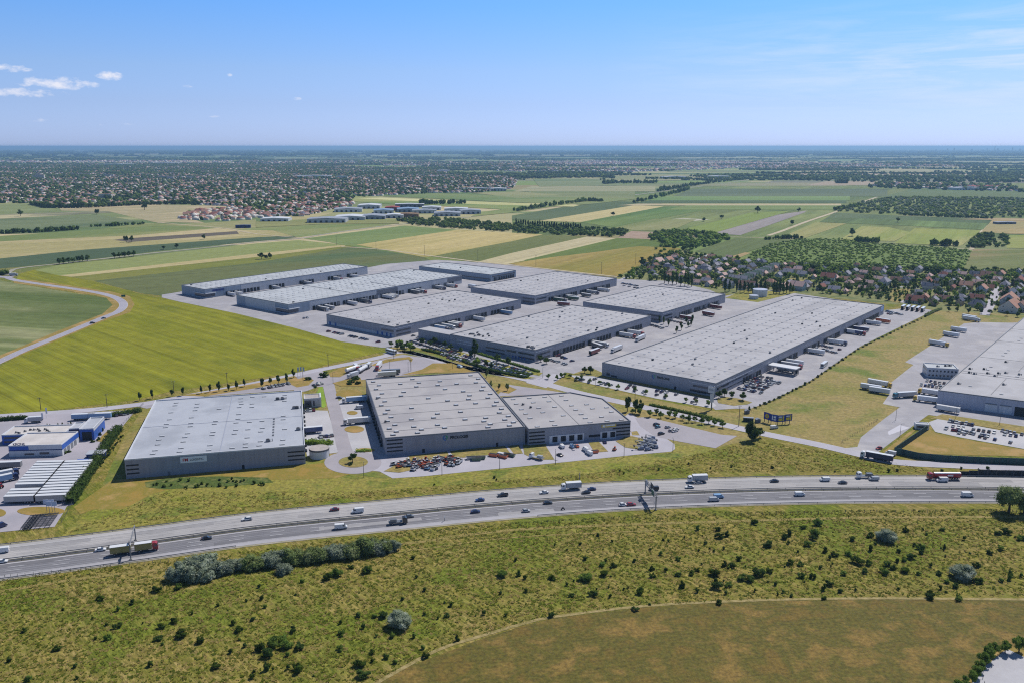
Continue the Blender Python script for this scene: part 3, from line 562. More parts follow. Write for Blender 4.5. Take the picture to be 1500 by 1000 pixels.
patch('yard', [(1400, 1030), (1440, 978), (1475, 950), (1500, 962), (1600, 1000), (1560, 1100)], YARD2, z=.14)
patch('grass_margin', [(1390, 1030), (1436, 976), (1472, 944), (1560, 968), (1600, 990), (1600, 1040), (1400, 1060)], OCHRE, z=.1)
patch('lawn', [(566, 510), (590, 508), (640, 520), (700, 539), (785, 556), (700, 546), (640, 527), (585, 515)], LAWN, z=.125)
for pts in ([(640, 508), (662, 511), (690, 520), (676, 522)], [(700, 523), (770, 542), (795, 546), (790, 550), (740, 541)], [(596, 507), (612, 509), (622, 514), (604, 513)], [(725, 543), (760, 549), (785, 553), (770, 555), (740, 550)]): kerbed('grass_island', GP(pts)[::-1], VERGE)
# village ground and streets
patch('garden_ground', [(905, 405), (960, 385), (1000, 366), (1060, 378), (1130, 390), (1320, 392), (1500, 400), (1640, 405), (1640, 470), (1500, 462), (1372, 455), (1340, 448), (1296, 445), (1164, 430), (1100, 438), (1060, 430), (985, 418), (905, 410)],
      M('garden', (98, 108, 58), (122, 122, 74), (84, 98, 48), scale=.03, fine=.15, fscale=.2), z=.05)
for pts, w in [([(1442, 462), (1450, 448), (1458, 431), (1458, 420)], 9), ([(1300, 421), (1330, 421), (1352, 423)], 7), ([(1324, 444), (1336, 436), (1348, 425)], 9), ([(1000, 392), (1010, 386), (1040, 372)], 6), ([(905, 412), (925, 404), (945, 396), (960, 390)], 6)]:
    road('village_street', pts, w, MATS['light_asphalt'], z=.2)
patch('meadow', [(1300, 440), (1306, 424), (1336, 424), (1318, 446)], LAWN, z=.16)
patch('meadow', [(1150, 411), (1156, 408), (1200, 409), (1196, 416), (1160, 417)], LAWN, z=.16)
patch('meadow', [(1062, 437), (1090, 425), (1170, 428), (1110, 443)], VERGE, z=.15)

# ------------------------------------------------------------------ warehouses
def clad(name, c, c2=None):
    m = M(name, c, c2 or tuple(max(0, v-14) for v in c), scale=.5, stretch=(1, 1, .05), rough=.5, spec=.4, fine=.04, fscale=.8, lo=.3, hi=.7); nt = m.node_tree; N = nt.nodes; L = nt.links; b = N['Principled BSDF']
    tc = N.new('ShaderNodeTexCoord'); sp = N.new('ShaderNodeSeparateXYZ'); L.new(tc.outputs['Object'], sp.inputs[0]); fs = []
    def mt(op, a, b_=None):
        n = N.new('ShaderNodeMath'); n.operation = op
        for i, q in enumerate((a, b_)):
            if q is None: continue
            if isinstance(q, (int, float)): n.inputs[i].default_value = q
            else: L.new(q, n.inputs[i])
        return n.outputs[0]
    for k, per, th in ((0, 6.0, .02), (1, 6.0, .02), (2, 3.1, .02)):      # vertical and horizontal panel joints
        fs.append(mt('LESS_THAN', mt('FRACT', mt('ADD', mt('DIVIDE', sp.outputs[k], per), .47)), th))
    d = mt('MULTIPLY', mt('MAXIMUM', mt('MAXIMUM', fs[0], fs[1]), fs[2]), .22); vm = N.new('ShaderNodeVectorMath'); vm.operation = 'SCALE'
    L.new(b.inputs['Base Color'].links[0].from_socket, vm.inputs[0]); L.new(mt('SUBTRACT', 1.0, d), vm.inputs['Scale']); L.new(vm.outputs[0], b.inputs['Base Color']); return m
WALL_G = clad('grey_cladding', (150, 153, 165)); WALL_L = clad('light_cladding', (186, 190, 198)); WALL_D = clad('slate_cladding', (112, 116, 128)); WALL_B = clad('blue_grey_cladding', (140, 154, 172))
WALL_W = clad('white_cladding', (205, 208, 214)); TRIM = M('roof_trim', (120, 124, 132), rough=.5); TRIMW = M('pale_trim', (200, 203, 210), rough=.5)
ROOFD = M('grey_roof_membrane', (158, 156, 160), (165, 163, 166), (151, 149, 154), scale=.03, fine=.025, fscale=.9, rough=.8, detail=8)
ROOF = M('roof_membrane', (160, 160, 166), (168, 168, 174), (152, 152, 158), scale=.03, fine=.03, fscale=.9, rough=.8, detail=8)
ROOF2 = M('pale_roof_membrane', (166, 171, 178), (174, 179, 186), (160, 165, 172), scale=.03, fine=.03, fscale=.7, rough=.8, detail=8)
ROOF3 = M('blue_white_roof', (160, 165, 177), (168, 173, 184), (152, 157, 168), scale=.03, fine=.03, fscale=.5, rough=.7, detail=8)
SEAM2 = M('membrane_seam', (140, 140, 147), rough=.8)
SEAM = M('roof_seam', (128, 129, 135), rough=.8); SKYL = M('skylight_dome', (196, 198, 204), (180, 184, 190), rough=.35, fine=.05); SKYD = M('vent_dark', (96, 100, 108), rough=.6)
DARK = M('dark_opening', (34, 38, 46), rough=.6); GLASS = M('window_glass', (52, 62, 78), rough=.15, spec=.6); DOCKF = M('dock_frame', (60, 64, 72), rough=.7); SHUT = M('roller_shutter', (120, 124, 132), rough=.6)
class Bld:
    def __init__(s, name, label, cat_, N, ang, poly, h=10, wall=WALL_G, roof=ROOF, group=None, raw=None, parapet=.5, trim=TRIM):
        s.h = h; s.p = poly; o = raw or G(N[0], N[1], h)
        s.e = empty(name, label, cat_, (o[0], o[1], 0), ang, group)
        a = sum(poly[i-1][0]*poly[i][1]-poly[i][0]*poly[i-1][1] for i in range(len(poly)))
        s.p = poly if a > 0 else poly[::-1]; n = len(s.p)
        b = MB(); v = [(x, y, 0) for x, y in s.p]+[(x, y, h) for x, y in s.p]; b.add(v, [(i, (i+1) % n, n+(i+1) % n, n+i) for i in range(n)], wall); b.obj('wall', s.e)
        MB().sheet(s.inset(.25), h-parapet, roof).obj('roof', s.e)
        t = MB(); I = s.inset(.38); O = s.inset(-.06)
        for i in range(n):
            j = (i+1) % n
            t.add([(*O[i], h+.12), (*O[j], h+.12), (*I[j], h+.12), (*I[i], h+.12), (*I[i], h-parapet), (*I[j], h-parapet), (*O[i], h-.55), (*O[j], h-.55)], [(0, 1, 2, 3), (3, 2, 5, 4), (6, 7, 1, 0)], trim)
        t.obj('parapet', s.e); s.par = parapet
    def inset(s, d):
        n = len(s.p); out = []
        for i in range(n):
            a, b_, c = s.p[i-1], s.p[i], s.p[(i+1) % n]
            u = Vector((b_[0]-a[0], b_[1]-a[1])).normalized(); w = Vector((c[0]-b_[0], c[1]-b_[1])).normalized()
            n1 = Vector((-u.y, u.x)); n2 = Vector((-w.y, w.x)); m = (n1+n2)/max(.2, 1+n1.dot(n2)); out.append((b_[0]+m.x*d, b_[1]+m.y*d))
        return out
    def face(s, i):                              # start, unit along, outward normal, length
        a, b_ = s.p[i], s.p[(i+1) % len(s.p)]; l = hypot(b_[0]-a[0], b_[1]-a[1]); u = ((b_[0]-a[0])/l, (b_[1]-a[1])/l); return a, u, (u[1], -u[0]), l
    def fbox(s, mb, i, t0, t1, z0, z1, d0, d1, mat):     # box on face i, d outwards
        a, u, nn, l = s.face(i); P = [(a[0]+u[0]*t+nn[0]*d, a[1]+u[1]*t+nn[1]*d) for t, d in ((t0, d1), (t1, d1), (t1, d0), (t0, d0))]
        mb.prism(P, z0, z1, mat, bottom=True)
    def docks(s, i, segs, w=2.9, hh=3.2, pitch=4.4, open_=.75, z=1.1, label=None):
        k = 0; me = {}
        for t0, t1 in segs:
            t = t0
            while t+w < t1 and k < 98:
                kind = random.random() < open_
                key = kind
                if key not in me:
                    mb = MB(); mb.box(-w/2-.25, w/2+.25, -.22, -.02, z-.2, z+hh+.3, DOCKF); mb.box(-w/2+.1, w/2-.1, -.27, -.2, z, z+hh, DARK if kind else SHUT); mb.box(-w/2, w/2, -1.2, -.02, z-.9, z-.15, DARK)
                    me[key] = mb.mesh('dock_door')
                a, u, nn, l = s.face(i); o = link('dock_door', me[key], s.e); o.location = (a[0]+u[0]*(t+w/2), a[1]+u[1]*(t+w/2), 0); o.rotation_euler = (0, 0, atan2(u[1], u[0]))
                t += pitch; k += 1
    def windows(s, i, t0, t1, zs, hh=.9, name='window_band', mat=None, d=.06):
        for z in zs:
            b = MB(); s.fbox(b, i, t0, t1, z, z+hh, -.02, d, mat or DARK); b.obj(name, s.e)
    def panel(s, i, t0, t1, z0, z1, mat, name='wall_panel', d=.05):
        b = MB(); s.fbox(b, i, t0, t1, z0, z1, -.02, d, mat); b.obj(name, s.e); return b
    def grid(s, nx, ny, size=(2.2, 1.6, .5), jit=.0, mat=None, name='skylight', x0=4, x1=None, y0=4, y1=None, skip=0.0, pts=None):
        xs = [p[0] for p in s.p]; ys = [p[1] for p in s.p]; x1 = max(xs)-4 if x1 is None else x1; y1 = max(ys)-4 if y1 is None else y1
        mb = MB(); z = s.h-s.par; w, d, t = size; mt = mat or SKYL
        mb.box(-w/2, w/2, -d/2, d/2, 0, t*.6, SKYD if mt is SKYL else mt); mb.box(-w/2+.05, w/2-.05, -d/2+.05, d/2-.05, t*.5, t, mt, (-w/2+.3, w/2-.3, -d/2+.25, d/2-.25)); me = mb.mesh(name)
        P = pts or [(x0+(x1-x0)*(i+.5)/nx+random.uniform(-jit, jit), y0+(y1-y0)*(j+.5)/ny+random.uniform(-jit, jit)) for i in range(nx) for j in range(ny) if random.random() >= skip]
        P = [q for q in P if inside(np.array([q]), s.inset(1.5))[0]]
        if len(P) > 98:
            wc, ws = cos(s.e.rotation_euler[2]), sin(s.e.rotation_euler[2]); L0 = s.e.location
            P.sort(key=lambda q: L0[1]+q[0]*ws+q[1]*wc)
            rest = P[98:]; P = P[:98]; v0 = np.array([vv.co[:] for vv in me.vertices]); f0 = np.array([list(p.vertices) for p in me.polygons]); k = len(rest)
            m2 = repeat_mesh(name, [(v0, f0)], np.array([[q[0], q[1], z] for q in rest]), np.zeros(k), np.ones((k, 3)), np.zeros(k, int), list(me.materials), [np.array([p.material_index for p in me.polygons])])
            tag(link(name, m2, s.e), kind='stuff')
        for q in P: link(name, me, s.e).location = (q[0], q[1], z)
    def seams(s, lines, w=.35, mat=None, h=.12, name='roof_seam'):
        z = s.h-s.par
        for (x0, y0, x1, y1) in lines:
            l = hypot(x1-x0, y1-y0); nx, ny = -(y1-y0)/l*w/2, (x1-x0)/l*w/2
            MB().prism([(x0-nx, y0-ny), (x1-nx, y1-ny), (x1+nx, y1+ny), (x0+nx, y0+ny)], z-.02, z+h, mat or SEAM).obj(name, s.e)
    def clutter(s, pts, name='roof_unit', size=(2.4, 1.8, 1.3), mat=None):
        me = {}
        for x, y in pts:
            k = random.choice((0, 1))
            if k not in me:
                b = MB(); w, d, t = size; b.box(-w/2, w/2, -d/2, d/2, 0, t, mat or (STEEL if k else DSTEEL)); b.box(-w/3, w/4, -d/3, d/3, t, t+.3, DSTEEL); b.cyl((w*.9, 0, 0), (w*.9, 0, t*1.2), .22, STEEL, 6); me[k] = b.mesh(name)
            link(name, me[k], s.e).location = (x, y, s.h-s.par)
    def text(s, i, t, z, body, size, mat, name='lettering', d=.12, ext=.04, bold=0):
        a, u, nn, l = s.face(i); cu = bpy.data.curves.new(name, 'FONT'); cu.body = body; cu.size = size; cu.extrude = ext; cu.offset = bold; cu.materials.append(mat)
        dg = bpy.data.objects.new('t', cu); COL.objects.link(dg); bpy.context.view_layer.update(); me = bpy.data.meshes.new_from_object(dg.evaluated_get(bpy.context.evaluated_depsgraph_get())); bpy.data.objects.remove(dg); o = link(name, me, s.e); o.location = (a[0]+u[0]*t+nn[0]*d, a[1]+u[1]*t+nn[1]*d, z); o.rotation_euler = (pi/2, 0, atan2(u[1], u[0])); return o
    def globe(s, i, t, z, r, d=.12):            # round swirl emblem, blue and green
        a, u, nn, l = s.face(i); b = MB(); G1 = M('emblem_green', (60, 150, 110), rough=.5); B1 = M('emblem_blue', (60, 110, 170), rough=.5)
        def P(x, y, dd): return (a[0]+u[0]*(t+x)+nn[0]*dd, a[1]+u[1]*(t+x)+nn[1]*dd, z+y)
        for (r0, r1, a0, a1, mt) in [(.62, 1, 100, 285, B1), (.45, .8, -60, 70, G1), (.0, .38, 150, 360, B1), (.75, 1, 20, 85, G1)]:
            n = 14; A = [R(a0+(a1-a0)*k/n) for k in range(n+1)]
            b.add([P(r*r0*cos(q), r*r0*sin(q), d) for q in A]+[P(r*r1*cos(q), r*r1*sin(q), d) for q in A], [(k, k+1, n+2+k, n+1+k) for k in range(n)], mt)
        b.obj('emblem', s.e)
INK = M('sign_ink', (22, 26, 34), rough=.6)
AF = R(14.2)
# white roofed hall at lower left
W1 = Bld('warehouse', 'white roofed warehouse at lower left with a white and red sign on its wall', 'warehouse', (182, 672.5), AF, [(0, 0), (89, 0), (89, 108), (0, 108)], 10.5, WALL_G, ROOF3, trim=TRIMW)
W1.windows(0, .6, 6.5, (2.4, 4.6, 6.8), .75); W1.windows(0, 80, 88.6, (2.4, 4.6, 6.8), .75); W1.windows(1, .4, 8, (2.4, 4.6, 6.8), .75)
W1.panel(0, 26.5, 39.5, 6.1, 9.3, M('sign_white', (228, 230, 234), rough=.5), 'sign', .15)
W1.text(0, 27.6, 7.0, 'FM', 2.2, M('sign_red', (190, 30, 40), rough=.5), d=.2, bold=.05); W1.text(0, 31.2, 7.1, 'LOGISTIC', 1.55, INK, d=.2)
W1.panel(0, 56.5, 57.8, 0, 2.3, DARK, 'door'); W1.panel(0, 20, 21.2, 0, 2.2, WALL_D, 'door')
pts = [(x+random.uniform(-.6, .6), y+random.uniform(-1, 1)) for x in (13, 26, 40, 52, 59, 66, 78) for y in (6, 12, 22, 30, 36, 50, 56, 66, 80, 87, 94, 101) if random.random() < .8]
W1.grid(0, 0, (2.6, 1.3, .45), pts=pts, mat=SKYL)
W1.seams([(46, .5, 46, 107.5), (0.6, 54, 88.4, 54)], .5, M('ridge_line', (150, 156, 172), rough=.7))
W1.clutter([(74, 92), (77, 92), (84, 70), (85.5, 70), (86, 28), (70, 12)]); 
for y in (22, 27, 32, 37, 42, 47, 52): W1.seams([(72, y, 72.9, y)], 2.2, SKYD, .3, 'roof_vent')
W1.docks(1, [(18, 96)], pitch=9, open_=.5)
# big pale hall with the emblem, and the lower hall joined on its right
W2 = Bld('warehouse', 'large pale warehouse with square skylights and a globe emblem on its front wall', 'warehouse', (564, 640.75), AF, [(0, 0), (79, 0), (79, 125.5), (0, 125.5)], 10.5, WALL_G, ROOFD)
W2.windows(0, .8, 9.5, (2.2, 4.3, 6.4, 8.5), .8); W2.globe(0, 33.2, 7.7, 1.55); W2.text(0, 35.9, 7.0, 'PROLOGIS', 2.15, INK, bold=.07)
W2.panel(0, 20.2, 21.6, 0, 2.4, DARK, 'door'); W2.panel(0, 62, 63.3, 0, 2.4, DARK, 'door')
W2.seams([(.6, y, 78.4, y) for y in (12, 27, 43, 60, 78, 97, 113)], .3)
pts = [(x+(1.5 if j % 2 else -1.5)+random.uniform(-.5, .5), y) for x in (6, 20, 33, 47, 60, 73) for j, y in enumerate((5, 10, 16, 22, 30, 37, 45, 52, 62, 70, 80, 88, 99, 108, 118)) if random.random() < (.98 if x in (6, 73) else .55)]
W2.grid(0, 0, (2.7, 1.9, .75), pts=pts); W2.clutter([(3.2, 29), (3, 77)], size=(1, 1, .9))
W2.docks(3, [(20, 112)], pitch=6.2, open_=.5)
p3 = GP([(773.75, 627.5), (922.9, 615.2), (879, 583), (835, 573.6), (735, 578.5)], 10.0); o3 = p3[0]
loc = [((x-o3[0])*cos(AF)+(y-o3[1])*sin(AF), -(x-o3[0])*sin(AF)+(y-o3[1])*cos(AF)) for x, y in p3]
loc = [(0, 0), (loc[1][0], 0), (loc[1][0], loc[2][1]), loc[3], (0, loc[3][1])]; loc[2] = (loc[1][0], loc[2][1])
W3 = Bld('warehouse', 'lower grey warehouse with six white framed dock doors and a cut rear corner', 'warehouse', None, AF, loc, 9.9, WALL_G, ROOFD, raw=(o3[0]+.25, o3[1]))
L3 = loc[1][0]
W3.windows(0, .3, 9.5, (1.2, 3.2, 5.2, 7.2), .8); W3.windows(0, L3-11, L3-.3, (1.6, 3.6, 5.6, 7.6), .8); W3.windows(0, 36, 46.5, (2.0,), 1.3)
W3.panel(0, 12.2, 33, 0, 4.9, WALL_W, 'dock_surround', .25)
W3.panel(0, 47, 58-.2 if L3 < 61 else 58, 0, 4.9, WALL_W, 'dock_surround', .25) if L3 > 70 else W3.panel(0, 42.8, 52.5, 0, 4.9, WALL_W, 'dock_surround', .25)
for t in (14, 19, 24, 29, 44, 49): W3.panel(0, t, t+3, .9, 4.2, DARK, 'dock_door', .32)
W3.panel(0, 43.5, 52.5, 7.1, 8.9, M('sign_yellow', (206, 182, 84), rough=.5), 'sign', .15)
W3.panel(0, 44.2, 45.8, 7.4, 8.6, M('sign_white', (228, 230, 234)), 'sign_mark', .22); W3.panel(0, 46.3, 51.8, 7.9, 8.7, MATS['sign_white'], 'sign_mark', .22)
ym = loc[3][1]
W3.seams([(L3*.5, .6, L3*.5, ym-1), (.6, ym*.0+.9, .6, ym-2)], .35)
pts = [(x+random.uniform(-.5, .5), y) for x in (6, 17, 27, 38, 48, 57) for y in (4, 12, 20, 29, 38, 50, 60) if random.random() < .8]
W3.grid(0, 0, (2.7, 1.4, .5), pts=pts); W3.clutter([(9, 47), (12, 40)], size=(1, 1, .9))

def park_hall(label, N, Wd, Ln, h=10, wall=WALL_G, roof=ROOF, dock=None, nx=20, ny=6, corner=None, sk=(2.6, 1.4, .3), clut=0, panels=(), band=True):
    B = Bld('warehouse', label, 'warehouse', N, KA, [(0, 0), (Ln, 0), (Ln, Wd), (0, Wd)], h, wall, roof, 'warehouses of the logistics park')
    # face 0 = dock side (y=0), face 3 = front (x=0), running from far corner to the near corner
    B.docks(0, dock or [(14, Ln*.3), (Ln*.36, Ln*.62), (Ln*.68, Ln-12)], pitch=4.6)
    B.grid(nx, ny, sk, jit=.5, skip=.06, mat=M('skylight_grey', (130, 134, 146), rough=.4))
    B.seams([(x, .5, x, Wd-.5) for x in np.arange(12, Ln-6, 24)]+[(.6, Wd/2, Ln-.6, Wd/2)], .3, SEAM2 if roof is ROOF else M('pale_seam', (160, 166, 172), rough=.8), .06)
    if clut: B.clutter([(random.uniform(6, Ln-6), random.uniform(4, Wd-4)) for _ in range(clut)], size=(1.6, 1.4, .9))
    if corner:
        B.panel(3, Wd-22, Wd+.05, 0, h-1.2, corner, 'wall_panel', .06); B.panel(0, -.05, 26, 0, h-1.2, corner, 'wall_panel', .06)
        B.windows(3, Wd-21.5, Wd+.3, (1.3,), 3.4, 'office_window', GLASS, .12); B.windows(0, -.3, 12, (1.3,), 3.4, 'office_window', GLASS, .12)
        B.panel(3, Wd-22, Wd+1.2, 5.1, 5.7, TRIMW, 'canopy', 1.2); B.panel(0, -1.2, 13, 5.1, 5.7, TRIMW, 'canopy', 1.2)
    elif band:
        B.windows(0, 2, 20, (1.2, 4.6), 1.5, 'office_window', GLASS); B.windows(3, Wd-17, Wd-1, (1.4, 4.8), 1.4, 'office_window', GLASS)
        B.panel(3, Wd-20, Wd-.5, 7.6, 7.9, TRIMW, 'wall_stripe'); B.panel(0, .5, 24, 7.6, 7.9, TRIMW, 'wall_stripe')
    return B
K1 = park_hall('long narrow warehouse farthest left in the park, pale roof, beside the dark green field', (300, 424), 48, 238, 10.5, WALL_L, ROOF2, [(26, 74), (84, 106), (128, 150), (172, 196), (203, 224)], 36, 4, WALL_B, clut=3)
K1.panel(3, .3, 26, 0, 9.3, WALL_B); K1.panel(0, 26, 46, 3.8, 9.3, WALL_B)
K1.panel(0, 9, 24, 6.6, 8.8, M('dark_blue_panel', (48, 62, 120), rough=.5), 'sign', .14)
K2 = park_hall('very wide pale roofed warehouse with two dark seams across its roof', (422.4, 446), 90, 258, 10.5, WALL_L, ROOF2, [(30, 66), (70, 120), (124, 160), (166, 188), (206, 222), (226, 244)], 34, 8, WALL_B, clut=5)
K2.seams([(88, .6, 88, 89), (150, .6, 150, 45), (196, 20, 196, 60)], .8, SKYD, .25); K2.panel(3, 0, 16, 0, 9.3, WALL_B); K2.panel(0, 118, 150, 3.9, 9.3, WALL_D); K2.panel(0, 232, 257.8, 3.9, 9.3, WALL_D)
K3 = park_hall('grey warehouse in the middle left of the park, behind a line of parked cars', (577.6, 478.8), 93, 180, 9.8, WALL_G, ROOF, [(46, 90), (94, 128), (132, 168)], 20, 7, clut=8)
K3.panel(3, 2, 92, 0, 2.6, WALL_L, 'plinth', .08)
for t in (4, 12, 70, 76, 82, 87): K3.panel(3, t, t+2.2, 0, 3.2, M('blue_door', (60, 96, 160)), 'door', .14)
K4 = park_hall('grey warehouse at the back centre of the park before the ochre field', (784, 433.2), 92, 162, 9.8, WALL_G, ROOF, [(24, 78), (84, 150)], 18, 7, clut=3)
K5 = park_hall('small flat warehouse at the far back of the park behind the wide pale hall', (719, 402.5), 126, 50, 9, WALL_B, ROOF2, [(6, 46)], 4, 9, band=False, clut=2)
K5.windows(3, 60, 125, (2.4,), 1.2, 'window_band', GLASS); K5.windows(0, 2, 48, (5.2,), 1.4, 'window_band', GLASS)
K6 = park_hall('grey warehouse in the park centre behind the crowded car park and hedges', (784, 512.4), 91, 179, 9.8, WALL_G, ROOF, [(24, 70), (74, 112), (118, 166)], 20, 7, clut=10)
K6.windows(3, 40, 60, (1.4, 4.2), 1.1, 'office_window', GLASS); K6.windows(3, 8, 24, (3.6, 5.6), .5, 'wall_stripe', TRIMW); K6.windows(3, 62, 72, (4.6,), 1.6, 'window_band', GLASS)
for t in (68, 71, 74, 77, 80): K6.panel(3, t, t+1.2, .2, 2.2, M('blue_door', (60, 96, 160)), 'door', .08)
K6.clutter([(8+random.uniform(0, 14), 68+random.uniform(-8, 12)) for _ in range(10)], size=(1.3, 1.2, .9)); K6.clutter([(4, 5), (6, 8), (5, 11)])
b = K6; m = MB(); m.prism([(2, 91.1), (16, 91.1), (16, 131), (2, 131)], 0, 8.4, WALL_G, ROOF); m.obj('side_wing', K6.e); K6w = MB(); K6w.box(1.6, 16.4, 90.9+.3, 131.4, 8.4, 8.7, TRIM); K6w.box(2.2, 15.8, 91.4, 130.8, 8.7, 8.74, ROOF); K6w.obj('parapet', K6.e)
K7 = park_hall('grey warehouse right of centre in the park with maroon trailers at its docks', (970.4, 457.7), 92, 137, 9.8, WALL_G, ROOF, [(34, 62), (66, 92), (96, 124)], 15, 7, clut=2)
K8 = park_hall('longest grey warehouse, right of the park, with a globe emblem on its end wall', (1048.75, 561), 91, 376, 9.8, WALL_G, ROOF, [(44, 78), (106, 150), (160, 196), (206, 250), (258, 300), (310, 360)], 42, 7, sk=(2.2, 1.3, .3), clut=14, band=True)
K8.globe(3, 43.5, 6.6, 1.5); K8.text(3, 46.2, 5.9, 'PROLOGIS', 2.1, INK, bold=.07)
K8.windows(3, 4, 7, (1.0,), 2.2, 'office_window', GLASS); K8.windows(3, 8, 13, (.6,), 1.2, 'office_window', GLASS); K8.panel(3, 60, 61.5, 0, 2.4, DARK, 'door'); K8.windows(3, 72, 84, (1.2,), 1.8, 'office_window', GLASS); K8.windows(0, 2, 52, (2.2, 5.4), .9, 'window_band', GLASS)
K8.panel(0, 10, 60, 6.9, 7.3, TRIMW, 'wall_stripe'); K8.panel(0, 366, 374, 4.5, 8.5, M('blue_white_panel', (170, 190, 220)), 'sign', .12)
o8 = K8.e.location; c8, s8 = cos(KA), sin(KA)
def onK8(x, y): return (o8[0]+x*c8-y*s8, o8[1]+x*s8+y*c8)
# right hand hall
p9 = GP([(1374.4, 571.3), (1500, 587.4)], 10.0); a9 = atan2(p9[1][1]-p9[0][1], p9[1][0]-p9[0][0]); A9 = KA-a9
W9 = Bld('warehouse', 'pale warehouse cut by the right edge of the photo beside the small car park', 'warehouse', None, a9, [(0, 0), (190, 0), (190+330*cos(A9), 330*sin(A9)), (330*cos(A9), 330*sin(A9))], 10.2, clad('pale_blue_cladding', (176, 180, 196)), ROOF, raw=(p9[0][0], p9[0][1]))
cA, sA = cos(A9), sin(A9)
for t in (27.5, 35.5): W9.panel(0, t, t+7, .6, 5.4, WALL_W, 'loading_gate', .15); W9.panel(0, t+.3, t+6.7, 5.4, 5.9, TRIM, 'gate_hood', .5)
W9.panel(0, 44, 60, 0, 6, DARK, 'gate_opening', .05)
W9.seams([(d*cA+.8, d*sA, d*cA+189, d*sA) for d in (60, 66, 120, 190, 250)]+[(30, 8, 30+50*cA, 8+50*sA), (44, 84, 44+26*cA, 84+26*sA)], .5)
W9.grid(0, 0, (2.2, 1.1, .4), pts=[(a+d*cA, d*sA) for d in range(12, 320, 11) for a in (14, 34, 58, 80) if random.random() < .5])
W9.clutter([(10, 25), (9+60*cA, 60*sA), (16+66*cA, 66*sA), (22+70*cA, 70*sA), (26+72*cA, 74*sA), (34+74*cA, 74*sA), (36, 38), (20+108*cA, 110*sA)]+[(6+58*cA, 62*sA), (4+70*cA, 74*sA), (12+75*cA, 78*sA), (30, 60)], size=(1.6, 1.4, 1.0))
W9.docks(3, [(40, 300)], pitch=6, open_=.6)
# white two storey office at its flank
A1 = G(1357, 552); 
OF = Bld('office_building', 'white two storey office with dark windows beside the right hand warehouse', 'office', None, R(-14), [(0, 0), (21, 0), (21, 15), (0, 15)], 7.4, WALL_W, ROOF2, raw=A1, trim=TRIMW)
me = MB().box(-.6, .6, -.06, .02, 0, 1.3, GLASS).mesh('window')
for zz in (1.2, 4.5):
    for k in range(8): link('window', me, OF.e).location = (1.8+k*2.5, -.02, zz)
    for k in range(5): o = link('window', me, OF.e); o.location = (-.02, 2+k*2.6, zz); o.rotation_euler = (0, 0, -pi/2)
OF.clutter([(8, 6), (14, 9), (17, 10)], size=(1.5, 1.2, .9))
GH = Bld('gatehouse', 'small white gatehouse at the end of the green fence', 'gatehouse', None, R(-12), [(0, 0), (7.5, 0), (7.5, 4.5), (0, 4.5)], 3.3, WALL_W, ROOF2, raw=G(1341, 628), trim=TRIMW, parapet=.2)
GH.windows(0, .6, 6.8, (1.1,), 1.1, 'window', GLASS)
# canopy by the long hall and small office by the white hall
cp = onK8(86, 0)
CN = empty('loading_canopy', 'white flat canopy on posts along the dock side of the longest warehouse', 'canopy', (cp[0], cp[1], 0), KA-pi/2)
MB().box(.6, 22, 0, 9, 5.2, 5.8, TRIMW).obj('roof', CN); mb = MB()
for x, y in ((2, 1), (2, 8), (11, 1), (11, 8), (21, 1), (21, 8)):
    MB().box(x-.2, x+.2, y-.2, y+.2, 0.1, 5.2, STEEL).obj('post', CN)
SO = Bld('office_building', 'small grey gate office beside the bright green lawn strip', 'office', None, R(14), [(0, 0), (10, 0), (10, 10.5), (0, 10.5)], 6.2, WALL_L, M('gravel_roof', (168, 162, 160), (156, 150, 148), scale=.5), raw=G(446, 597), trim=TRIMW, parapet=.3)
SO.windows(0, .3, 4.6, (0.3,), 4.6, 'window', GLASS); SO.windows(0, 5.6, 6.6, (1,), 3.6, 'window', GLASS); SO.windows(1, 2, 8, (1.2, 3.8), 1, 'window', GLASS)
SO.panel(1, 0, 10.6, 0, 6.6, TRIMW, 'screen_wall', .9)
# round water tank by the roundabout
tp = G(468, 668); TK = empty('water_tank', 'round white water tank with a flat grey lid beside the roundabout', 'tank', (tp[0], tp[1], 0))
MB().cyl((0, 0, 0), (0, 0, 4.3), 5.3, WALL_W, 40, caps=False).obj('shell', TK); mb = MB().cyl((0, 0, 4.3), (0, 0, 4.9), 5.5, DSTEEL, 40); mb.obj('rim', TK); MB().cyl((0, 0, 4.9), (0, 0, 5.15), 5.3, MATS['gravel_roof'], 40).obj('lid', TK)
mb = MB()
for dz in (0, .18): mb.box(5.3+.02, 5.5, -.25+dz, -.2+dz, 0, 5, STEEL)
mb.obj('ladder', TK)
# two white silos behind the long hall
for (x, y, r, h_, lab) in [(1113, 434, 8, 8, 'large round white tank behind the longest warehouse'), (1104, 438, 5, 4.2, 'small round white tank beside the large white one')]:
    q = G(x, y); t = empty('storage_tank', lab, 'tank', (q[0], q[1], 0)); MB().cyl((0, 0, 0), (0, 0, h_), r, WALL_W, 28, caps=False).obj('shell', t); MB().cyl((0, 0, h_), (0, 0, h_+.5), r+.1, M('tank_roof', (168, 178, 200)), 28, r2=.6).obj('roof', t)

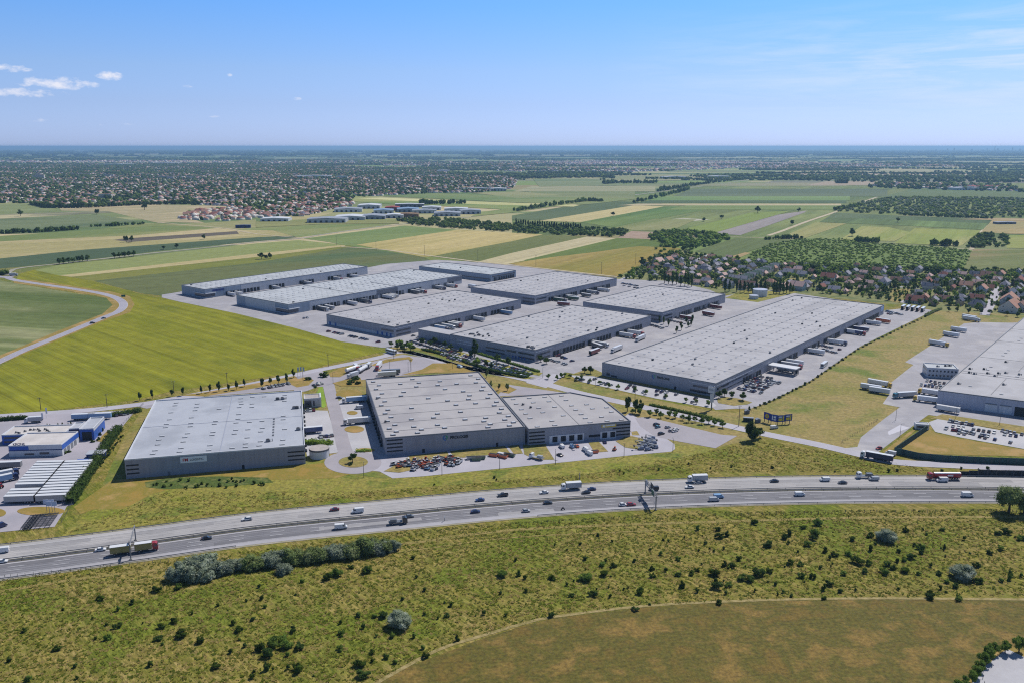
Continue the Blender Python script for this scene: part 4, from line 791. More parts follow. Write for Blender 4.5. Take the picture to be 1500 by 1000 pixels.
# dealer premises on the left: blue and white halls
BLU = M('blue_cladding', (58, 100, 184), (50, 90, 168), scale=.4, rough=.5); DBLU = M('dark_blue_cladding', (30, 50, 104), rough=.5)
RG = M('gravelled_roof', (196, 192, 192), (180, 176, 176), scale=.12, fine=.06)
q = G(14, 669); D1 = Bld('showroom_building', 'low white dealer building with a blue upper band and name on its roof edge', 'showroom', None, R(4.5), [(0, 0), (28, 0), (28, 22), (0, 22)], 6.6, WALL_W, RG, raw=q, trim=TRIMW)
D1.panel(0, 0, 28.05, 3.5, 4.0, DBLU, 'blue_stripe', .1); D1.panel(0, .5, 10.5, 4.0, 6.1, BLU, 'sign', .14); D1.panel(1, 0, 22, 3.5, 6.2, BLU, 'blue_band', .1)
D1.text(0, 2.6, 6.75, 'KRONE', 1.9, DBLU, bold=.05); D1.windows(0, 8, 13, (1.0,), 1.0, 'window', GLASS); D1.windows(0, 16, 21, (1.2,), 1.2, 'window', GLASS)
for t in (2, 6.5, 11, 15.5): D1.panel(1, t, t+3, 0, 3.2, SHUT, 'roller_door', .12)
q = G(4, 651); D2 = Bld('workshop_building', 'long low hall with a blue wall and gravelled roof behind the dealer showroom', 'workshop', None, R(6), [(0, 0), (34, 0), (34, 16), (0, 16)], 6, BLU, RG, raw=q, trim=TRIMW); D2.windows(0, 1, 30, (1, 3.4), 1.2, 'window', GLASS); D2.clutter([(6+2*k, 3+random.uniform(0, 6)) for k in range(10)], size=(.9, .9, .7))
q = G(118, 645); D3 = Bld('workshop_building', 'tall blue workshop with an open dark gate at the right of the dealer yard', 'workshop', None, R(10), [(0, 0), (7.6, 0), (7.6, 22), (0, 22)], 7.2, BLU, ROOF3, raw=q, trim=TRIMW); D3.panel(0, 1.2, 6.4, 0, 5.2, DARK, 'gate_opening', .08)
D3.panel(1, .2, 22, 5.4, 6.4, WALL_W, 'white_stripe', .06)
q = G(104, 642); D4 = Bld('workshop_building', 'narrow blue link hall between the two dealer workshops', 'workshop', None, R(10), [(0, 0), (5.4, 0), (5.4, 12), (0, 12)], 6.2, DBLU, ROOF3, raw=(q[0]-.6, q[1]), trim=TRIMW); D4.windows(0, .5, 5, (1, 3.5), 1.5, 'window', GLASS)
q = G(127, 673); D5 = empty('shed', 'small blue shed with a light flat roof beside the tall hedge', 'shed', (q[0], q[1], 0), R(8)); MB().box(0, 8.5, 0, 6, 0, 3, DBLU).obj('wall', D5); MB().box(-.4, 8.9, -.4, 6.4, 3, 3.3, ROOF3).obj('roof', D5); MB().box(1, 3.5, -.08, 0.02, .2, 2.4, SHUT).obj('door', D5)
q = G(112, 679); D6 = empty('shed', 'flat blue storage cover behind the trailers', 'shed', (q[0], q[1], 0), R(6)); MB().box(0, 8.5, 0, 2.6, 0, 1.6, BLU).obj('wall', D6); MB().box(-.2, 8.7, -.2, 2.8, 1.6, 1.8, BLU).obj('roof', D6)

# buildings of the industrial area by the town
def shed(x, y, w, d, h, ang, wall, roof, label, grp='halls of the distant industrial estate'):
    q = G(x, y); e = empty('factory_hall', label, 'factory hall', (q[0], q[1], 0), ang, grp)
    MB().box(-w/2, w/2, 0, d, 0, h, wall).obj('wall', e); mb = MB(); 
    mb.side([(-w/2-.5, h), (w/2+.5, h), (0, h+d*.04)], -.5, d+.5, roof); mb.obj('roof', e)
    for k in range(int(w//12)): MB().box(-w/2+4+k*12, -w/2+9+k*12, -.12, .02, 0, h*.6, DARK).obj('gate', e)
    return e
RB = M('blue_roof', (120, 146, 178)); RR = M('red_roof', (150, 70, 62)); RW = M('white_roof', (190, 196, 206)); RGY = M('grey_roof', (140, 148, 162)); RBR = M('brown_roof', (120, 96, 70))
IND = [(402, 325, 62, 40, 7, WALL_W, RW, 'white hall standing alone left of the industrial estate'), (478, 327, 84, 50, 9, WALL_L, RGY, 'long grey hall at the near left of the industrial estate'), (512, 323, 70, 60, 8, WALL_L, RW, 'broad white roofed hall in the industrial estate'),
 (545, 322, 60, 60, 8, WALL_G, RGY, 'grey roofed hall in the middle of the industrial estate'), (510, 311, 70, 50, 8, WALL_W, RGY, 'grey hall at the back left of the industrial estate'), (540, 306, 60, 60, 9, WALL_L, RW, 'pale hall at the back of the industrial estate'),
 (562, 313, 50, 50, 8, WALL_W, RB, 'blue roofed hall in the industrial estate'), (574, 309, 36, 40, 9, RR, RR, 'small red hall in the industrial estate'), (598, 311, 56, 50, 8, WALL_B, RB, 'light blue hall right of the red one'), (600, 304, 80, 30, 9, WALL_D, RW, 'white roofed hall behind the light blue one'),
 (596, 319, 54, 40, 8, RBR, RBR, 'brown hall at the near edge of the industrial estate'), (622, 313, 60, 40, 8, WALL_L, RGY, 'grey hall right of the light blue one'), (655, 317, 64, 50, 8, WALL_L, RGY, 'long grey hall on the right of the industrial estate'), (668, 311, 60, 40, 9, WALL_W, RW, 'white hall on the right of the industrial estate'),
 (690, 314, 50, 50, 9, WALL_L, RGY, 'last grey hall at the right end of the industrial estate'), (632, 308, 50, 40, 8, WALL_W, RW, 'small white hall behind the grey one'), (578, 320, 40, 40, 8, WALL_L, RW, 'white hall beside the brown one'), (460, 261, 180, 60, 12, WALL_W, RW, 'long white hall far off in the town'), (500, 262, 60, 40, 12, WALL_L, RGY, 'grey hall beside the long white one in the town'),
 (700, 280, 120, 50, 9, WALL_D, RGY, 'dark flat hall at the edge of the town'), (730, 280, 60, 50, 9, WALL_L, RW, 'pale hall at the right end of the town'), (990, 262, 130, 60, 10, WALL_W, RW, 'white hall beyond the green fields'), (1055, 261, 110, 50, 10, WALL_W, RW, 'second white hall beyond the green fields'), (1100, 258, 40, 50, 10, WALL_W, RGY, 'grey hall beyond the green fields'),
 (1420, 279, 110, 60, 9, WALL_W, RGY, 'grey hall far off beyond the wood on the right'), (1450, 277, 120, 60, 10, WALL_W, RR, 'dark red roofed hall far off beyond the wood'), (170, 243, 300, 80, 14, WALL_W, RW, 'very long white hall far away beyond the town'), (240, 241, 260, 80, 14, WALL_W, RW, 'second very long white hall far away beyond the town'), (650, 253, 80, 60, 14, WALL_W, RW, 'white block far away in the woods'), (1475, 329, 44, 16, 5, WALL_D, RGY, 'low dark shed in the field on the right'), (107, 329.5, 1, 1, 1, None, None, None)]
for i, (x, y, w, d, h_, wm, rm, lb) in enumerate(IND):
    if wm: shed(x, y, w, d, h_, R(random.choice((3, 5, 8))), wm, rm, lb)
shed(356, 334.5, 30, 10, 6, R(10), DBLU, DBLU, 'dark blue shed alone in the fields left of centre')
# towers on the horizon at the right
for i, (x, h_, w) in enumerate([(1371, 70, 30), (1388, 90, 26), (1398, 110, 34), (1424, 80, 40), (1440, 60, 40), (1446, 100, 22), (1457, 150, 22), (1462, 90, 40), (1471, 60, 34), (1483, 130, 26), (1494, 80, 40)]):
    q = G(x, 222.5); e = empty('tower_block', 'hazy tower block on the far right horizon, number %s from the left' % ('one two three four five six seven eight nine ten eleven'.split()[i]), 'tower block', (q[0], q[1], 0), 0, 'tower blocks on the horizon')
    b = MB(); b.box(-w/2, w/2, 0, w, 0, h_, M('tower_concrete', (150, 150, 150))); b.box(-w/5, w/5, w*.2, w*.6, h_, h_+8, MATS['tower_concrete']); b.obj('block', e)

# ------------------------------------------------------------------ vehicles (front towards +x)
PAINTS = dict(white=(212, 214, 218), silver=(160, 164, 170), grey=(104, 108, 114), black=(38, 40, 46), blue=(44, 70, 124), red=(150, 34, 38), darkred=(110, 30, 42), green=(52, 88, 70), yellow=(206, 168, 40), orange=(196, 96, 52), navy=(34, 46, 92), teal=(70, 128, 150), olive=(128, 120, 62), maroon=(112, 34, 46), lightblue=(120, 158, 196), bluegrey=(128, 138, 160))
def paint(c): return M(c+'_paint', PAINTS[c], rough=.35, spec=.5, coat=.4)
TYRE = M('tyre_rubber', (30, 30, 32), rough=.9); RIM = M('wheel_rim', (150, 152, 156), rough=.4); HEAD = M('headlight_glass', (225, 228, 232), rough=.2); TAIL = M('tail_light', (150, 24, 24), rough=.3); PLAST = M('black_plastic', (40, 42, 46), rough=.7)
def wheel(r=.33, w=.22):
    b = MB(); b.cyl((0, -w/2, 0), (0, w/2, 0), r, TYRE, 12); b.cyl((0, -w/2-.01, 0), (0, w/2+.01, 0), r*.58, RIM, 8); return b.mesh('wheel')
WM = {}
def wheels(L, xs, y, r=.33, w=.22):
    k = (r, w)
    if k not in WM: WM[k] = wheel(r, w)
    for x in xs:
        for s in (-1, 1): L.append(('wheel', WM[k], (x, s*y, r)))
def mesh_of(fn, name): b = MB(); fn(b); m = b.mesh(name); fix_normals(m); return m
VC = {}
def vparts(kind, c, c2=None):
    key = (kind, c, c2)
    if key in VC: return VC[key]
    P = []; pt = paint(c); p2 = paint(c2) if c2 else pt
    def add(n, fn, off=(0, 0, 0)): P.append((n, mesh_of(fn, n), off))
    def light_pair(x, y, z, n='headlight', mt=HEAD, sx=.1, sy=.22, sz=.12):
        me = MB().box(-sx/2, sx/2, -sy, sy, -sz, sz, mt).mesh(n)
        for s in (-1, 1): P.append((n, me, (x, s*y, z)))
    tum = lambda z0, k: (lambda x, z: max(0, (z-z0)*k))
    if kind in ('car', 'estate', 'suv', 'small'):
        l = dict(car=2.2, estate=2.3, suv=2.3, small=1.9)[kind]; hh = dict(car=1.42, estate=1.45, suv=1.7, small=1.48)[kind]; w = .9; bl = .88 if kind != 'suv' else 1.02
        back = -l+.25 if kind in ('estate', 'suv', 'small') else -l+.75
        add('body', lambda b: (b.side([(-l, .3), (-l-.02, .62), (-l+.08, bl), (1.0*l/2.2, bl), (l-.3, bl-.14), (l, .58), (l-.02, .3)], -w, w, pt, lambda x, z: .05 if abs(x) > l-.1 else 0), b.box(back+.42, .32, -w+.2, w-.2, hh-.05, hh+.02, pt, (back+.5, .22, -w+.26, w-.26))))
        add('window', lambda b: b.side([(back, bl-.02), (back+.4, hh-.05), (.34, hh-.05), (1.12*l/2.2, bl-.02)], -w+.04, w-.04, GLASS, tum(bl, .3)))
        light_pair(l-.04, .62, .62); light_pair(-l, .62, .7, 'tail_light', TAIL); wheels(P, (-l*.6, l*.62), .82)
    elif kind in ('van', 'minibus'):
        l = 2.75 if kind == 'van' else 2.4; hh = 2.3 if kind == 'van' else 1.95
        add('body', lambda b: b.side([(-l, .35), (-l, hh-.08), (-l+.1, hh), (l-1.35, hh), (l-.75, 1.35), (l-.12, 1.02), (l, .8), (l, .35)], -.98, .98, pt, tum(1.0, .09)))
        add('windscreen', lambda b: b.side([(l-1.32, hh-.12), (l-1.27, hh-.1), (l-.68, 1.38), (l-.74, 1.34)], -.86, .86, GLASS))
        add('window', lambda b: b.side([(l-1.95, 1.35), (l-1.95, hh-.4), (l-1.4, hh-.4), (l-.95, 1.35)], -.985, .985, GLASS, tum(1.2, .06)))
        light_pair(l-.03, .72, .8); light_pair(-l, .85, 1.0, 'tail_light', TAIL, .08, .08, .25); wheels(P, (-l*.6, l*.64), .88, .35)
    elif kind == 'pickup':
        add('body', lambda b: (b.box(-2.6, 2.5, -.9, .9, .4, .95, pt), b.box(-2.6, -.9, -.9, -.8, .95, 1.25, pt), b.box(-2.6, -.9, .8, .9, .95, 1.25, pt), b.box(-2.6, -2.5, -.8, .8, .95, 1.25, pt), b.box(-.5, .6, -.75, .75, 1.62, 1.7, pt)))
        add('window', lambda b: b.side([(-.85, .93), (-.7, 1.63), (.6, 1.63), (1.2, .93)], -.86, .86, GLASS, tum(.95, .14)))
        light_pair(2.5, .7, .75); wheels(P, (-1.6, 1.6), .85, .38)
    elif kind == 'bus':
        add('body', lambda b: b.side([(-6, .4), (-6, 3.1), (-5.8, 3.2), (5.8, 3.2), (6, 3.0), (6.1, .4)], -1.27, 1.27, pt))
        add('window', lambda b: b.box(-5.7, 5.5, -1.29, 1.29, 1.6, 2.6, GLASS)); add('windscreen', lambda b: b.box(6.02, 6.14, -1.15, 1.15, 1.1, 2.8, GLASS)); wheels(P, (-3.6, 4.0), 1.15, .48, .3)
    elif kind == 'tractor':
        add('body', lambda b: (b.box(-1.2, 1.4, -.45, .45, .8, 1.5, pt), b.box(-1.0, .1, -.6, .6, 1.5, 2.6, pt))); add('window', lambda b: b.box(-1.02, .13, -.62, .62, 1.7, 2.45, GLASS)); wheels(P, (-.8,), .8, .75, .4); wheels(P, (1.0,), .7, .45, .3)
    elif kind == 'machine':       # compact works machine with an arm
        add('body', lambda b: (b.box(-1.3, 1.0, -.8, .8, .5, 1.15, pt), b.box(-1.3, -.5, -.7, .7, 1.15, 1.5, DSTEEL)))
        add('cab', lambda b: (b.box(-.4, .6, -.6, .1, 1.15, 2.1, GLASS), b.box(-.45, .65, -.65, .15, 2.1, 2.2, p2)))
        add('arm', lambda b: (b.cyl((.3, .4, 1.1), (1.9, .4, 1.9), .12, pt, 6), b.cyl((1.9, .4, 1.9), (2.4, .4, .6), .1, pt, 6))); add('track', lambda b: (b.box(-1.3, 1.3, -1.0, -.6, .05, .55, TYRE), b.box(-1.3, 1.3, .6, 1.0, .05, .55, TYRE)))
    elif kind == 'lift':          # folded boom lift
        add('base', lambda b: b.box(-1.6, 1.6, -1, 1, .4, 1.0, pt)); add('turret', lambda b: b.box(-1.4, .6, -.7, .7, 1.0, 1.9, pt))
        add('boom', lambda b: (b.cyl((-1.0, 0, 1.9), (3.6, 0, 2.6), .17, p2, 6), b.cyl((-1.0, .3, 1.6), (2.6, .3, 2.0), .14, p2, 6))); add('basket', lambda b: (b.box(3.6, 4.3, -.7, .7, 1.7, 1.8, DSTEEL), b.box(3.6, 3.66, -.7, .7, 1.8, 2.7, STEEL), b.box(4.24, 4.3, -.7, .7, 1.8, 2.7, STEEL), b.box(3.6, 4.3, -.7, -.64, 2.6, 2.7, STEEL), b.box(3.6, 4.3, .64, .7, 2.6, 2.7, STEEL))); wheels(P, (-1.1, 1.1), .95, .45, .3)
    elif kind == 'skip':
        add('body', lambda b: (b.box(-2.2, 2.2, -1.1, 1.1, .15, 1.5, pt, (-2.7, 2.7, -1.15, 1.15)),)); add('opening', lambda b: b.box(-2.5, 2.5, -1.0, 1.0, 1.46, 1.53, DARK)); add('rib', lambda b: [b.box(x-.07, x+.07, -1.2, 1.2, .2, 1.45, pt) for x in (-1.5, -.5, .5, 1.5)])
    elif kind == 'frame':         # bare trailer chassis
        add('beam', lambda b: (b.box(-6, 6, -.6, -.4, .95, 1.2, DSTEEL), b.box(-6, 6, .4, .6, .95, 1.2, DSTEEL), *[b.box(x-.1, x+.1, -1.2, 1.2, 1.0, 1.15, DSTEEL) for x in (-5.8, -4, -2, 0, 2, 4, 5.8)])); wheels(P, (-4.8, -3.5, -2.2), 1.05, .5, .34)
    else:                         # lorries
        def cab(x, hgt=3.5):
            add('cab', lambda b: b.side([(x-2.2, .9), (x-2.2, hgt), (x-1.0, hgt+.12), (x-.22, hgt-.3), (x, 1.9), (x+.03, .55), (x-.6, .5)], -1.22, 1.22, pt))
            add('windscreen', lambda b: b.side([(x-.19, hgt-.42), (x-.13, hgt-.42), (x+.05, 2.0), (x-.01, 2.0)], -1.08, 1.08, GLASS)); add('window', lambda b: b.box(x-1.35, x-.35, -1.235, 1.235, 2.05, 2.8, GLASS))
            light_pair(x+.02, .85, .85)
        def cargo(x0, x1, mt=None, z0=1.15, z1=3.95):
            mt = mt or p2
            add('cargo_box', lambda b: (b.box(x0, x1, -1.25, 1.25, z0, z1, mt), b.box(x0-.02, x1+.02, -1.28, 1.28, z1-.1, z1+.03, paint('white') if c2 not in (None, 'grey') or c in ('white',) else mt), b.box(x0-.02, x0+.06, -1.28, 1.28, z0, z1, PLAST)))
            add('chassis', lambda b: (b.box(x0+.2, x1-.3, -.5, .5, .75, z0, DSTEEL), b.box(x0+2.5, x1-4 if x1-x0 > 9 else x1-1.5, -1.15, 1.15, .55, 1.0, PLAST)))
            light_pair(x0-.03, 1.0, 1.0, 'tail_light', TAIL)
        if kind == 'semi': cab(8.2); cargo(-8.2, 5.5); add('tractor_frame', lambda b: b.box(3.2, 7, -.5, .5, .6, 1.0, DSTEEL)); wheels(P, (-6.4, -5.1, -3.8, 4.3, 7.1), 1.05, .5, .34)
        if kind == 'tanker':
            cab(8.2); add('tank', lambda b: (b.cyl((-8.2, 0, 2.45), (5.4, 0, 2.45), 1.32, p2, 20), b.cyl((-7.9, 0, 2.9), (5.2, 0, 2.9), 1.06, paint('white'), 20))); add('chassis', lambda b: b.box(-8, 7, -.5, .5, .7, 1.2, DSTEEL)); wheels(P, (-6.4, -5.1, -3.8, 4.3, 7.1), 1.05, .5, .34)
            add('lettering_panel', lambda b: b.box(-4.0, -1.2, -1.36, 1.36, 2.2, 2.9, paint('white')))
        if kind == 'drawbar': cab(9.2); cargo(.2, 6.8); cargo(-9.2, -1.2); add('drawbar', lambda b: b.box(-1.3, .4, -.08, .08, .8, .95, DSTEEL)); wheels(P, (-7.6, -2.6, 1.8, 8.0), 1.05, .5, .34)
        if kind == 'box': cab(5.0, 3.1); cargo(-5.0, 2.6, z1=3.8); wheels(P, (-3.2, 3.8), 1.05, .48, .3)
        if kind == 'flat': cab(4.2, 3.0); add('platform', lambda b: (b.box(-4.2, 1.9, -1.2, 1.2, 1.0, 1.25, p2), b.box(-4.2, -4.1, -1.2, 1.2, 1.25, 1.8, p2), b.box(-3.6, -.6, -.9, .9, 1.25, 2.5, p2))); wheels(P, (-2.6, 3.0), 1.05, .46, .3)
        if kind == 'trailer': cargo(-6.8, 6.8, p2); wheels(P, (-5.2, -3.9, -2.6), 1.05, .5, .34); add('landing_leg', lambda b: (b.box(3.6, 3.8, -.9, -.7, 0, 1.15, DSTEEL), b.box(3.6, 3.8, .7, .9, 0, 1.15, DSTEEL)))
    VC[key] = P; return P
CATS = dict(car='car', estate='car', suv='car', small='car', van='van', minibus='van', pickup='pickup truck', bus='bus', tractor='tractor', machine='works machine', lift='boom lift', skip='skip', frame='trailer frame', semi='lorry', tanker='tanker lorry', drawbar='lorry', box='lorry', flat='lorry', trailer='trailer')
NAMES = dict(car='saloon_car', estate='estate_car', suv='off_road_car', small='small_car', van='delivery_van', minibus='passenger_van', pickup='pickup_truck', bus='bus', tractor='tractor', machine='works_machine', lift='boom_lift', skip='waste_skip', frame='trailer_frame', semi='articulated_lorry', tanker='tanker_lorry', drawbar='drawbar_lorry', box='box_lorry', flat='flatbed_lorry', trailer='lorry_trailer')
def vehicle(kind, c, X, Y, h, label, c2=None, z=.13, group=None, name=None):
    e = empty(name or NAMES[kind], label, CATS[kind], (X, Y, z), h, group)
    for n, me, off in vparts(kind, c, c2):
        o = link(n, me, e); o.location = off
    return e
FLAT = {}
def lotcar(kind, c, X, Y, h, label, group, z=.13):          # parked far off: one mesh, too small to show parts
    k = (kind, c)
    if k not in FLAT:
        b = MB()
        for n, me, off in vparts(kind, c):
            for p in me.polygons: b.add([tuple(me.vertices[i].co[q]+off[q] for q in range(3)) for i in p.vertices], [tuple(range(len(p.vertices)))], me.materials[p.material_index])
        FLAT[k] = b.mesh(NAMES[kind])
    o = link('parked_car', FLAT[k]); o.location = (X, Y, z); o.rotation_euler = (0, 0, h); return tag(o, label, 'car', group)
def along(px):                                              # heading of the motorway at a photo column
    P = G(px, 740); j = min(range(1, len(MC)-1), key=lambda i: abs(pix(*MC[i])[0]-px)); return atan2(MC[j+1][1]-MC[j-1][1], MC[j+1][0]-MC[j-1][0])
def mway(kind, c, x, y, d, label, c2=None):
    q = G(x, y); h = along(x)+(0 if d > 0 else pi); return vehicle(kind, c, q[0], q[1], h, label, c2, .23, 'vehicles driving on the motorway')
for a in [('van', 'white', 3, 809, -1, 'white van at the left edge of the photo on the far carriageway'), ('estate', 'white', 362, 761.5, -1, 'white estate car on the far carriageway below the white roofed warehouse'),
    ('car', 'darkred', 490, 747.5, -1, 'dark red car on the far carriageway ahead of a white van'), ('van', 'white', 524, 750.5, -1, 'white van following the dark red car'), ('car', 'blue', 703, 733.5, -1, 'blue car on the far carriageway near the dark pickup'),
    ('pickup', 'black', 736.5, 726.5, -1, 'dark pickup on the far carriageway behind the blue car'), ('car', 'white', 797, 722.5, -1, 'white car alone on the far carriageway left of a box lorry'), ('box', 'white', 836.5, 716.5, -1, 'white box lorry on the far carriageway above two dark cars', 'silver'),
    ('car', 'black', 858.5, 722.5, -1, 'black car in the lane nearest the median behind the white box lorry'), ('car', 'navy', 866.5, 717.5, -1, 'dark blue car beside the black one behind the box lorry'), ('minibus', 'black', 957.5, 717.5, -1, 'black van just behind the sign gantry'),
    ('car', 'white', 1010, 714.5, -1, 'white car on the far carriageway in front of the long white lorry'), ('car', 'silver', 1022, 708, -1, 'silver car alongside the white lorry'), ('box', 'white', 1021.5, 705.5, -1, 'white lorry with a plain box beside a silver car', 'silver'),
    ('car', 'black', 1134, 705.5, -1, 'black car alone on the far carriageway near the middle right'), ('minibus', 'white', 1208, 704, -1, 'small white van on the far carriageway ahead of a black car'), ('car', 'black', 1234, 708, -1, 'black car between the small white van and the flatbed lorry'),
    ('flat', 'white', 1266.5, 699.5, -1, 'white cabbed flatbed lorry with a dark load', 'grey'), ('minibus', 'silver', 1280, 703, -1, 'silver people carrier beside the flatbed lorry'), ('tanker', 'red', 1382, 702, -1, 'red tanker lorry with a white topped tank', 'red'), ('van', 'white', 1379.5, 705, -1, 'white van in front of the red tanker lorry'),
    ('car', 'white', 3, 824, 1, 'white car at the left edge of the photo on the near carriageway'), ('car', 'white', 147.5, 806.5, 1, 'white car following the yellow lorry on the near carriageway'), ('drawbar', 'red', 197.5, 809, 1, 'olive and yellow lorry with trailer and a red cab under the overhead gantry', 'olive'),
    ('car', 'black', 303, 789.5, 1, 'dark car on the near carriageway ahead of the red cabbed lorry'), ('van', 'white', 499.5, 774, 1, 'white van on the near carriageway above the silver green thicket'), ('flat', 'black', 583, 767, 1, 'dark flatbed lorry on the near carriageway', 'grey'),
    ('car', 'grey', 599.5, 757.5, 1, 'dark grey car passing the dark flatbed lorry'), ('car', 'navy', 696.5, 750.5, 1, 'dark blue car on the near carriageway below the blue one'), ('car', 'black', 802.5, 737.5, 1, 'black car in the near carriageway lane beside the median'), ('small', 'silver', 770.5, 749.5, 1, 'silver car on the near carriageway left of the motorcycle'),
    ('small', 'white', 912.5, 740.5, 1, 'small white car close behind a red one before the gantry'), ('estate', 'red', 924.5, 740, 1, 'red car in front of the small white car before the gantry'), ('minibus', 'silver', 1046, 733.5, 1, 'silver van on the near carriageway, the left one of a pair'), ('minibus', 'lightblue', 1052.5, 729, 1, 'pale blue van overtaking the silver one'),
    ('minibus', 'white', 1171.5, 725.5, 1, 'small white van alone on the near carriageway right of centre'), ('van', 'white', 1417, 727, 1, 'white van on the near carriageway left of the big willow')]:
    mway(*a[:6], c2=(a[6] if len(a) > 6 else None))
q = G(824.5, 746.5); mc = empty('motorcycle', 'dark motorcycle with its rider in the near lane', 'motorcycle', (q[0], q[1], .2), along(824), 'vehicles driving on the motorway')
b = MB(); b.box(-.7, .6, -.14, .14, .45, .85, PLAST); b.cyl((.5, 0, .5), (.35, 0, 1.1), .05, STEEL, 6); b.cyl((.38, -.35, 1.05), (.38, .35, 1.05), .03, STEEL, 6); b.obj('frame', mc)
for x in (-.7, .7): b = MB(); b.cyl((x, -.07, .32), (x, .07, .32), .32, TYRE, 12); b.obj('wheel', mc)
# the rider: one skinned body leaning over the bars
me = bpy.data.meshes.new('rider'); me.from_pydata([(-.25, 0, .9), (-.1, 0, 1.2), (.05, 0, 1.42), (.1, 0, 1.52), (.16, 0, 1.68), (.12, .22, 1.36), (.25, .3, 1.15), (.42, .3, 1.08), (.12, -.22, 1.36), (.25, -.3, 1.15), (.42, -.3, 1.08), (.1, .2, .75), (-.2, .2, .35), (.1, -.2, .75), (-.2, -.2, .35), (-.02, .2, .3), (-.02, -.2, .3)],
    [(0, 1), (1, 2), (2, 3), (3, 4), (2, 5), (5, 6), (6, 7), (2, 8), (8, 9), (9, 10), (0, 11), (11, 12), (0, 13), (13, 14), (12, 15), (14, 16)], [])
ro = link('person', me); ro.modifiers.new('skin', 'SKIN'); ro.modifiers.new('sub', 'SUBSURF').levels = 1; ro.location = mc.location; ro.rotation_euler = mc.rotation_euler; tag(ro, 'rider in dark clothes and helmet leaning over the motorcycle bars', 'person')
me.materials.append(PLAST)
for v, r in zip(me.skin_vertices[0].data, [.17, .16, .16, .07, .14, .08, .06, .05, .08, .06, .05, .11, .07, .11, .07, .06, .06]): v.radius = (r, r)
me.skin_vertices[0].data[0].use_root = True
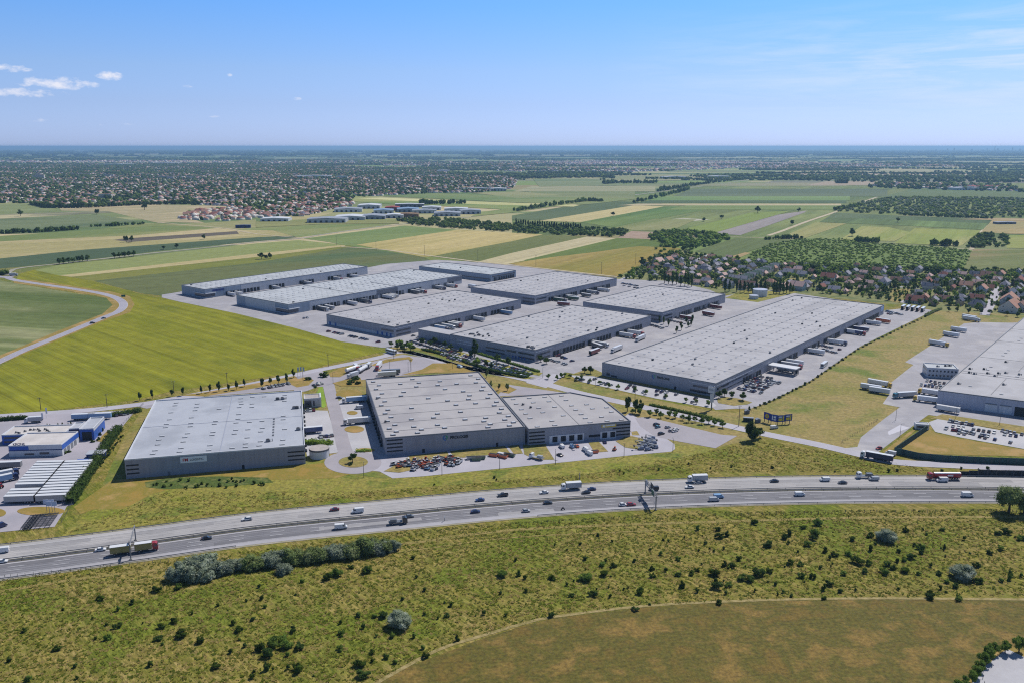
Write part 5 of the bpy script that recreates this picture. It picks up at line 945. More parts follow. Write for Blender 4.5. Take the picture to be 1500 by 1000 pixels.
# lorries and trailers placed by the ends of their wheels
def lorry(kind, c, x0, y0, x1, y1, label, c2=None, group=None, z=.2):
    a, b_ = G(x0, y0), G(x1, y1); return vehicle(kind, c, (a[0]+b_[0])/2, (a[1]+b_[1])/2, atan2(b_[1]-a[1], b_[0]-a[0]), label, c2, z, group)
for a in [('semi', 'white', 1306, 677, 1262, 669, 'dark blue articulated lorry on the frontage road by the green fence', 'navy'), ('van', 'white', 1312, 667, 1297, 664, 'white van beside the dark blue lorry at the fence corner'), ('small', 'red', 1290, 657, 1285, 658, 'small red car at the exit of the right hand yard'),
    ('trailer', 'white', 1391, 484, 1417, 488, 'grey trailer in the yard of the right hand warehouse, second from the back', 'white'), ('trailer', 'white', 1379, 491, 1407, 495.5, 'white trailer just in front of the second one in the right hand yard', 'white'), ('semi', 'yellow', 1359, 503.5, 1391, 509, 'white lorry with a yellow cab on the left edge of the right hand yard', 'white'),
    ('semi', 'white', 1411, 468.5, 1434, 472, 'white lorry farthest back in the right hand yard', 'white'), ('trailer', 'white', 1409, 466, 1430, 469.5, 'white trailer behind the farthest lorry of the right hand yard', 'white'),
    ('semi', 'yellow', 1272, 562, 1305, 568, 'yellow cabbed white lorry parked on the grass edge of the yard', 'white'), ('trailer', 'white', 1263, 569, 1288, 573, 'white trailer at the front left on the grass by the yard', 'white'), ('trailer', 'white', 1274, 573.5, 1302, 578, 'white trailer at the front right on the grass by the yard', 'white'),
    ('semi', 'teal', 1341, 581, 1308, 583, 'blue cabbed grey lorry waiting before the right hand warehouse', 'silver'), ('semi', 'yellow', 1376, 591, 1339, 586.5, 'white lorry with a yellow cab backing on to the corner of the right hand warehouse', 'white'), ('semi', 'yellow', 1376, 580.5, 1351, 576.5, 'white lorry partly hidden behind the yellow cabbed one', 'white'), ('trailer', 'white', 1372, 600.5, 1405, 606, 'white trailer below the corner of the right hand warehouse', 'white'),
    ('semi', 'black', 1139, 542, 1168, 547, 'grey lorry with a dark cab backed to the docks of the longest warehouse', 'silver'), ('bus', 'white', 1213, 532, 1201, 541, 'white and red coach in the yard beside the longest warehouse'), ('semi', 'navy', 1236, 487, 1265, 492, 'blue lorry backed to the docks of the longest warehouse', 'blue'), ('trailer', 'white', 1281, 471, 1306, 475, 'orange topped trailer at the far docks of the longest warehouse', 'orange'),
    ('trailer', 'maroon', 861, 522, 880, 515, 'maroon trailer standing in the open central yard', 'maroon'), ('semi', 'white', 914, 510, 892, 519, 'white lorry right of the maroon trailer in the central yard', 'white'), ('semi', 'white', 946, 495, 930, 502, 'white lorry with black stripes farther up the central yard', 'white'),
    ('trailer', 'maroon', 1028, 461, 1047, 464.5, 'maroon trailer standing alone in the yard right of the docks', 'maroon'), ('trailer', 'maroon', 996, 467, 1015, 470, 'maroon trailer by the small car park at the docks', 'maroon'), ('trailer', 'maroon', 1039, 451, 1058, 454, 'maroon trailer at the far dock of the same yard', 'maroon'),
    ('trailer', 'white', 831, 439, 848, 441, 'teal trailer at the back docks of the park', 'green'), ('trailer', 'white', 851, 434, 866, 436.5, 'dark trailer at the back docks next to the teal one', 'grey'), ('trailer', 'white', 815, 447, 836, 449, 'flat dark red trailer in the back yard', 'maroon'),
    ('trailer', 'white', 869, 508, 880, 512, 'grey trailer at the docks above the maroon one', 'grey'), ('semi', 'white', 700, 424, 684, 420, 'white lorry at the docks far back in the park', 'white'),
    ('semi', 'white', 541, 619, 505, 622, 'white lorry backed up to the left docks of the emblem hall', 'white'), ('semi', 'white', 532, 588, 507, 590, 'white lorry at the rear left docks of the emblem hall', 'lightblue'), ('van', 'white', 534, 598, 518, 599, 'white van behind the lorries at the left docks'), ('trailer', 'blue', 447, 635, 464, 633.5, 'blue trailer at the dock of the white roofed warehouse', 'blue'),
    ('bus', 'white', 563, 514.5, 583, 520, 'white coach parked at the corner of the bright green field'), ('minibus', 'lightblue', 669, 537, 678, 539.5, 'pale blue van on the frontage road behind the emblem hall'),
    ('semi', 'red', 559, 534, 551, 545, 'red lorry in the lorry park north of the emblem hall', 'white'), ('semi', 'yellow', 588, 547.5, 552, 549.5, 'grey lorry with a yellow cab in the lorry park', 'grey'), ('trailer', 'white', 574, 551, 560, 552, 'low white trailer in front of the yellow cabbed lorry', 'white'),
    ('tanker', 'white', 510, 546, 526, 541, 'white tanker lorry at the left of the lorry park cluster', 'white'), ('box', 'white', 522, 551, 512, 554, 'white lorry at the front of the lorry park cluster', 'white'), ('tanker', 'white', 526, 547, 538, 540, 'second white tanker lorry in the lorry park cluster', 'white'), ('box', 'red', 520, 539, 524, 543, 'red lorry in the middle of the lorry park cluster', 'white'), ('box', 'white', 538, 541, 544, 535, 'white lorry at the right of the lorry park cluster', 'silver'),
    ('trailer', 'white', 112, 615, 134, 614, 'long pale blue trailer behind the dealer workshops, the left one', 'lightblue'), ('trailer', 'white', 135, 614, 158, 613, 'long pale blue trailer behind the dealer workshops, the right one', 'lightblue'), ('box', 'white', 58, 618, 41, 619, 'grey box lorry at the back of the dealer yard', 'silver'),
    ('trailer', 'white', -12, 687, 36, 685, 'grey trailer at the left edge below the dealer showroom', 'grey'), ('semi', 'navy', -16, 704, 19, 697, 'dark blue lorry at the left edge of the dealer yard', 'white'), ('semi', 'navy', -18, 711, 19, 703, 'second dark blue lorry at the left edge', 'lightblue'), ('tractor', 'red', 3, 715, -2, 714, 'small red tractor at the left edge of the dealer yard'), ('van', 'navy', -4, 774, 5, 771, 'dark blue van at the left edge above the motorway')]:
    lorry(*a)
ORD = 'first second third fourth fifth sixth seventh eighth ninth tenth eleventh twelfth thirteenth fourteenth fifteenth sixteenth seventeenth eighteenth nineteenth twentieth'.split()
TENS = ['twenty', 'thirty', 'forty', 'fifty', 'sixty', 'seventy', 'eighty', 'ninety']
def ordn(i):
    if i < 20: return ORD[i]
    t, u = divmod(i+1, 10)
    if t > 9: return 'hundred and '+ordn(i-100) if i-100 >= 0 else 'hundredth'
    return (TENS[t-2][:-1]+'ieth') if u == 0 else TENS[t-2]+'-'+ORD[u-1]
for col, (b0, b1, f0, f1, n, skip) in enumerate([((55, 686), (94, 685), (8, 737), (52, 735.5), 13, (9,)), ((98, 685.5), (134, 684), (54, 736), (98, 734), 13, ())]):
    B0, B1, F0, F1 = G(*b0), G(*b1), G(*f0), G(*f1)
    for i in range(n):
        if i in skip: continue
        t = i/(n-1); a = [B0[k]+(F0[k]-B0[k])*t for k in (0, 1)]; b_ = [B1[k]+(F1[k]-B1[k])*t for k in (0, 1)]
        vehicle('trailer', 'white', (a[0]+b_[0])/2, (a[1]+b_[1])/2, atan2(b_[1]-a[1], b_[0]-a[0])+(pi if col == 0 else 0), 'pale trailer in the %s dealer row, %s from the back' % (('left', 'right')[col], ordn(i)), 'silver', .16, 'new trailers parked in two rows')
for i in range(6):
    lorry('frame', 'grey', 36+i*2.5, 775-i*3.4, 70+i*2.5, 772-i*3.4, 'bare dark trailer frame by the motorway, %s from the front' % ordn(i), None, 'bare trailer frames')
def docked(B, ts, nm, cols, kind='trailer', face=0):
    a, u, nn, l = B.face(face); rz = B.e.rotation_euler[2]; L0 = B.e.location
    for i, t in enumerate(ts):
        k = random.choice(('trailer', 'semi')) if kind == 'mix' else kind; d = 8.2 if k == 'trailer' else 9.6; x, y = a[0]+u[0]*t+nn[0]*d, a[1]+u[1]*t+nn[1]*d; c_ = random.choice(cols)
        vehicle(k, 'white' if k == 'trailer' else random.choice(('white', 'navy', 'red')), L0[0]+x*cos(rz)-y*sin(rz), L0[1]+x*sin(rz)+y*cos(rz), rz+atan2(nn[1], nn[0]), 'lorry box at the docks of %s, %s from the near end' % (nm, ordn(i)), c_, .12, 'lorries at the docks of '+nm)
docked(K1, (28, 37, 88, 134, 180, 208), 'the farthest left hall', ('silver', 'white'), 'mix'); docked(K2, (36, 45, 76, 94, 126, 131, 136, 170, 178, 210, 230), 'the widest hall', ('silver', 'white', 'grey'), 'mix')
docked(K3, (50, 59, 68, 73, 104, 146), 'the middle left hall', ('white', 'lightblue', 'silver'), 'mix'); docked(K4, (32, 55, 96, 118), 'the back hall', ('green', 'silver', 'white'), 'mix'); docked(K6, (78, 122, 136), 'the central hall', ('silver', 'white'), 'mix'); docked(K8, (110, 120, 166, 212, 262, 280, 316), 'the longest hall', ('silver', 'navy', 'white'), 'mix')
# boom lifts, machines and skips in the service yard
for i, (x, y, a) in enumerate([(941, 651, 3.1), (946, 648, 2.9), (950, 645, 3.3), (955, 647, 2.6), (958, 650, 3.0), (944, 655, 3.4), (949, 659, .4), (953, 654, 2.8), (960, 656, 3.1), (939, 658, 3.2), (956, 643, 2.9), (952, 650, .2)]):
    q = G(x, y); vehicle('lift', 'bluegrey', q[0], q[1], a, 'blue grey boom lift at the yard corner, %s' % ('nearest the grass' if y > 657 else 'among its neighbours'), 'silver', .15, 'boom lifts at the corner of the service yard')
mcol = ['orange', 'white', 'white', 'navy', 'orange', 'orange', 'silver', 'red', 'lightblue', 'white']
for i in range(54):
    u = random.random(); x = 580+u*92; yc = 683-(u-.15)*7 if u > .15 else 681+u*12; y = yc+random.uniform(-8.0, 8.0)*(0.55 if u < .15 or u > .9 else 1)
    q = G(x, min(y, 691)); c_ = random.choice(mcol); k_ = random.choice(('machine', 'machine', 'skip')) if c_ in ('orange', 'white', 'navy') else 'machine'
    vehicle(k_, c_, q[0], q[1], random.uniform(0, 2*pi), '%s %s in the jumbled machine store' % (c_ if c_ != 'navy' else 'dark blue', 'skip' if k_ == 'skip' else 'compact digger'), 'orange' if c_ == 'orange' else 'white', .15, 'machines in the jumbled store')
for i, (x, y, c_, a, lb) in enumerate([(698, 674, 'green', .1, 'large green skip left of the pair before the emblem hall'), (704, 672, 'green', .1, 'large green skip right of the pair before the emblem hall'), (723, 668, 'orange', 2.8, 'low orange skip right of the green pair'), (737, 670, 'orange', 2.6, 'orange skip beside the white van'), (742, 667, 'green', 2.7, 'dark green skip at the end of the row'), (748, 668, 'green', 2.7, 'last dark green skip by the footpath'), (870, 663, 'orange', .3, 'orange skip beside the grass island')]):
    q = G(x, y); vehicle('skip', c_, q[0], q[1], a, lb, None, .15)
for (k, c_, x, y, a, lb) in [('machine', 'orange', 900, 659, 1.2, 'orange digger in front of the right dock doors'), ('car', 'black', 820, 667, 2.2, 'black car before the four dock doors'), ('van', 'white', 858, 660, 2.0, 'white van before the four dock doors'), ('van', 'white', 863, 665, 2.0, 'white van in front of the grass island'), ('flat', 'white', 786, 672, 2.6, 'small white tipper by the grass patch'),
    ('car', 'navy', 886, 648, 1.6, 'dark blue car under the right dock doors'), ('car', 'orange', 845, 654, 1.8, 'orange car under the dock doors'), ('minibus', 'white', 823, 655, 1.9, 'white van close under the first dock door'), ('lift', 'lightblue', 838, 655, -1.2, 'pale blue lift at the docks'), ('machine', 'white', 576, 681, .5, 'small white machine at the roundabout exit'), ('skip', 'silver', 690, 672, .2, 'grey skip left of the green pair'), ('minibus', 'white', 732, 667, 2.6, 'white van between the skips')]:
    q = G(x, y); vehicle(k, c_, q[0], q[1], a, lb, 'silver' if k in ('lift', 'flat') else None, .15)
for (k, c_, x, y, lb) in [('small', 'teal', 963.5, 626, 'teal car in the small car park, middle of three'), ('suv', 'black', 961.5, 622.5, 'black car in the small car park, farthest left'), ('suv', 'black', 968.5, 636, 'black car alone at the front of the small car park'), ('small', 'silver', 978, 626.5, 'silver car in the small car park beside the white ones'), ('small', 'silver', 983, 631.5, 'silver car in the small car park at the front'), ('estate', 'white', 990, 629.5, 'white car in the small car park, right one of the group'), ('car', 'white', 988.5, 632, 'white car at the right front of the small car park'),
    ('car', 'grey', 497, 583, 'grey car beside the lorries at the left docks'), ('car', 'black', 152, 467, 'black car on the curving road')]:
    q = G(x, y); vehicle(k, c_, q[0], q[1], R(35) if x > 900 else (.1 if x > 300 else R(38)), lb)
q = G(135.5, 474); vehicle('suv', 'black', q[0], q[1], R(40), 'black car following another on the curving road'); q = G(20, 404.5); vehicle('box', 'silver', q[0], q[1], .2, 'grey lorry on the distant roundabout', 'silver')
lcols = ['white', 'white', 'white', 'silver', 'silver', 'silver', 'grey', 'grey', 'black', 'black', 'black', 'navy', 'darkred', 'silver', 'blue', 'grey']
CN_ = dict(navy='dark blue', darkred='red')
def carrow(x0, y0, x1, y1, n, where, group, turn=None, miss=.12, z=.15, cols=lcols):
    a, b_ = G(x0, y0), G(x1, y1); h = atan2(b_[1]-a[1], b_[0]-a[0]); L = hypot(b_[0]-a[0], b_[1]-a[1]); n = max(1, n)
    th = h+pi/2 if turn is None else h+turn; k = 0
    for i in range(n):
        if random.random() < miss: continue
        t = (i+.5)/n; c_ = random.choice(cols); kd = random.choice(('car', 'estate', 'small', 'suv'))
        lotcar(kd, c_, a[0]+(b_[0]-a[0])*t+random.uniform(-.2, .2), a[1]+(b_[1]-a[1])*t+random.uniform(-.3, .3), th+(pi if random.random() < .4 else 0)+random.uniform(-.03, .03), '%s car, %s from the left in %s' % (CN_.get(c_, c_), ordn(k), where.replace('the ', '', 1) if 0 else where), group, z); k += 1
g2 = 'cars parked before the longest warehouse'
carrow(868, 555, 1030, 586, 24, 'the back row before the longest warehouse', g2, miss=.5); carrow(880, 561.5, 1032, 593, 24, 'the front row before the longest warehouse', g2, miss=.45); carrow(842, 555, 866, 559, 5, 'the short row beside the entrance', g2)
g3 = 'cars parked at the side of the longest warehouse'
for j, (x0, y0, x1, y1, n) in enumerate([(1081, 569, 1116, 576, 11), (1087, 565, 1120, 571, 11), (1092, 561.5, 1126, 568, 10), (1098, 558, 1132, 564, 9), (1104, 555, 1143, 562, 10), (1110, 551.5, 1136, 556, 6)]):
    carrow(x0, y0, x1, y1, n, 'the %s row of the side car park' % ordn(j), g3, miss=.15)
for j, (x0, y0, x1, y1, n) in enumerate([(1193, 510, 1226, 518, 9), (1200, 506, 1232, 513, 8), (1297, 456.5, 1322, 462, 8), (1300, 460, 1318, 464, 5)]):
    carrow(x0, y0, x1, y1, n, 'the %s upper side row' % ordn(j), 'cars farther up beside the longest warehouse', miss=.25)
g4 = 'cars parked before the central warehouse'
for j, (x0, y0, x1, y1, n) in enumerate([(604, 492, 660, 508, 15), (612, 499, 672, 516, 15), (640, 512, 770, 544, 26), (646, 519, 778, 549, 28), (655, 524, 772, 553, 24), (600, 500, 640, 513, 8)]):
    carrow(x0, y0, x1, y1, n, 'the %s row of the crowded lot' % ordn(j), g4, miss=.12)
carrow(476, 485, 556, 502, 20, 'the line along the bright green field', 'cars parked along the field edge', turn=R(60), miss=.25, cols=['black', 'grey', 'navy', 'silver', 'darkred'])
g5 = 'cars parked between the central warehouses'
for j, (x0, y0, x1, y1, n) in enumerate([(945, 474, 975, 483, 9), (965, 467, 1000, 474, 8), (813, 520, 840, 530, 8), (805, 527, 830, 535, 7), (906, 415, 935, 420, 8), (912, 419, 940, 424, 7), (985, 465, 1006, 470, 6)]):
    carrow(x0, y0, x1, y1, n, 'the %s row between central warehouses' % ordn(j), g5, miss=.2)
g6 = 'cars parked before the right hand warehouse'
for j, (x0, y0, x1, y1, n) in enumerate([(1389, 617, 1437, 625, 10), (1392, 624, 1500, 641, 14), (1378, 627, 1450, 640, 14), (1402, 634, 1500, 652, 13), (1466, 631, 1500, 637, 6)]):
    carrow(x0, y0, x1, y1, n, 'the %s row inside the green fence' % ordn(j), g6, miss=.25)
for j, (x0, y0, x1, y1, n) in enumerate([(1348, 557, 1386, 562, 6), (1347, 560.5, 1384, 565, 7), (1347, 564, 1380, 568, 6)]):
    carrow(x0, y0, x1, y1, n, 'the %s row below the white office' % ordn(j), 'cars parked by the white office', miss=.1)
g7 = 'cars parked by the white roofed warehouse'
carrow(383, 570, 425, 562, 9, 'the row behind the white roofed warehouse', g7, miss=.1); carrow(468, 640.5, 488, 638, 5, 'the row beside the link road', g7, miss=.1); carrow(443, 602.5, 462, 601, 4, 'the row by the gate office', g7, miss=.1); carrow(459, 565, 472, 562, 4, 'the row at the gate', g7, miss=0, cols=['black', 'grey'])
carrow(310, 425.5, 335, 429, 4, 'the row by the farthest left warehouse', g7); carrow(443, 467, 452, 466, 2, 'the pair by the wide pale hall', g7)
carrow(168, 609, 190, 606, 4, 'the row behind the tall hedge', 'cars in the dealer yard'); 
for i in range(5): lorry('trailer', 'white', 1320+i*7.2, 455.5+i*.8, 1326+i*7.2, 450.6+i*.8, 'trailer standing at the far end of the yard, %s from the left' % ordn(i), random.choice(('white', 'silver', 'red')), 'trailers at the far end of the yard')

# ------------------------------------------------------------------ gantries, signs, posts, fences
def gantry(x0, y0, x1, y1, h, label, panels=(), lattice=False):
    a, b_ = G(x0, y0), G(x1, y1); L = hypot(b_[0]-a[0], b_[1]-a[1]); e = empty('sign_gantry', label, 'gantry', (a[0], a[1], .1), atan2(b_[1]-a[1], b_[0]-a[0]))
    for x in (0, L): b = MB(); b.box(x-.22, x+.22, -.22, .22, 0, h+.4, STEEL); b.box(x-.5, x+.5, -.5, .5, 0, .5, M('concrete_foot', (160, 158, 154))); b.obj('post', e)
    b = MB()
    for y, z in ((-.5, h), (.5, h), (-.5, h+1), (.5, h+1)) if lattice else ((0, h), (0, h+.5)):
        b.cyl((-.3, y, z), (L+.3, y, z), .13 if lattice else .2, STEEL, 6)
    n = int(L/1.5)
    if lattice:
        for i in range(n): b.cyl((i*L/n, -.5, h), ((i+1)*L/n, -.5, h+1), .07, STEEL, 4); b.cyl((i*L/n, .5, h+1), ((i+1)*L/n, .5, h), .07, STEEL, 4); b.cyl((i*L/n, -.5, h+1), (i*L/n, .5, h+1), .06, STEEL, 4)
        b.box(0, L, -.9, -.1, h-.1, h-.02, STEEL)
    b.obj('beam', e)
    for (p0, p1, z0, z1, mt, side) in panels: MB().box(p0, p1, side*.62-.06, side*.62+.06, h+z0, h+z1, mt).obj('sign_panel', e)
    return e
PANW = M('sign_back', (168, 172, 180), rough=.5); PANB = M('display_panel', (28, 34, 40), rough=.4); SG = M('sign_green', (30, 92, 70), rough=.5)
gantry(192, 819.5, 199, 791, 6.3, 'plain grey overhead gantry across the near carriageway above the red cabbed lorry', [(2, 4.5, -.6, .4, DSTEEL, 1)])
gantry(960.5, 746.5, 945, 722.5, 6.3, 'overhead sign gantry across the near carriageway with large panels', [(7.5, 12.5, -.7, 2.7, PANB, -1), (7.5, 12.5, -.75, 2.75, PANW, -1.25), (13.5, 16.5, -.6, 2.4, PANW, 1), (2, 5.5, -.5, 2.2, PANW, 1), (2, 5.5, -.45, 2.15, SG, 1.25)], True)
def post_sign(x, y, h, w, hh, label, mt, rz=pi/2-.2):
    q = G(x, y); e = empty('road_sign', label, 'road sign', (q[0], q[1], 0), rz); b = MB(); 
    for s in (-w*.35, w*.35): b.cyl((s, 0, 0), (s, 0, h), .07, STEEL, 6)
    b.obj('post', e); MB().box(-w/2, w/2, -.12, -.06, h-hh, h, mt).obj('sign_panel', e)
post_sign(849, 703.5, 4.6, 1.4, 3.4, 'tall narrow blue sign on the verge above the white box lorry', M('sign_blue', (60, 76, 140)))
post_sign(181, 437.5, 4.2, 4.2, 2.4, 'green direction sign at the bend of the distant road', SG, 0.3); post_sign(958, 742, 3, 1, 1.2, 'small sign on the shoulder beside the gantry post', PANW); post_sign(651, 763, 2.6, .8, .9, 'small sign at the near shoulder in the middle', PANW)
def pole(x, y, h, label, kind='lamp', grp=None, r=.13, rz=0.0):
    q = G(x, y)
    if kind == 'lamp':
        e = empty('street_lamp', label, 'street lamp', (q[0], q[1], .1), rz, grp); b = MB(); b.cyl((0, 0, 0), (0, 0, h), r, DSTEEL, 8, r*.6); b.cyl((0, 0, h), (1.3, 0, h+.25), .07, DSTEEL, 6); b.obj('pole', e); MB().box(1.2, 2.0, -.16, .16, h+.15, h+.32, STEEL).obj('lamp_head', e)
    else:
        e = empty('power_pole', label, 'power pole', (q[0], q[1], 0), rz, grp); MB().cyl((0, 0, 0), (0, 0, h), .22, M('pole_wood', (92, 84, 78)), 8, .15).obj('pole', e); MB().box(-1.2, 1.2, -.08, .08, h-.6, h-.42, DSTEEL).obj('cross_arm', e)
        b = MB(); [b.cyl((x_, 0, h-.42), (x_, 0, h-.1), .07, TRIMW, 6) for x_ in (-1, 0, 1)]; b.obj('insulator', e)
for i, (x, y) in enumerate([(533, 698.5), (647.5, 695.5), (732, 686.5), (813.7, 679.5), (914, 669.5), (985.5, 661.5)]): pole(x, y, 7.5, 'slim lamp post along the lower edge of the service yard, %s from the left' % ordn(i), grp='lamp posts of the service yard', r=.16, rz=pi/2)
for i, (x, y, h) in enumerate([(-60, 606, 9), (60, 600, 8.5), (157, 596, 9), (255, 576, 9), (333, 563, 9), (481, 537, 10), (577, 526, 9), (602, 543, 9), (1082, 624, 13), (930, 588, 8)]): pole(x, y, h, 'dark power pole along the frontage road, %s from the left' % ordn(i), 'power', 'power poles along the frontage road', rz=.3)
for i, (x, y) in enumerate([(493, 360), (551, 368), (622, 375), (700, 382), (785, 391), (881, 402), (931, 388)]): pole(x, y, 16, 'tall slim pole in the fields behind the park, %s from the left' % ordn(i), 'power', 'poles in the fields', rz=.6)
for i, (x, y) in enumerate([(1312, 615), (1318, 640), (1400, 612), (1464, 622)]): pole(x, y, 8, 'lamp post in the right hand yard, %s from the left' % ordn(i), grp='lamp posts of the right hand yard')
for i, (x, y) in enumerate([(444, 560), (488, 561), (571, 543), (598, 545), (663, 540), (795, 553), (872, 566)]): pole(x, y, 8, 'lamp post near the lorry park road, %s from the left' % ordn(i), grp='lamp posts near the lorry park')
# pylon sign
q = G(1042, 599.5); PY = empty('pylon_sign', 'tall white pylon sign with a three sided head before the longest warehouse', 'pylon sign', (q[0], q[1], 0), R(20))
MB().cyl((0, 0, 0), (0, 0, 15), .42, STEEL, 10).obj('pole', PY); MB().box(-1.1, 1.1, -.5, .5, 5.0, 11.0, TRIMW).obj('panel', PY)
b = MB(); n3 = [(2.7*cos(R(a)), 2.7*sin(R(a))) for a in (30, 150, 270)]; b.prism(n3, 11.6, 14.6, DSTEEL, bottom=True); b.obj('head', PY)
for i in range(3):
    a, c_ = n3[i], n3[(i+1) % 3]; dx, dy = c_[0]-a[0], c_[1]-a[1]; l = hypot(dx, dy); nx, ny = dy/l, -dx/l
    b = MB(); P = [(a[0]+dx*t+nx*o, a[1]+dy*t+ny*o) for t, o in ((.02, .12), (.98, .12), (.98, .02), (.02, .02))]; b.prism(P, 11.5, 15.4, TRIMW, bottom=True); b.obj('sign_panel', PY)
    b = MB(); P = [(a[0]+dx*t+nx*o, a[1]+dy*t+ny*o) for t, o in ((.15, .2), (.85, .2), (.85, .1), (.15, .1))]; b.prism(P, 12.9, 14.2, PANW, bottom=True); b.obj('sign_mark', PY)
# billboards
BB = M('billboard_blue', (38, 66, 150), rough=.5); BY = M('billboard_yellow', (206, 190, 60), rough=.5); BR = M('billboard_red', (190, 50, 50), rough=.5); BWt = MATS['sign_white']
def billboard(x0, y0, x1, y1, label, zb, ht, deco):
    a, b_ = G(x0, y0), G(x1, y1); L = hypot(b_[0]-a[0], b_[1]-a[1]); e = empty('billboard', label, 'billboard', (a[0], a[1], 0), atan2(b_[1]-a[1], b_[0]-a[0]))
    b = MB(); b.box(0, L, -.12, .12, zb, zb+ht, BB); b.box(-.1, L+.1, -.02, .16, zb-.12, zb+ht+.12, DSTEEL); b.obj('panel', e)
    for k in range(int(L//3)+1): b = MB(); b.box(k*3+.2, k*3+.5, .1, .4, 0, zb+ht, DSTEEL); b.obj('post', e)
    b = MB(); y = -.16
    def disc(cx, cz, r, m, yy):
        b.add([(cx+r*cos(2*pi*i/20), yy, cz+r*sin(2*pi*i/20)) for i in range(20)], [tuple(range(20))], m)
    if deco == 'disc': disc(L*.5, zb+ht*.5, ht*.36, BR, -.15); disc(L*.5, zb+ht*.5, ht*.31, BY, -.17); b.box(L*.44, L*.56, -.2, -.18, zb+ht*.34, zb+ht*.66, BB)
    if deco == 'white': b.box(L*.2, L*.34, -.18, -.14, zb+ht*.2, zb+ht*.85, BWt); b.box(L*.45, L*.8, -.18, -.14, zb+ht*.5, zb+ht*.8, BWt); b.box(L*.45, L*.8, -.18, -.14, zb+ht*.18, zb+ht*.38, BWt)
    if deco == 'bands': b.box(L*.12, L*.62, -.18, -.14, zb+ht*.12, zb+ht*.55, BY); b.box(L*.7, L*.85, -.18, -.14, zb+ht*.1, zb+ht*.9, BY); b.box(L*.12, L*.62, -.18, -.14, zb+ht*.68, zb+ht*.84, BWt)
    b.obj('poster_mark', e)
billboard(1118.5, 617, 1128, 620, 'blue billboard with a yellow disc, leftmost of the row by the frontage road', 2.2, 4.2, 'disc'); billboard(1128.3, 620, 1138, 621.5, 'blue billboard with white shapes, second of the row', 1.9, 4.2, 'white')
billboard(1138.5, 621.5, 1149, 621, 'blue billboard with a yellow block, third of the row', 1.9, 4.0, 'bands'); billboard(1149.5, 621, 1159.5, 620, 'blue billboard with yellow and white blocks at the right end of the row', 2.2, 4.0, 'bands')
q = G(1134, 627); vehicle('minibus', 'white', q[0], q[1], .3, 'white van under the blue billboards'); q = G(1096, 616.5); e = empty('site_container', 'dark green container on the grass below the pylon sign', 'container', (q[0], q[1], 0), -.2); MB().box(-3, 3, -1.2, 1.2, 0, 2.5, M('container_green', (50, 60, 56))).obj('body', e); MB().box(-3.05, 3.05, -1.25, 1.25, 2.5, 2.6, RGY).obj('roof', e)
for x, y, lb in ((1094, 605, 'small dark hut on the grass right of the pylon sign'), (1110, 618, 'small light hut right of the dark container')): q = G(x, y); e = empty('hut', lb, 'hut', (q[0], q[1], 0), .2); MB().box(-1.4, 1.4, -1, 1, 0, 2.1, WALL_D).obj('wall', e); MB().side([(-1.6, 2.1), (1.6, 2.1), (0, 2.9)], -1.2, 1.2, RGY).obj('roof', e)
# four sign boards of the dealer
for i, (x, y) in enumerate([(73, 752), (77, 750), (81, 752), (69, 750)]):
    q = G(x, y); e = empty('sign_board', 'white square board on a post by the bare trailer frames, %s of four' % ordn(i), 'sign', (q[0], q[1], 0), .25, 'dealer sign boards'); MB().cyl((0, 0, 0), (0, 0, 4.2), .12, STEEL, 6).obj('post', e); MB().box(-1.1, 1.1, -.12, .02, 4.0+.3*(i % 2), 6.1+.3*(i % 2), M('board_pale', (190, 200, 222))).obj('panel', e)
for i, (x, y) in enumerate([(68, 612), (62, 620)]): q = G(x, y); e = empty('flag_pole', 'white flag pole at the back of the dealer yard, %s one' % ('left', 'right')[i], 'flag pole', (q[0], q[1], 0), .3, 'dealer flag poles'); MB().cyl((0, 0, 0), (0, 0, 7), .08, TRIMW, 6).obj('pole', e); MB().box(.1, .9, -.02, .02, 3, 6.8, TRIMW).obj('flag', e)
for i, (x, y) in enumerate([(436, 551.5), (440, 551), (444, 551.5)]): q = G(x, y); e = empty('flag_pole', 'flag pole with a pale flag at the junction, %s of three' % ordn(i), 'flag pole', (q[0], q[1], 0), .3, 'flags at the junction'); MB().cyl((0, 0, 0), (0, 0, 7.5), .09, TRIMW, 6).obj('pole', e); MB().box(.1, 1.2, -.02, .02, 4.2, 7.3, M('flag_cloth', (160, 186, 200))).obj('flag', e)
# green fence round the car park, dark noise barrier by the motorway
FG = M('fence_green', (66, 92, 92), (52, 78, 76), scale=.3, stretch=(1, 1, .1), fine=.06); FDG = M('fence_dark', (44, 52, 56), (36, 42, 46), scale=.4)
def wallstrip(e, P, h, mt, th=.25, name='panel', cap=None, step=4.0, z=0.0, ramp=0):
    D = []
    for i in range(len(P)-1):
        a, b_ = P[i], P[i+1]; n = max(1, int(hypot(b_[0]-a[0], b_[1]-a[1])/step)); D += [((a[0]+(b_[0]-a[0])*k/n), (a[1]+(b_[1]-a[1])*k/n)) for k in range(n)]
    D.append(P[-1]); b = MB(); p = MB(); n = len(D)
    for i in range(n-1):
        a, c_ = D[i], D[i+1]; hh = h*min(1, .35+.65*i/ramp) if ramp else h
        l = hypot(c_[0]-a[0], c_[1]-a[1]); nx, ny = -(c_[1]-a[1])/l*th/2, (c_[0]-a[0])/l*th/2
        b.prism([(a[0]-nx, a[1]-ny), (c_[0]-nx, c_[1]-ny), (c_[0]+nx, c_[1]+ny), (a[0]+nx, a[1]+ny)], z, hh, mt); p.box(a[0]-th*.7, a[0]+th*.7, a[1]-th*.7, a[1]+th*.7, z, hh+.12, DSTEEL)
    b.obj(name, e); p.obj('posts', e)
e = empty('green_fence', 'tall green panel fence bending round the grass and car park on the right', 'fence', (*G(1310, 666), 0)); o = e.location
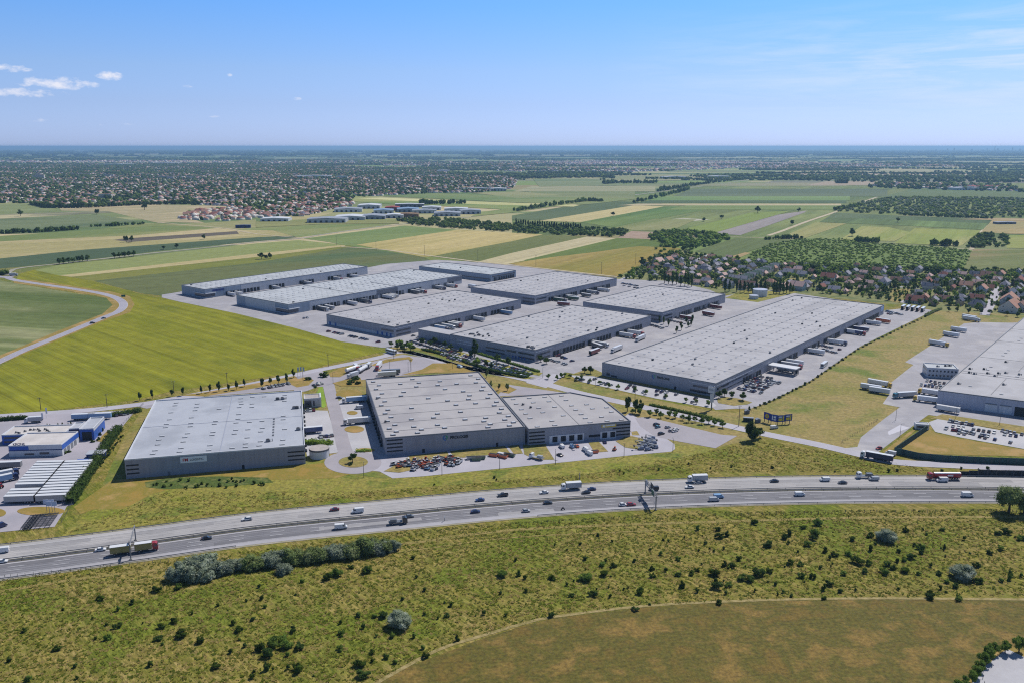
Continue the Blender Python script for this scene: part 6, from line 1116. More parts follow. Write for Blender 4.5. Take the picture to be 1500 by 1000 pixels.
rel = lambda pts: [(x-o[0], y-o[1]) for x, y in GP(pts)]
wallstrip(e, rel([(1357, 631), (1310, 663.5)]), 3.6, FG); wallstrip(e, rel([(1310, 663.5), (1345, 671.5), (1380, 675), (1440, 678), (1500, 680), (1640, 684)]), 3.6, FG)
e = empty('noise_barrier', 'dark stepped noise barrier on the far side of the motorway at the right edge', 'noise barrier', (*G(1405, 696), 0)); o = e.location
NB = offset([c for c in MC if 213 < c[0] < 420], 18.0); wallstrip(e, [(x-o[0], y-o[1]) for x, y in NB], 3.4, FDG, ramp=5)
def wirefence(pts, label, h=1.6, step=3.0):
    P = cat(GP(pts), step=step); b = MB(); o = P[0]
    for x, y in P: b.box(x-.06, x+.06, y-.06, y+.06, 0, h, M('post_grey', (110, 108, 100)))
    for z in (h-.1, h*.5): b.add([(x, y, z-.02) for x, y in P]+[(x, y, z+.02) for x, y in P], [(i, i+1, len(P)+i+1, len(P)+i) for i in range(len(P)-1)], STEEL)
    tag(b.obj('wire_fence'), label, 'fence')
wirefence([(0, 847), (190, 828), (400, 812), (600, 784), (760, 768), (1000, 757), (1300, 750), (1500, 750)], 'thin wire fence along the meadow below the motorway', 1.5)
wirefence([(1232, 649), (1285, 616)], 'wire fence beside the right hand yard entrance'); wirefence([(1080, 612), (1128, 590), (1186, 561), (1258, 512), (1374, 456)], 'wire fence between the dry field and the side yard'); wirefence([(210, 592), (165, 640), (90, 765)], 'wire fence on the grass by the tall hedge')
wirefence([(1455, 1040), (1440, 985), (1475, 946), (1560, 970)], 'wire fence round the concrete corner at the bottom right')

# ------------------------------------------------------------------ foliage
LEAF = dict(
    tree=M('leaf_green', (106, 130, 54), (86, 112, 44), (128, 146, 62), scale=.5, rough=.8, spec=.15, rnd=.22, trans=.38), dark=M('leaf_dark', (76, 98, 46), (60, 82, 38), (94, 114, 54), scale=.5, rough=.85, spec=.1, rnd=.2, trans=.38),
    bright=M('leaf_bright', (136, 160, 62), (114, 144, 52), (156, 176, 76), scale=.5, rough=.8, spec=.15, rnd=.15, trans=.38), silver=M('leaf_silver', (150, 160, 140), (118, 132, 108), (180, 188, 172), scale=.8, rough=.8, spec=.2, rnd=.1, trans=.38),
    olive=M('leaf_olive', (130, 142, 90), (106, 124, 72), (152, 162, 114), scale=.5, rough=.8, spec=.15, rnd=.15, trans=.38), bush=M('bush_green', (72, 92, 32), (54, 74, 24), (96, 114, 42), scale=1.0, rough=.85, spec=.1, rnd=.3, trans=.38))
BARK = M('bark', (86, 74, 60), (66, 56, 46), scale=2, bump=.05)
def crown_np(shape, n, size, seed, lobes=9, up=.55):
    r = np.random.default_rng(seed)
    if shape == 'round': ax = np.array([1, 1, .86])
    elif shape == 'tall': ax = np.array([.62, .62, 1.3])
    elif shape == 'poplar': ax = np.array([.34, .34, 1.6])
    elif shape == 'cone': ax = np.array([.62, .62, 1.15])
    else: ax = np.array([1.05, 1.05, .62])
    cen = r.normal(size=(lobes, 3)); cen /= np.linalg.norm(cen, axis=1)[:, None]; cen *= r.uniform(.35, .75, (lobes, 1)); rad = r.uniform(.3, .52, lobes)
    if shape == 'cone': cen[:, :2] *= (1-.85*(cen[:, 2:3]*.5+.5)); cen[:, 2] *= 1.2
    w = r.integers(0, lobes, n); d = r.normal(size=(n, 3)); d /= np.linalg.norm(d, axis=1)[:, None]
    P = (cen[w]+d*rad[w, None]*r.uniform(.72, 1.06, (n, 1)))*ax
    nrm = d*1.0+r.normal(size=(n, 3))*.55+np.array([0, 0, up]); nrm /= np.linalg.norm(nrm, axis=1)[:, None]
    t = np.cross(nrm, r.normal(size=(n, 3))); t /= np.linalg.norm(t, axis=1)[:, None]; bt = np.cross(nrm, t)
    s = size*r.uniform(.6, 1.25, (n, 1)); q = r.uniform(.45, .9, (n, 1))
    V = np.stack([P-t*s, P-bt*s*q, P+t*s, P+bt*s*q], 1); V += r.normal(size=V.shape)*size*.12
    V = V.reshape(-1, 3); Fq = np.arange(n*4).reshape(n, 4)
    # inner mass so that the crown is not see-through everywhere
    return V, Fq, cen*ax, rad
def blob(r, sub=1):
    import bmesh
    b = bmesh.new(); bmesh.ops.create_icosphere(b, subdivisions=sub, radius=1); V = np.array([v.co[:] for v in b.verts]); Fc = np.array([[v.index for v in f.verts] for f in b.faces]); b.free(); return V, Fc
CR_ = {}
def crown_mesh(shape, leaf, n, size, seed, core=True, lobes=9):
    k = (shape, leaf, n, size, seed, lobes)
    if k in CR_: return CR_[k]
    V, Fq, cen, rad = crown_np(shape, n, size, seed, lobes); me = bpy.data.meshes.new('crown')
    faces = [tuple(f) for f in Fq]; vs = V.tolist()
    if core:
        bv, bf = blob(0, 1); r = np.random.default_rng(seed)
        for c_, q in zip(cen, rad):
            o = len(vs); vs += (bv*q*.72*(1+r.normal(size=(len(bv), 1))*.12)+c_).tolist(); faces += [tuple(int(o+i) for i in f) for f in bf]
    me.from_pydata(vs, [], faces); me.materials.append(LEAF[leaf]); me.update(); CR_[k] = me; return me
TM = {}
def trunk_mesh(kind='t'):
    if kind in TM: return TM[kind]
    b = MB(); b.cyl((0, 0, -.1), (0.04, .02, .62), .075, BARK, 7, .05, caps=False)
    for a, z0, l in ((.3, .4, .5), (1.7, .45, .45), (3.0, .5, .5), (4.4, .42, .45), (5.4, .55, .4)): b.cyl((0.02, 0, z0), (cos(a)*l*.55, sin(a)*l*.55, z0+l*.7), .03, BARK, 5, .012, caps=False)
    b.cyl((0.04, .02, .6), (0, 0, 1.05), .05, BARK, 6, .015, caps=False); TM[kind] = b.mesh('trunk'); return TM[kind]
TN = dict(round='broadleaf_tree', tall='upright_tree', poplar='poplar_tree', cone='conifer_tree', flat='spreading_tree')
def tree(x, y, r, label, group=None, shape='round', leaf='tree', n=420, size=.17, raw=None, hk=None, seed=None, cat_='tree', trunkf=.55):
    q = raw or G(x, y); ax = dict(round=.86, tall=1.3, poplar=1.6, cone=1.15, flat=.62)[shape]; cz = r*ax+r*trunkf if shape not in ('poplar', 'cone') else r*ax+r*.15
    e = empty(TN[shape], label, cat_, (q[0], q[1], 0), random.uniform(0, 6.28), group)
    c = link('crown', crown_mesh(shape, leaf, n, size, seed if seed is not None else random.randint(0, 5)), e); c.location = (0, 0, cz); c.scale = (r, r*random.uniform(.9, 1.1), r*(hk or 1))
    t = link('trunk', trunk_mesh(), e); t.scale = (r*1.3, r*1.3, cz*1.0); return e
def bush(x, y, r, label, group=None, leaf='bush', n=240, size=.2, raw=None, cat_='bush', flat=.8):
    q = raw or G(x, y); me = crown_mesh(random.choice(('round', 'flat', 'round', 'tall')) if n < 1000 else 'round', leaf, n, size, random.randint(0, 7)); o = link('bush', me); s = r
    o.location = (q[0], q[1], r*flat*.62); o.scale = (s*random.uniform(.85, 1.15), s*random.uniform(.85, 1.15), s*flat*random.uniform(.8, 1.2)); o.rotation_euler = (0, 0, random.uniform(0, 6.28)); return tag(o, label, cat_, group)
def hedge(pts, w, h, label, leaf='dark', dens=5.0, size=.42, name='hedge'):
    C_ = cat(GP(pts), step=2.0); L = sum(hypot(C_[i+1][0]-C_[i][0], C_[i+1][1]-C_[i][1]) for i in range(len(C_)-1)); o = C_[0]; n = int(L*(w+2*h)*dens); r = rng
    acc = np.cumsum([0]+[hypot(C_[i+1][0]-C_[i][0], C_[i+1][1]-C_[i][1]) for i in range(len(C_)-1)]); A = np.array(C_); t = r.uniform(0, L, n); X = np.interp(t, acc, A[:, 0]); Y = np.interp(t, acc, A[:, 1])
    dX = np.interp(t+.5, acc, A[:, 0])-np.interp(t-.5, acc, A[:, 0]); dY = np.interp(t+.5, acc, A[:, 1])-np.interp(t-.5, acc, A[:, 1]); l = np.hypot(dX, dY)+1e-6; nx, ny = -dY/l, dX/l
    u = r.uniform(-(w/2+h), w/2+h, n); top = np.abs(u) < w/2; off = np.where(top, u, np.sign(u)*w/2); z = np.where(top, h, np.clip(np.abs(u)-w/2, 0, h))
    lump = 1+.16*np.sin(t*1.1+3)+.1*np.sin(t*2.7)
    P = np.stack([X+nx*off*lump, Y+ny*off*lump, z*lump], 1)+r.normal(size=(n, 3))*.22; P[:, 2] = np.abs(P[:, 2])
    nrm = np.stack([nx*np.where(top, 0, np.sign(u)), ny*np.where(top, 0, np.sign(u)), np.where(top, 1, .3)], 1)+r.normal(size=(n, 3))*.5; nrm /= np.linalg.norm(nrm, axis=1)[:, None]
    tt = np.cross(nrm, r.normal(size=(n, 3))); tt /= np.linalg.norm(tt, axis=1)[:, None]; bt = np.cross(nrm, tt); s = size*r.uniform(.6, 1.3, (n, 1))
    V = np.stack([P-tt*s, P-bt*s*.7, P+tt*s, P+bt*s*.7], 1).reshape(-1, 3); me0 = MB(); strip(me0, C_, -w/2*.8, w/2*.8, h*.85, LEAF[leaf])
    Fq = np.arange(n*4).reshape(n, 4); B0 = np.array(offset(C_, -w/2*.8)); B1 = np.array(offset(C_, w/2*.8)); m = len(C_); k0 = len(V)
    V = np.concatenate([V, np.c_[B0, np.zeros(m)], np.c_[B0, np.full(m, h*.85)], np.c_[B1, np.full(m, h*.85)], np.c_[B1, np.zeros(m)]])
    ff = [[k0+j*m+i, k0+j*m+i+1, k0+(j+1)*m+i+1, k0+(j+1)*m+i] for j in range(3) for i in range(m-1)]
    return tag(link(name, array_mesh(name, V, np.concatenate([Fq, np.array(ff)]), [LEAF[leaf]])), label, 'hedge')
hedge([(175, 629), (162, 646), (140, 680), (120, 712), (103, 738)], 4.2, 3.4, 'tall dark hedge between the dealer yard and the white roofed warehouse')
hedge([(-60, 622), (0, 616), (40, 613)], 3, 2.2, 'dark hedge along the road at the left edge'); hedge([(160, 610), (185, 606), (207, 602)], 3, 2.4, 'dark hedge behind the pale blue trailers')
hedge([(618, 512), (660, 522), (700, 537), (730, 545), (768, 553), (772, 551)], 2.4, 1.3, 'low dark hedge between the crowded car park and the road', size=.5)
hedge([(700, 518), (760, 536), (790, 545)], 2.2, 1.2, 'low green hedge under the wall of the central warehouse', 'tree', size=.5)
hedge([(952, 593), (1000, 603), (1060, 618)], 2.2, 1.1, 'low green hedge along the tree lined road', 'tree', size=.5)
hedge([(447, 650), (460, 649), (475, 651), (485, 649)], 4, 2.2, 'bright shrubs beside the white yard and the water tank', 'bright', size=.45); hedge([(522, 661), (544, 660)], 2.5, 1.0, 'low shrubs on the island beside the roundabout', 'bright', size=.4)
hedge([(735, 540), (755, 545), (778, 549)], 6, 1.0, 'low planted bed at the corner of the crowded car park', 'dark', size=.5)

def treerow(P, r, label, group, **k):
    for i, (x, y) in enumerate(P): tree(x, y, r*random.uniform(.85, 1.12), label % ordn(i), group, **k)
treerow([(205, 586), (223, 583), (252, 580), (268, 579), (295, 576), (308, 574), (321, 573), (335, 572), (347, 570), (358, 566), (384, 567), (396, 563), (408, 562), (420, 560), (430, 553)], 2.1, 'small dark street tree behind the white roofed warehouse, %s from the left', 'street trees behind the white roofed warehouse', shape='tall', leaf='dark')
treerow([(927, 606), (936, 607), (952, 610), (962, 607), (968, 612), (980, 611), (989, 612), (1000, 615), (1009, 618), (1018, 618), (1028, 621), (1038, 620), (1046, 623), (1058, 626)], 2.0, 'small round tree beside the small car park, %s from the left', 'trees along the small car park')
for x, y, r in ((919, 602, 3.3), (931, 604, 3.2), (938, 605, 3.0)): tree(x, y, r, 'tall dense tree starting the row by the small car park', 'large trees beside the small car park', 'tall', 'dark')
tree(1102, 645, 5.0, 'large dense dark tree alone beside the frontage road', shape='round', leaf='dark', n=1600, size=.1, hk=1.25, trunkf=.3); tree(1113, 641, 3.0, 'smaller tree leaning against the large dark one', shape='round', leaf='dark')
treerow([(803, 555), (816, 556), (822, 553), (827, 551), (835, 553), (845, 557), (852, 556), (864, 560), (878, 563), (892, 567), (905, 570), (930, 573), (946, 577), (975, 583), (1005, 589), (1020, 591), (1037, 594)], 1.7, 'small tree on the grass edge before the longest warehouse, %s from the left', 'small trees before the longest warehouse')
treerow([(856, 546), (865, 547), (1053, 583), (1061, 580), (1072, 583), (1088, 586)], 2.6, 'dark tree at a corner of the longest warehouse, %s from the left', 'corner trees of the longest warehouse', leaf='dark')
treerow([(573, 508), (582, 512), (590, 514), (596, 511), (605, 514), (618, 505), (630, 507), (636, 504), (652, 508), (660, 513), (675, 518), (690, 524), (697, 520), (712, 536), (720, 540), (728, 528), (745, 534), (792, 530), (800, 533)], 2.6, 'bushy tree among the cars before the central warehouse, %s from the left', 'trees in the crowded car park', leaf='dark')
for i, (x, y, r) in enumerate([(601, 514, 3.4), (586, 511, 3.6)]): tree(x, y, r, 'light green round tree at the corner by the white coach, %s one' % ('right', 'left')[i], 'light trees by the coach', leaf='bright')
tree(695, 523, 4.6, 'tallest dark tree before the wall of the central warehouse', shape='tall', leaf='dark', n=700, size=.13); tree(698, 537, 3.4, 'yellowish tree by the hedge below the tallest dark tree', shape='round', leaf='bright')
treerow([(719, 570), (731, 571), (743, 572), (713, 553)], 2.0, 'small tree on the dry grass behind the emblem hall, %s from the left', 'trees behind the emblem hall', shape='tall', leaf='olive')
treerow([(966, 473), (972, 475), (979, 478), (1005, 474), (1014, 473), (991, 488), (998, 484), (1008, 480), (1012, 478)], 2.5, 'dark tree between the central warehouses, %s from the left', 'trees between the central warehouses', leaf='dark', shape='tall')
for i, (x, y) in enumerate([(70, 632), (74, 631), (80, 630.5), (86, 630), (92, 630), (101, 629), (105, 628.5)]): tree(x, y, 1.5, 'narrow dark cypress in the dealer yard, %s from the left' % ordn(i), 'cypresses in the dealer yard', 'poplar', 'dark', n=160, size=.2)
for i, (x, y) in enumerate([(150, 631), (147, 637), (145, 644), (136, 647), (160, 632), (94, 664), (100, 662)]): bush(x, y, 1.5, 'dark clipped bush near the blue workshop, %s one' % ordn(i), 'clipped bushes of the dealer yard', 'dark')
tree(516.5, 677, 2.6, 'small tree in the middle of the roundabout island', shape='round', leaf='dark'); bush(514, 681, 1.2, 'low bush under the roundabout tree')
for i, (x, y, r) in enumerate([(475, 552, 3.2), (515, 560, 2.6), (520, 556, 2.4), (524, 562, 2.2), (512, 563, 2.0), (452, 556, 2.2), (523, 554, 2.0), (462, 567, 1.4)]): bush(x, y, r, 'dark shrub on the grass near the lorry park, %s one' % ordn(i), 'shrubs near the lorry park', 'dark')
for i in range(46):
    t = i/45; x = 1098+(1372-1098)*t**.92; y0 = np.interp(x, [1098, 1128, 1186, 1258, 1374], [600, 588.5, 560, 511, 455.5]); bush(x, y0, 1.25 if i % 3 else 1.6, 'small round bush in the dotted row, %s from the front' % ordn(i), 'dotted row of bushes beside the side yard', 'dark')
hedge([(1356, 463), (1366, 458), (1378, 453)], 3, 1.2, 'low olive hedge at the far corner of the side yard', 'olive', size=.6)
treerow([(1390, 457), (1402, 457), (1450, 461), (1475, 463), (1490, 465), (1419, 459), (1437, 460)], 2.4, 'small tree along the back edge of the dry field, %s from the left', 'trees on the back edge of the dry field', leaf='dark')
for i, (x, y, r) in enumerate([(1492, 955, 2.6), (1472, 956, 2.3)]): tree(x, y, r, ('round tree standing free at the bottom right corner', 'smaller round tree left of the corner one')[i], shape='round', leaf='tree', n=1400, size=.1)
treerow([(1455, 958), (1448, 966), (1441, 974), (1436, 983), (1431, 992), (1424, 1000), (1414, 1008), (1404, 1014)], 2.1, 'dense green tree in the row by the concrete corner, %s from the top', 'trees by the concrete corner', leaf='tree', n=1400, size=.1, shape='round')
# big silver willow at the right edge
WT = tree(1478, 750, 6.5, 'large grey green willow beside the motorway at the right edge', shape='round', leaf='olive', n=3600, size=.065, hk=1.0, seed=3, trunkf=.35); tree(1500, 752, 5.4, 'smaller willow behind the large one at the right edge', shape='round', leaf='olive', n=2400, size=.07, seed=2, trunkf=.35)
for c_ in WT.children:
    if c_.name.startswith('crown'): c_.data = crown_mesh('round', 'olive', 5200, .055, 61, lobes=26)
# silver shrubs and the silver green thicket
for (x, y, r, lb) in [(586, 916, 5.0, 'round silver shrub, the nearest, alone in the meadow'), (1297, 791, 4.3, 'round silver shrub in the middle of the right meadow'), (1411, 846, 4.3, 'round silver shrub at the right of the meadow')]:
    o = bush(x, y, r, lb, None, 'silver', n=5200, size=.055, cat_='shrub', flat=.84); o.data = crown_mesh('round', 'silver', 6000, .05, 30+int(r*10) % 7, lobes=40)
TH = [(262, 846, 5.2), (275, 843, 6.2), (290, 838, 6.8), (304, 836, 6.0), (285, 850, 4.6), (318, 840, 4.8), (335, 836, 4.4), (350, 833, 4.2), (366, 832, 4.6), (382, 829, 4.8), (398, 827, 5.2), (413, 826, 5.4), (428, 825, 5.6), (442, 822, 5.0), (456, 820, 5.0), (470, 819, 4.8), (484, 816, 5.0), (498, 815, 5.2), (513, 814, 5.4), (527, 811, 5.4), (540, 809, 5.6), (553, 808, 5.2), (565, 806, 4.6), (574, 806, 3.8), (300, 849, 4.4), (416, 838, 3.6)]
for i, (x, y, r) in enumerate(TH):
    lf = 'silver' if (x < 315 or (random.random() < .4)) else 'olive'
    o = bush(x, y, r*.92, 'thicket shrub below the motorway, %s from the left' % ordn(i), 'thicket below the motorway', lf, cat_='shrub', flat=.86); o.data = crown_mesh('round', lf, 2200, .075, 40+i % 4, lobes=20)
# dark bushes of the meadow
MB_ = [(735, 843, 2.7), (478, 848, 3.0), (493, 843, 3.2), (536, 838, 2.7), (514, 832, 1.8), (262, 861, 2.2), (230, 866, 2.6), (147, 878, 2.2), (194, 884, 1.9), (158, 936, 2.3), (232, 937, 2.2), (266, 931, 2.8), (255, 911, 2.0), (237, 919, 1.8), (175, 918, 1.8), (83, 952, 1.8), (293, 941, 2.0), (350, 924, 2.2), (380, 951, 2.6), (400, 945, 3.4), (420, 948, 3.0), (392, 962, 3.0), (412, 940, 2.8), (440, 949, 2.6), (436, 982, 3.0), (390, 981, 2.2), (527, 975, 2.6), (533, 991, 2.8), (498, 952, 1.9), (545, 956, 1.7), (500, 930, 1.8), (316, 977, 2.0), (35, 925, 1.5), (566, 963, 1.7), (561, 903, 2.4), (655, 903, 1.6), (670, 938, 1.6), (623, 962, 1.9), (430, 924, 2.0),
  (760, 843, 1.9), (857, 849, 3.2), (810, 848, 1.8), (868, 872, 2.4), (885, 842, 2.4), (881, 828, 2.0), (899, 829, 1.8), (837, 873, 1.6), (937, 868, 2.5), (993, 820, 1.8), (955, 834, 1.8), (956, 845, 2.0), (993, 843, 1.9), (1013, 841, 1.9), (999, 860, 2.2), (1021, 836, 1.7), (1047, 842, 3.2), (1049, 860, 3.4), (1067, 858, 2.2), (1087, 848, 3.0), (1098, 851, 2.6), (1112, 842, 3.4), (1062, 828, 1.9), (1070, 828, 1.8), (1082, 820, 1.9), (1123, 800, 2.7), (1104, 766, 2.4), (1052, 777, 2.0), (1055, 788, 2.6), (1065, 785, 2.0), (1022, 776, 1.8), (930, 893, 1.8), (1053, 884, 1.9), (807, 903, 1.8), (1196, 768, 3.0), (1192, 783, 2.8), (1176, 773, 2.0), (1150, 788, 2.4), (1156, 784, 2.2), (1183, 799, 2.6), (1191, 790, 2.4), (1208, 808, 2.0), (1222, 813, 1.9), (1243, 813, 2.0), (1256, 824, 3.4), (1275, 806, 2.2), (1327, 778, 2.2), (1348, 804, 2.6), (1349, 811, 1.9), (1384, 803, 1.6), (1336, 818, 2.4), (1325, 821, 1.9), (1314, 823, 1.8), (1300, 828, 2.2), (1308, 833, 1.8), (1295, 839, 2.6), (1326, 837, 2.4), (1273, 827, 2.2), (1268, 838, 1.9), (1235, 841, 1.8), (1156, 826, 2.0), (1173, 828, 1.8), (1174, 846, 2.0), (1190, 846, 1.9), (1215, 857, 2.4), (1375, 841, 2.0), (1401, 860, 1.9), (1362, 877, 2.2), (1362, 871, 2.2), (1405, 878, 2.1), (1462, 782, 2.2), (1475, 781, 2.8), (1496, 790, 2.4), (1466, 804, 2.4), (1450, 810, 1.8), (1430, 829, 2.0), (1435, 853, 2.0), (1478, 849, 2.0), (1480, 842, 1.8), (1127, 838, 2.2), (1275, 786, 2.2), (1248, 791, 1.8), (1207, 877, 1.6), (1127, 800, 2.4), (1380, 776, 1.6), (1206, 864, 2.2)]
for i, (x, y, r) in enumerate(MB_):
    o = bush(x, y, r*.8, '%s dark bush in the %s meadow' % ('large' if r > 2.7 else 'small', 'left' if x < 700 else 'right'), ('large' if r > 2.7 else 'small')+(' bushes of the left meadow' if x < 700 else ' bushes of the right meadow'), random.choice(('bush', 'bush', 'dark', 'tree')), 480, .13, flat=.95)
    if r > 2.3: o.data = crown_mesh(random.choice(('round', 'flat', 'flat')), random.choice(('bush', 'dark', 'bush', 'tree')), 1100, .085, random.randint(20, 25))
LIT = []
while len(LIT) < 150:
    x, y = random.uniform(-10, 1510), random.uniform(765, 1000); lim = np.interp(x, [480, 600, 705, 812, 1060, 1500], [1000, 970, 928, 898, 876, 872])
    if y > lim or (240 < x < 590 and y < 850) or y < np.interp(x, [0, 400, 760, 1500], [866, 820, 785, 770]) or random.random() > (.85 if x > 850 else .45): continue
    LIT.append(G(x, y))
LIT += [G(x, 712-(x-220)*.03+random.uniform(-7, 6)) for x in np.random.default_rng(3).uniform(225, 390, 34)]
LIT += [G(x, np.interp(x, [560, 1000, 1260, 1500], [712, 682, 686, 692])+random.uniform(-7, 6)) for x in np.random.default_rng(4).uniform(560, 1500, 22)]
LIT += [G(181-t*40+random.uniform(-3, 3), 638+t*50) for t in np.linspace(0, 1, 20)]
# rough grass tufts: nobody could count them
def tufts(name, poly, n, h, mats, w=.5, nb=4, hs=.4):
    P = scatter(poly, n); k = len(P); nv = nb*3; r = np.random.default_rng(5); bases = []
    for s in range(4):
        a = r.uniform(0, 2*pi, nb); V = []
        for q in a:
            c_, s_ = cos(q), sin(q); V += [(c_*.1-s_*w/2, s_*.1+c_*w/2, 0), (c_*.1+s_*w/2, s_*.1-c_*w/2, 0), (c_*w*.9, s_*w*.9, 1)]
        bases.append((np.array(V), np.arange(nv).reshape(nb, 3)))
    S = np.stack([r.uniform(.6, 1.4, k)]*2+[h*r.uniform(1-hs, 1+hs, k)], 1)
    me = repeat_mesh(name, bases, np.c_[P, np.zeros(k)], r.uniform(0, 6.28, k), S, r.integers(0, 4, k), mats, mrand=r.integers(0, len(mats), k))
    return tag(link(name, me), 'rough grass tufts covering the meadow', 'grass', kind='stuff')
GT = [M('tuft_green', (108, 120, 40), rough=.9, spec=.1, trans=.5, c2=None, fine=.02), M('tuft_olive', (130, 124, 58), rough=.9, spec=.1, trans=.5, c2=None, fine=.02), M('tuft_straw', (166, 148, 94), rough=.9, spec=.1, trans=.5, c2=None, fine=.02), M('tuft_dark', (92, 104, 34), rough=.9, spec=.1, trans=.5, c2=None, fine=.02)]
mead = GP([(-40, 862), (190, 836), (600, 792), (760, 772), (1000, 760), (1560, 752), (1560, 872), (1250, 874), (1060, 879), (935, 887), (812, 901), (770, 910), (705, 930), (640, 950), (520, 1015), (-60, 1015)])
tufts('grass', mead, .55, .22, GT, w=.8)
tufts('grass', GP([(-20, 846), (190, 826), (400, 802), (600, 776), (760, 764), (1000, 749), (1540, 744), (1560, 752), (1000, 760), (760, 772), (600, 792), (190, 836), (-30, 862)]), .5, .28, [GT[0], GT[0], GT[1], GT[1]], w=.8)
tufts('grass', GP([(90, 780), (180, 745), (240, 720), (560, 718), (860, 692), (990, 670), (1110, 645), (1260, 668), (1380, 690), (1400, 692), (1100, 690), (940, 696), (750, 708), (375, 744), (100, 780)]), .35, .24, [GT[0], GT[1], GT[1], GT[2]], w=.8)

# ------------------------------------------------------------------ houses, village trees, woods, town
HW = [M('plaster_%d' % i, c, rough=.9) for i, c in enumerate([(200, 196, 190), (206, 190, 152), (188, 182, 176), (196, 168, 140), (176, 184, 190)])]
HR = dict(red=M('tile_red', (136, 90, 82), (120, 80, 74), scale=2, fine=.08), salmon=M('tile_salmon', (172, 134, 118), (154, 118, 104), scale=2, fine=.08), brown=M('tile_brown', (134, 104, 94), (114, 88, 80), scale=2, fine=.08), grey=M('tile_grey', (146, 146, 158), (128, 128, 140), scale=2, fine=.08), pink=M('tile_pink', (196, 168, 162), (178, 150, 144), scale=2, fine=.08), slate=M('tile_slate', (84, 92, 112), (70, 78, 96), scale=2, fine=.08), green=M('tile_green', (96, 116, 104), scale=2, fine=.05))
HC = {}
def house_parts(rc, wl, shape, w, d, h):
    k = (rc, wl, shape, w, d, h)
    if k in HC: return HC[k]
    wall, roof = HW[wl], HR[rc]; rh = d*.42; P = []
    b = MB(); b.box(-w/2, w/2, -d/2, d/2, 0, h, wall)
    if shape == 'gable': b.add([(-w/2, -d/2, h), (-w/2, d/2, h), (-w/2, 0, h+rh), (w/2, -d/2, h), (w/2, d/2, h), (w/2, 0, h+rh)], [(0, 2, 1), (3, 4, 5)], wall)
    P.append(('wall', b.mesh('wall'), 0)); o = .55; b = MB(); z0 = h-.22; t = .22
    if shape == 'gable':
        for s in (-1, 1): b.add([(-w/2-o, s*(d/2+o), z0), (w/2+o, s*(d/2+o), z0), (w/2+o, 0, h+rh+.12), (-w/2-o, 0, h+rh+.12), (-w/2-o, s*(d/2+o), z0+t), (w/2+o, s*(d/2+o), z0+t), (w/2+o, 0, h+rh+.12+t), (-w/2-o, 0, h+rh+.12+t)], [(0, 1, 2, 3), (4, 5, 6, 7), (0, 1, 5, 4), (1, 2, 6, 5), (3, 0, 4, 7)], roof)
    else:
        i = d*.42; b.add([(-w/2-o, -d/2-o, z0), (w/2+o, -d/2-o, z0), (w/2+o, d/2+o, z0), (-w/2-o, d/2+o, z0), (-w/2+i, 0, h+rh), (w/2-i, 0, h+rh)], [(0, 1, 5, 4), (2, 3, 4, 5), (1, 2, 5), (3, 0, 4), (3, 2, 1, 0)], roof)
    P.append(('roof', b.mesh('roof'), 0)); P.append(('chimney', MB().box(w*.15, w*.15+.7, .5, 1.2, h+.2, h+rh+.9, HW[2]).mesh('chimney'), 1))
    b = MB()
    for s in (-1, 1): [b.box(x-.55, x+.55, s*(d/2)-.05, s*(d/2)+.05, 1.0, 2.3, GLASS) for x in np.linspace(-w/2+1.6, w/2-1.6, 3)]
    for s in (-1, 1): [b.box(s*w/2-.05, s*w/2+.05, y-.5, y+.5, z_, z_+1.2, GLASS) for y in (-d/4, d/4) for z_ in ((1.0, h-.1) if h > 3 else (1.0,))]
    P.append(('window', b.mesh('window'), 0)); HC[k] = P; return P
CNM = dict(red='dark red', salmon='orange', brown='brown', grey='grey', pink='pink', slate='blue grey', green='green')
def house(x, y, rc, rz=None, w=12, d=9, h=3.4, shape=None, wl=None, where='in the village', raw=None, grp='village houses', label=None):
    q = raw or G(x, y); wl = random.randrange(5) if wl is None else wl; shape = shape or random.choice(('gable', 'gable', 'hip')); rz = KA+random.choice((0, pi/2))+random.uniform(-.1, .1) if rz is None else rz
    sz = 'tall' if h > 4.5 else 'low'
    e = empty('house', label or '%s %s %s roofed house %s' % (sz, CNM[rc], shape, where), 'house', (q[0], q[1], 0), rz, grp+' with %s %s roofs' % (CNM[rc], shape)); R_ = None
    for n, me, par in house_parts(rc, wl, shape, w, d, h):
        o = link(n, me, R_ if par else e)
        if n == 'roof': R_ = o
    return e
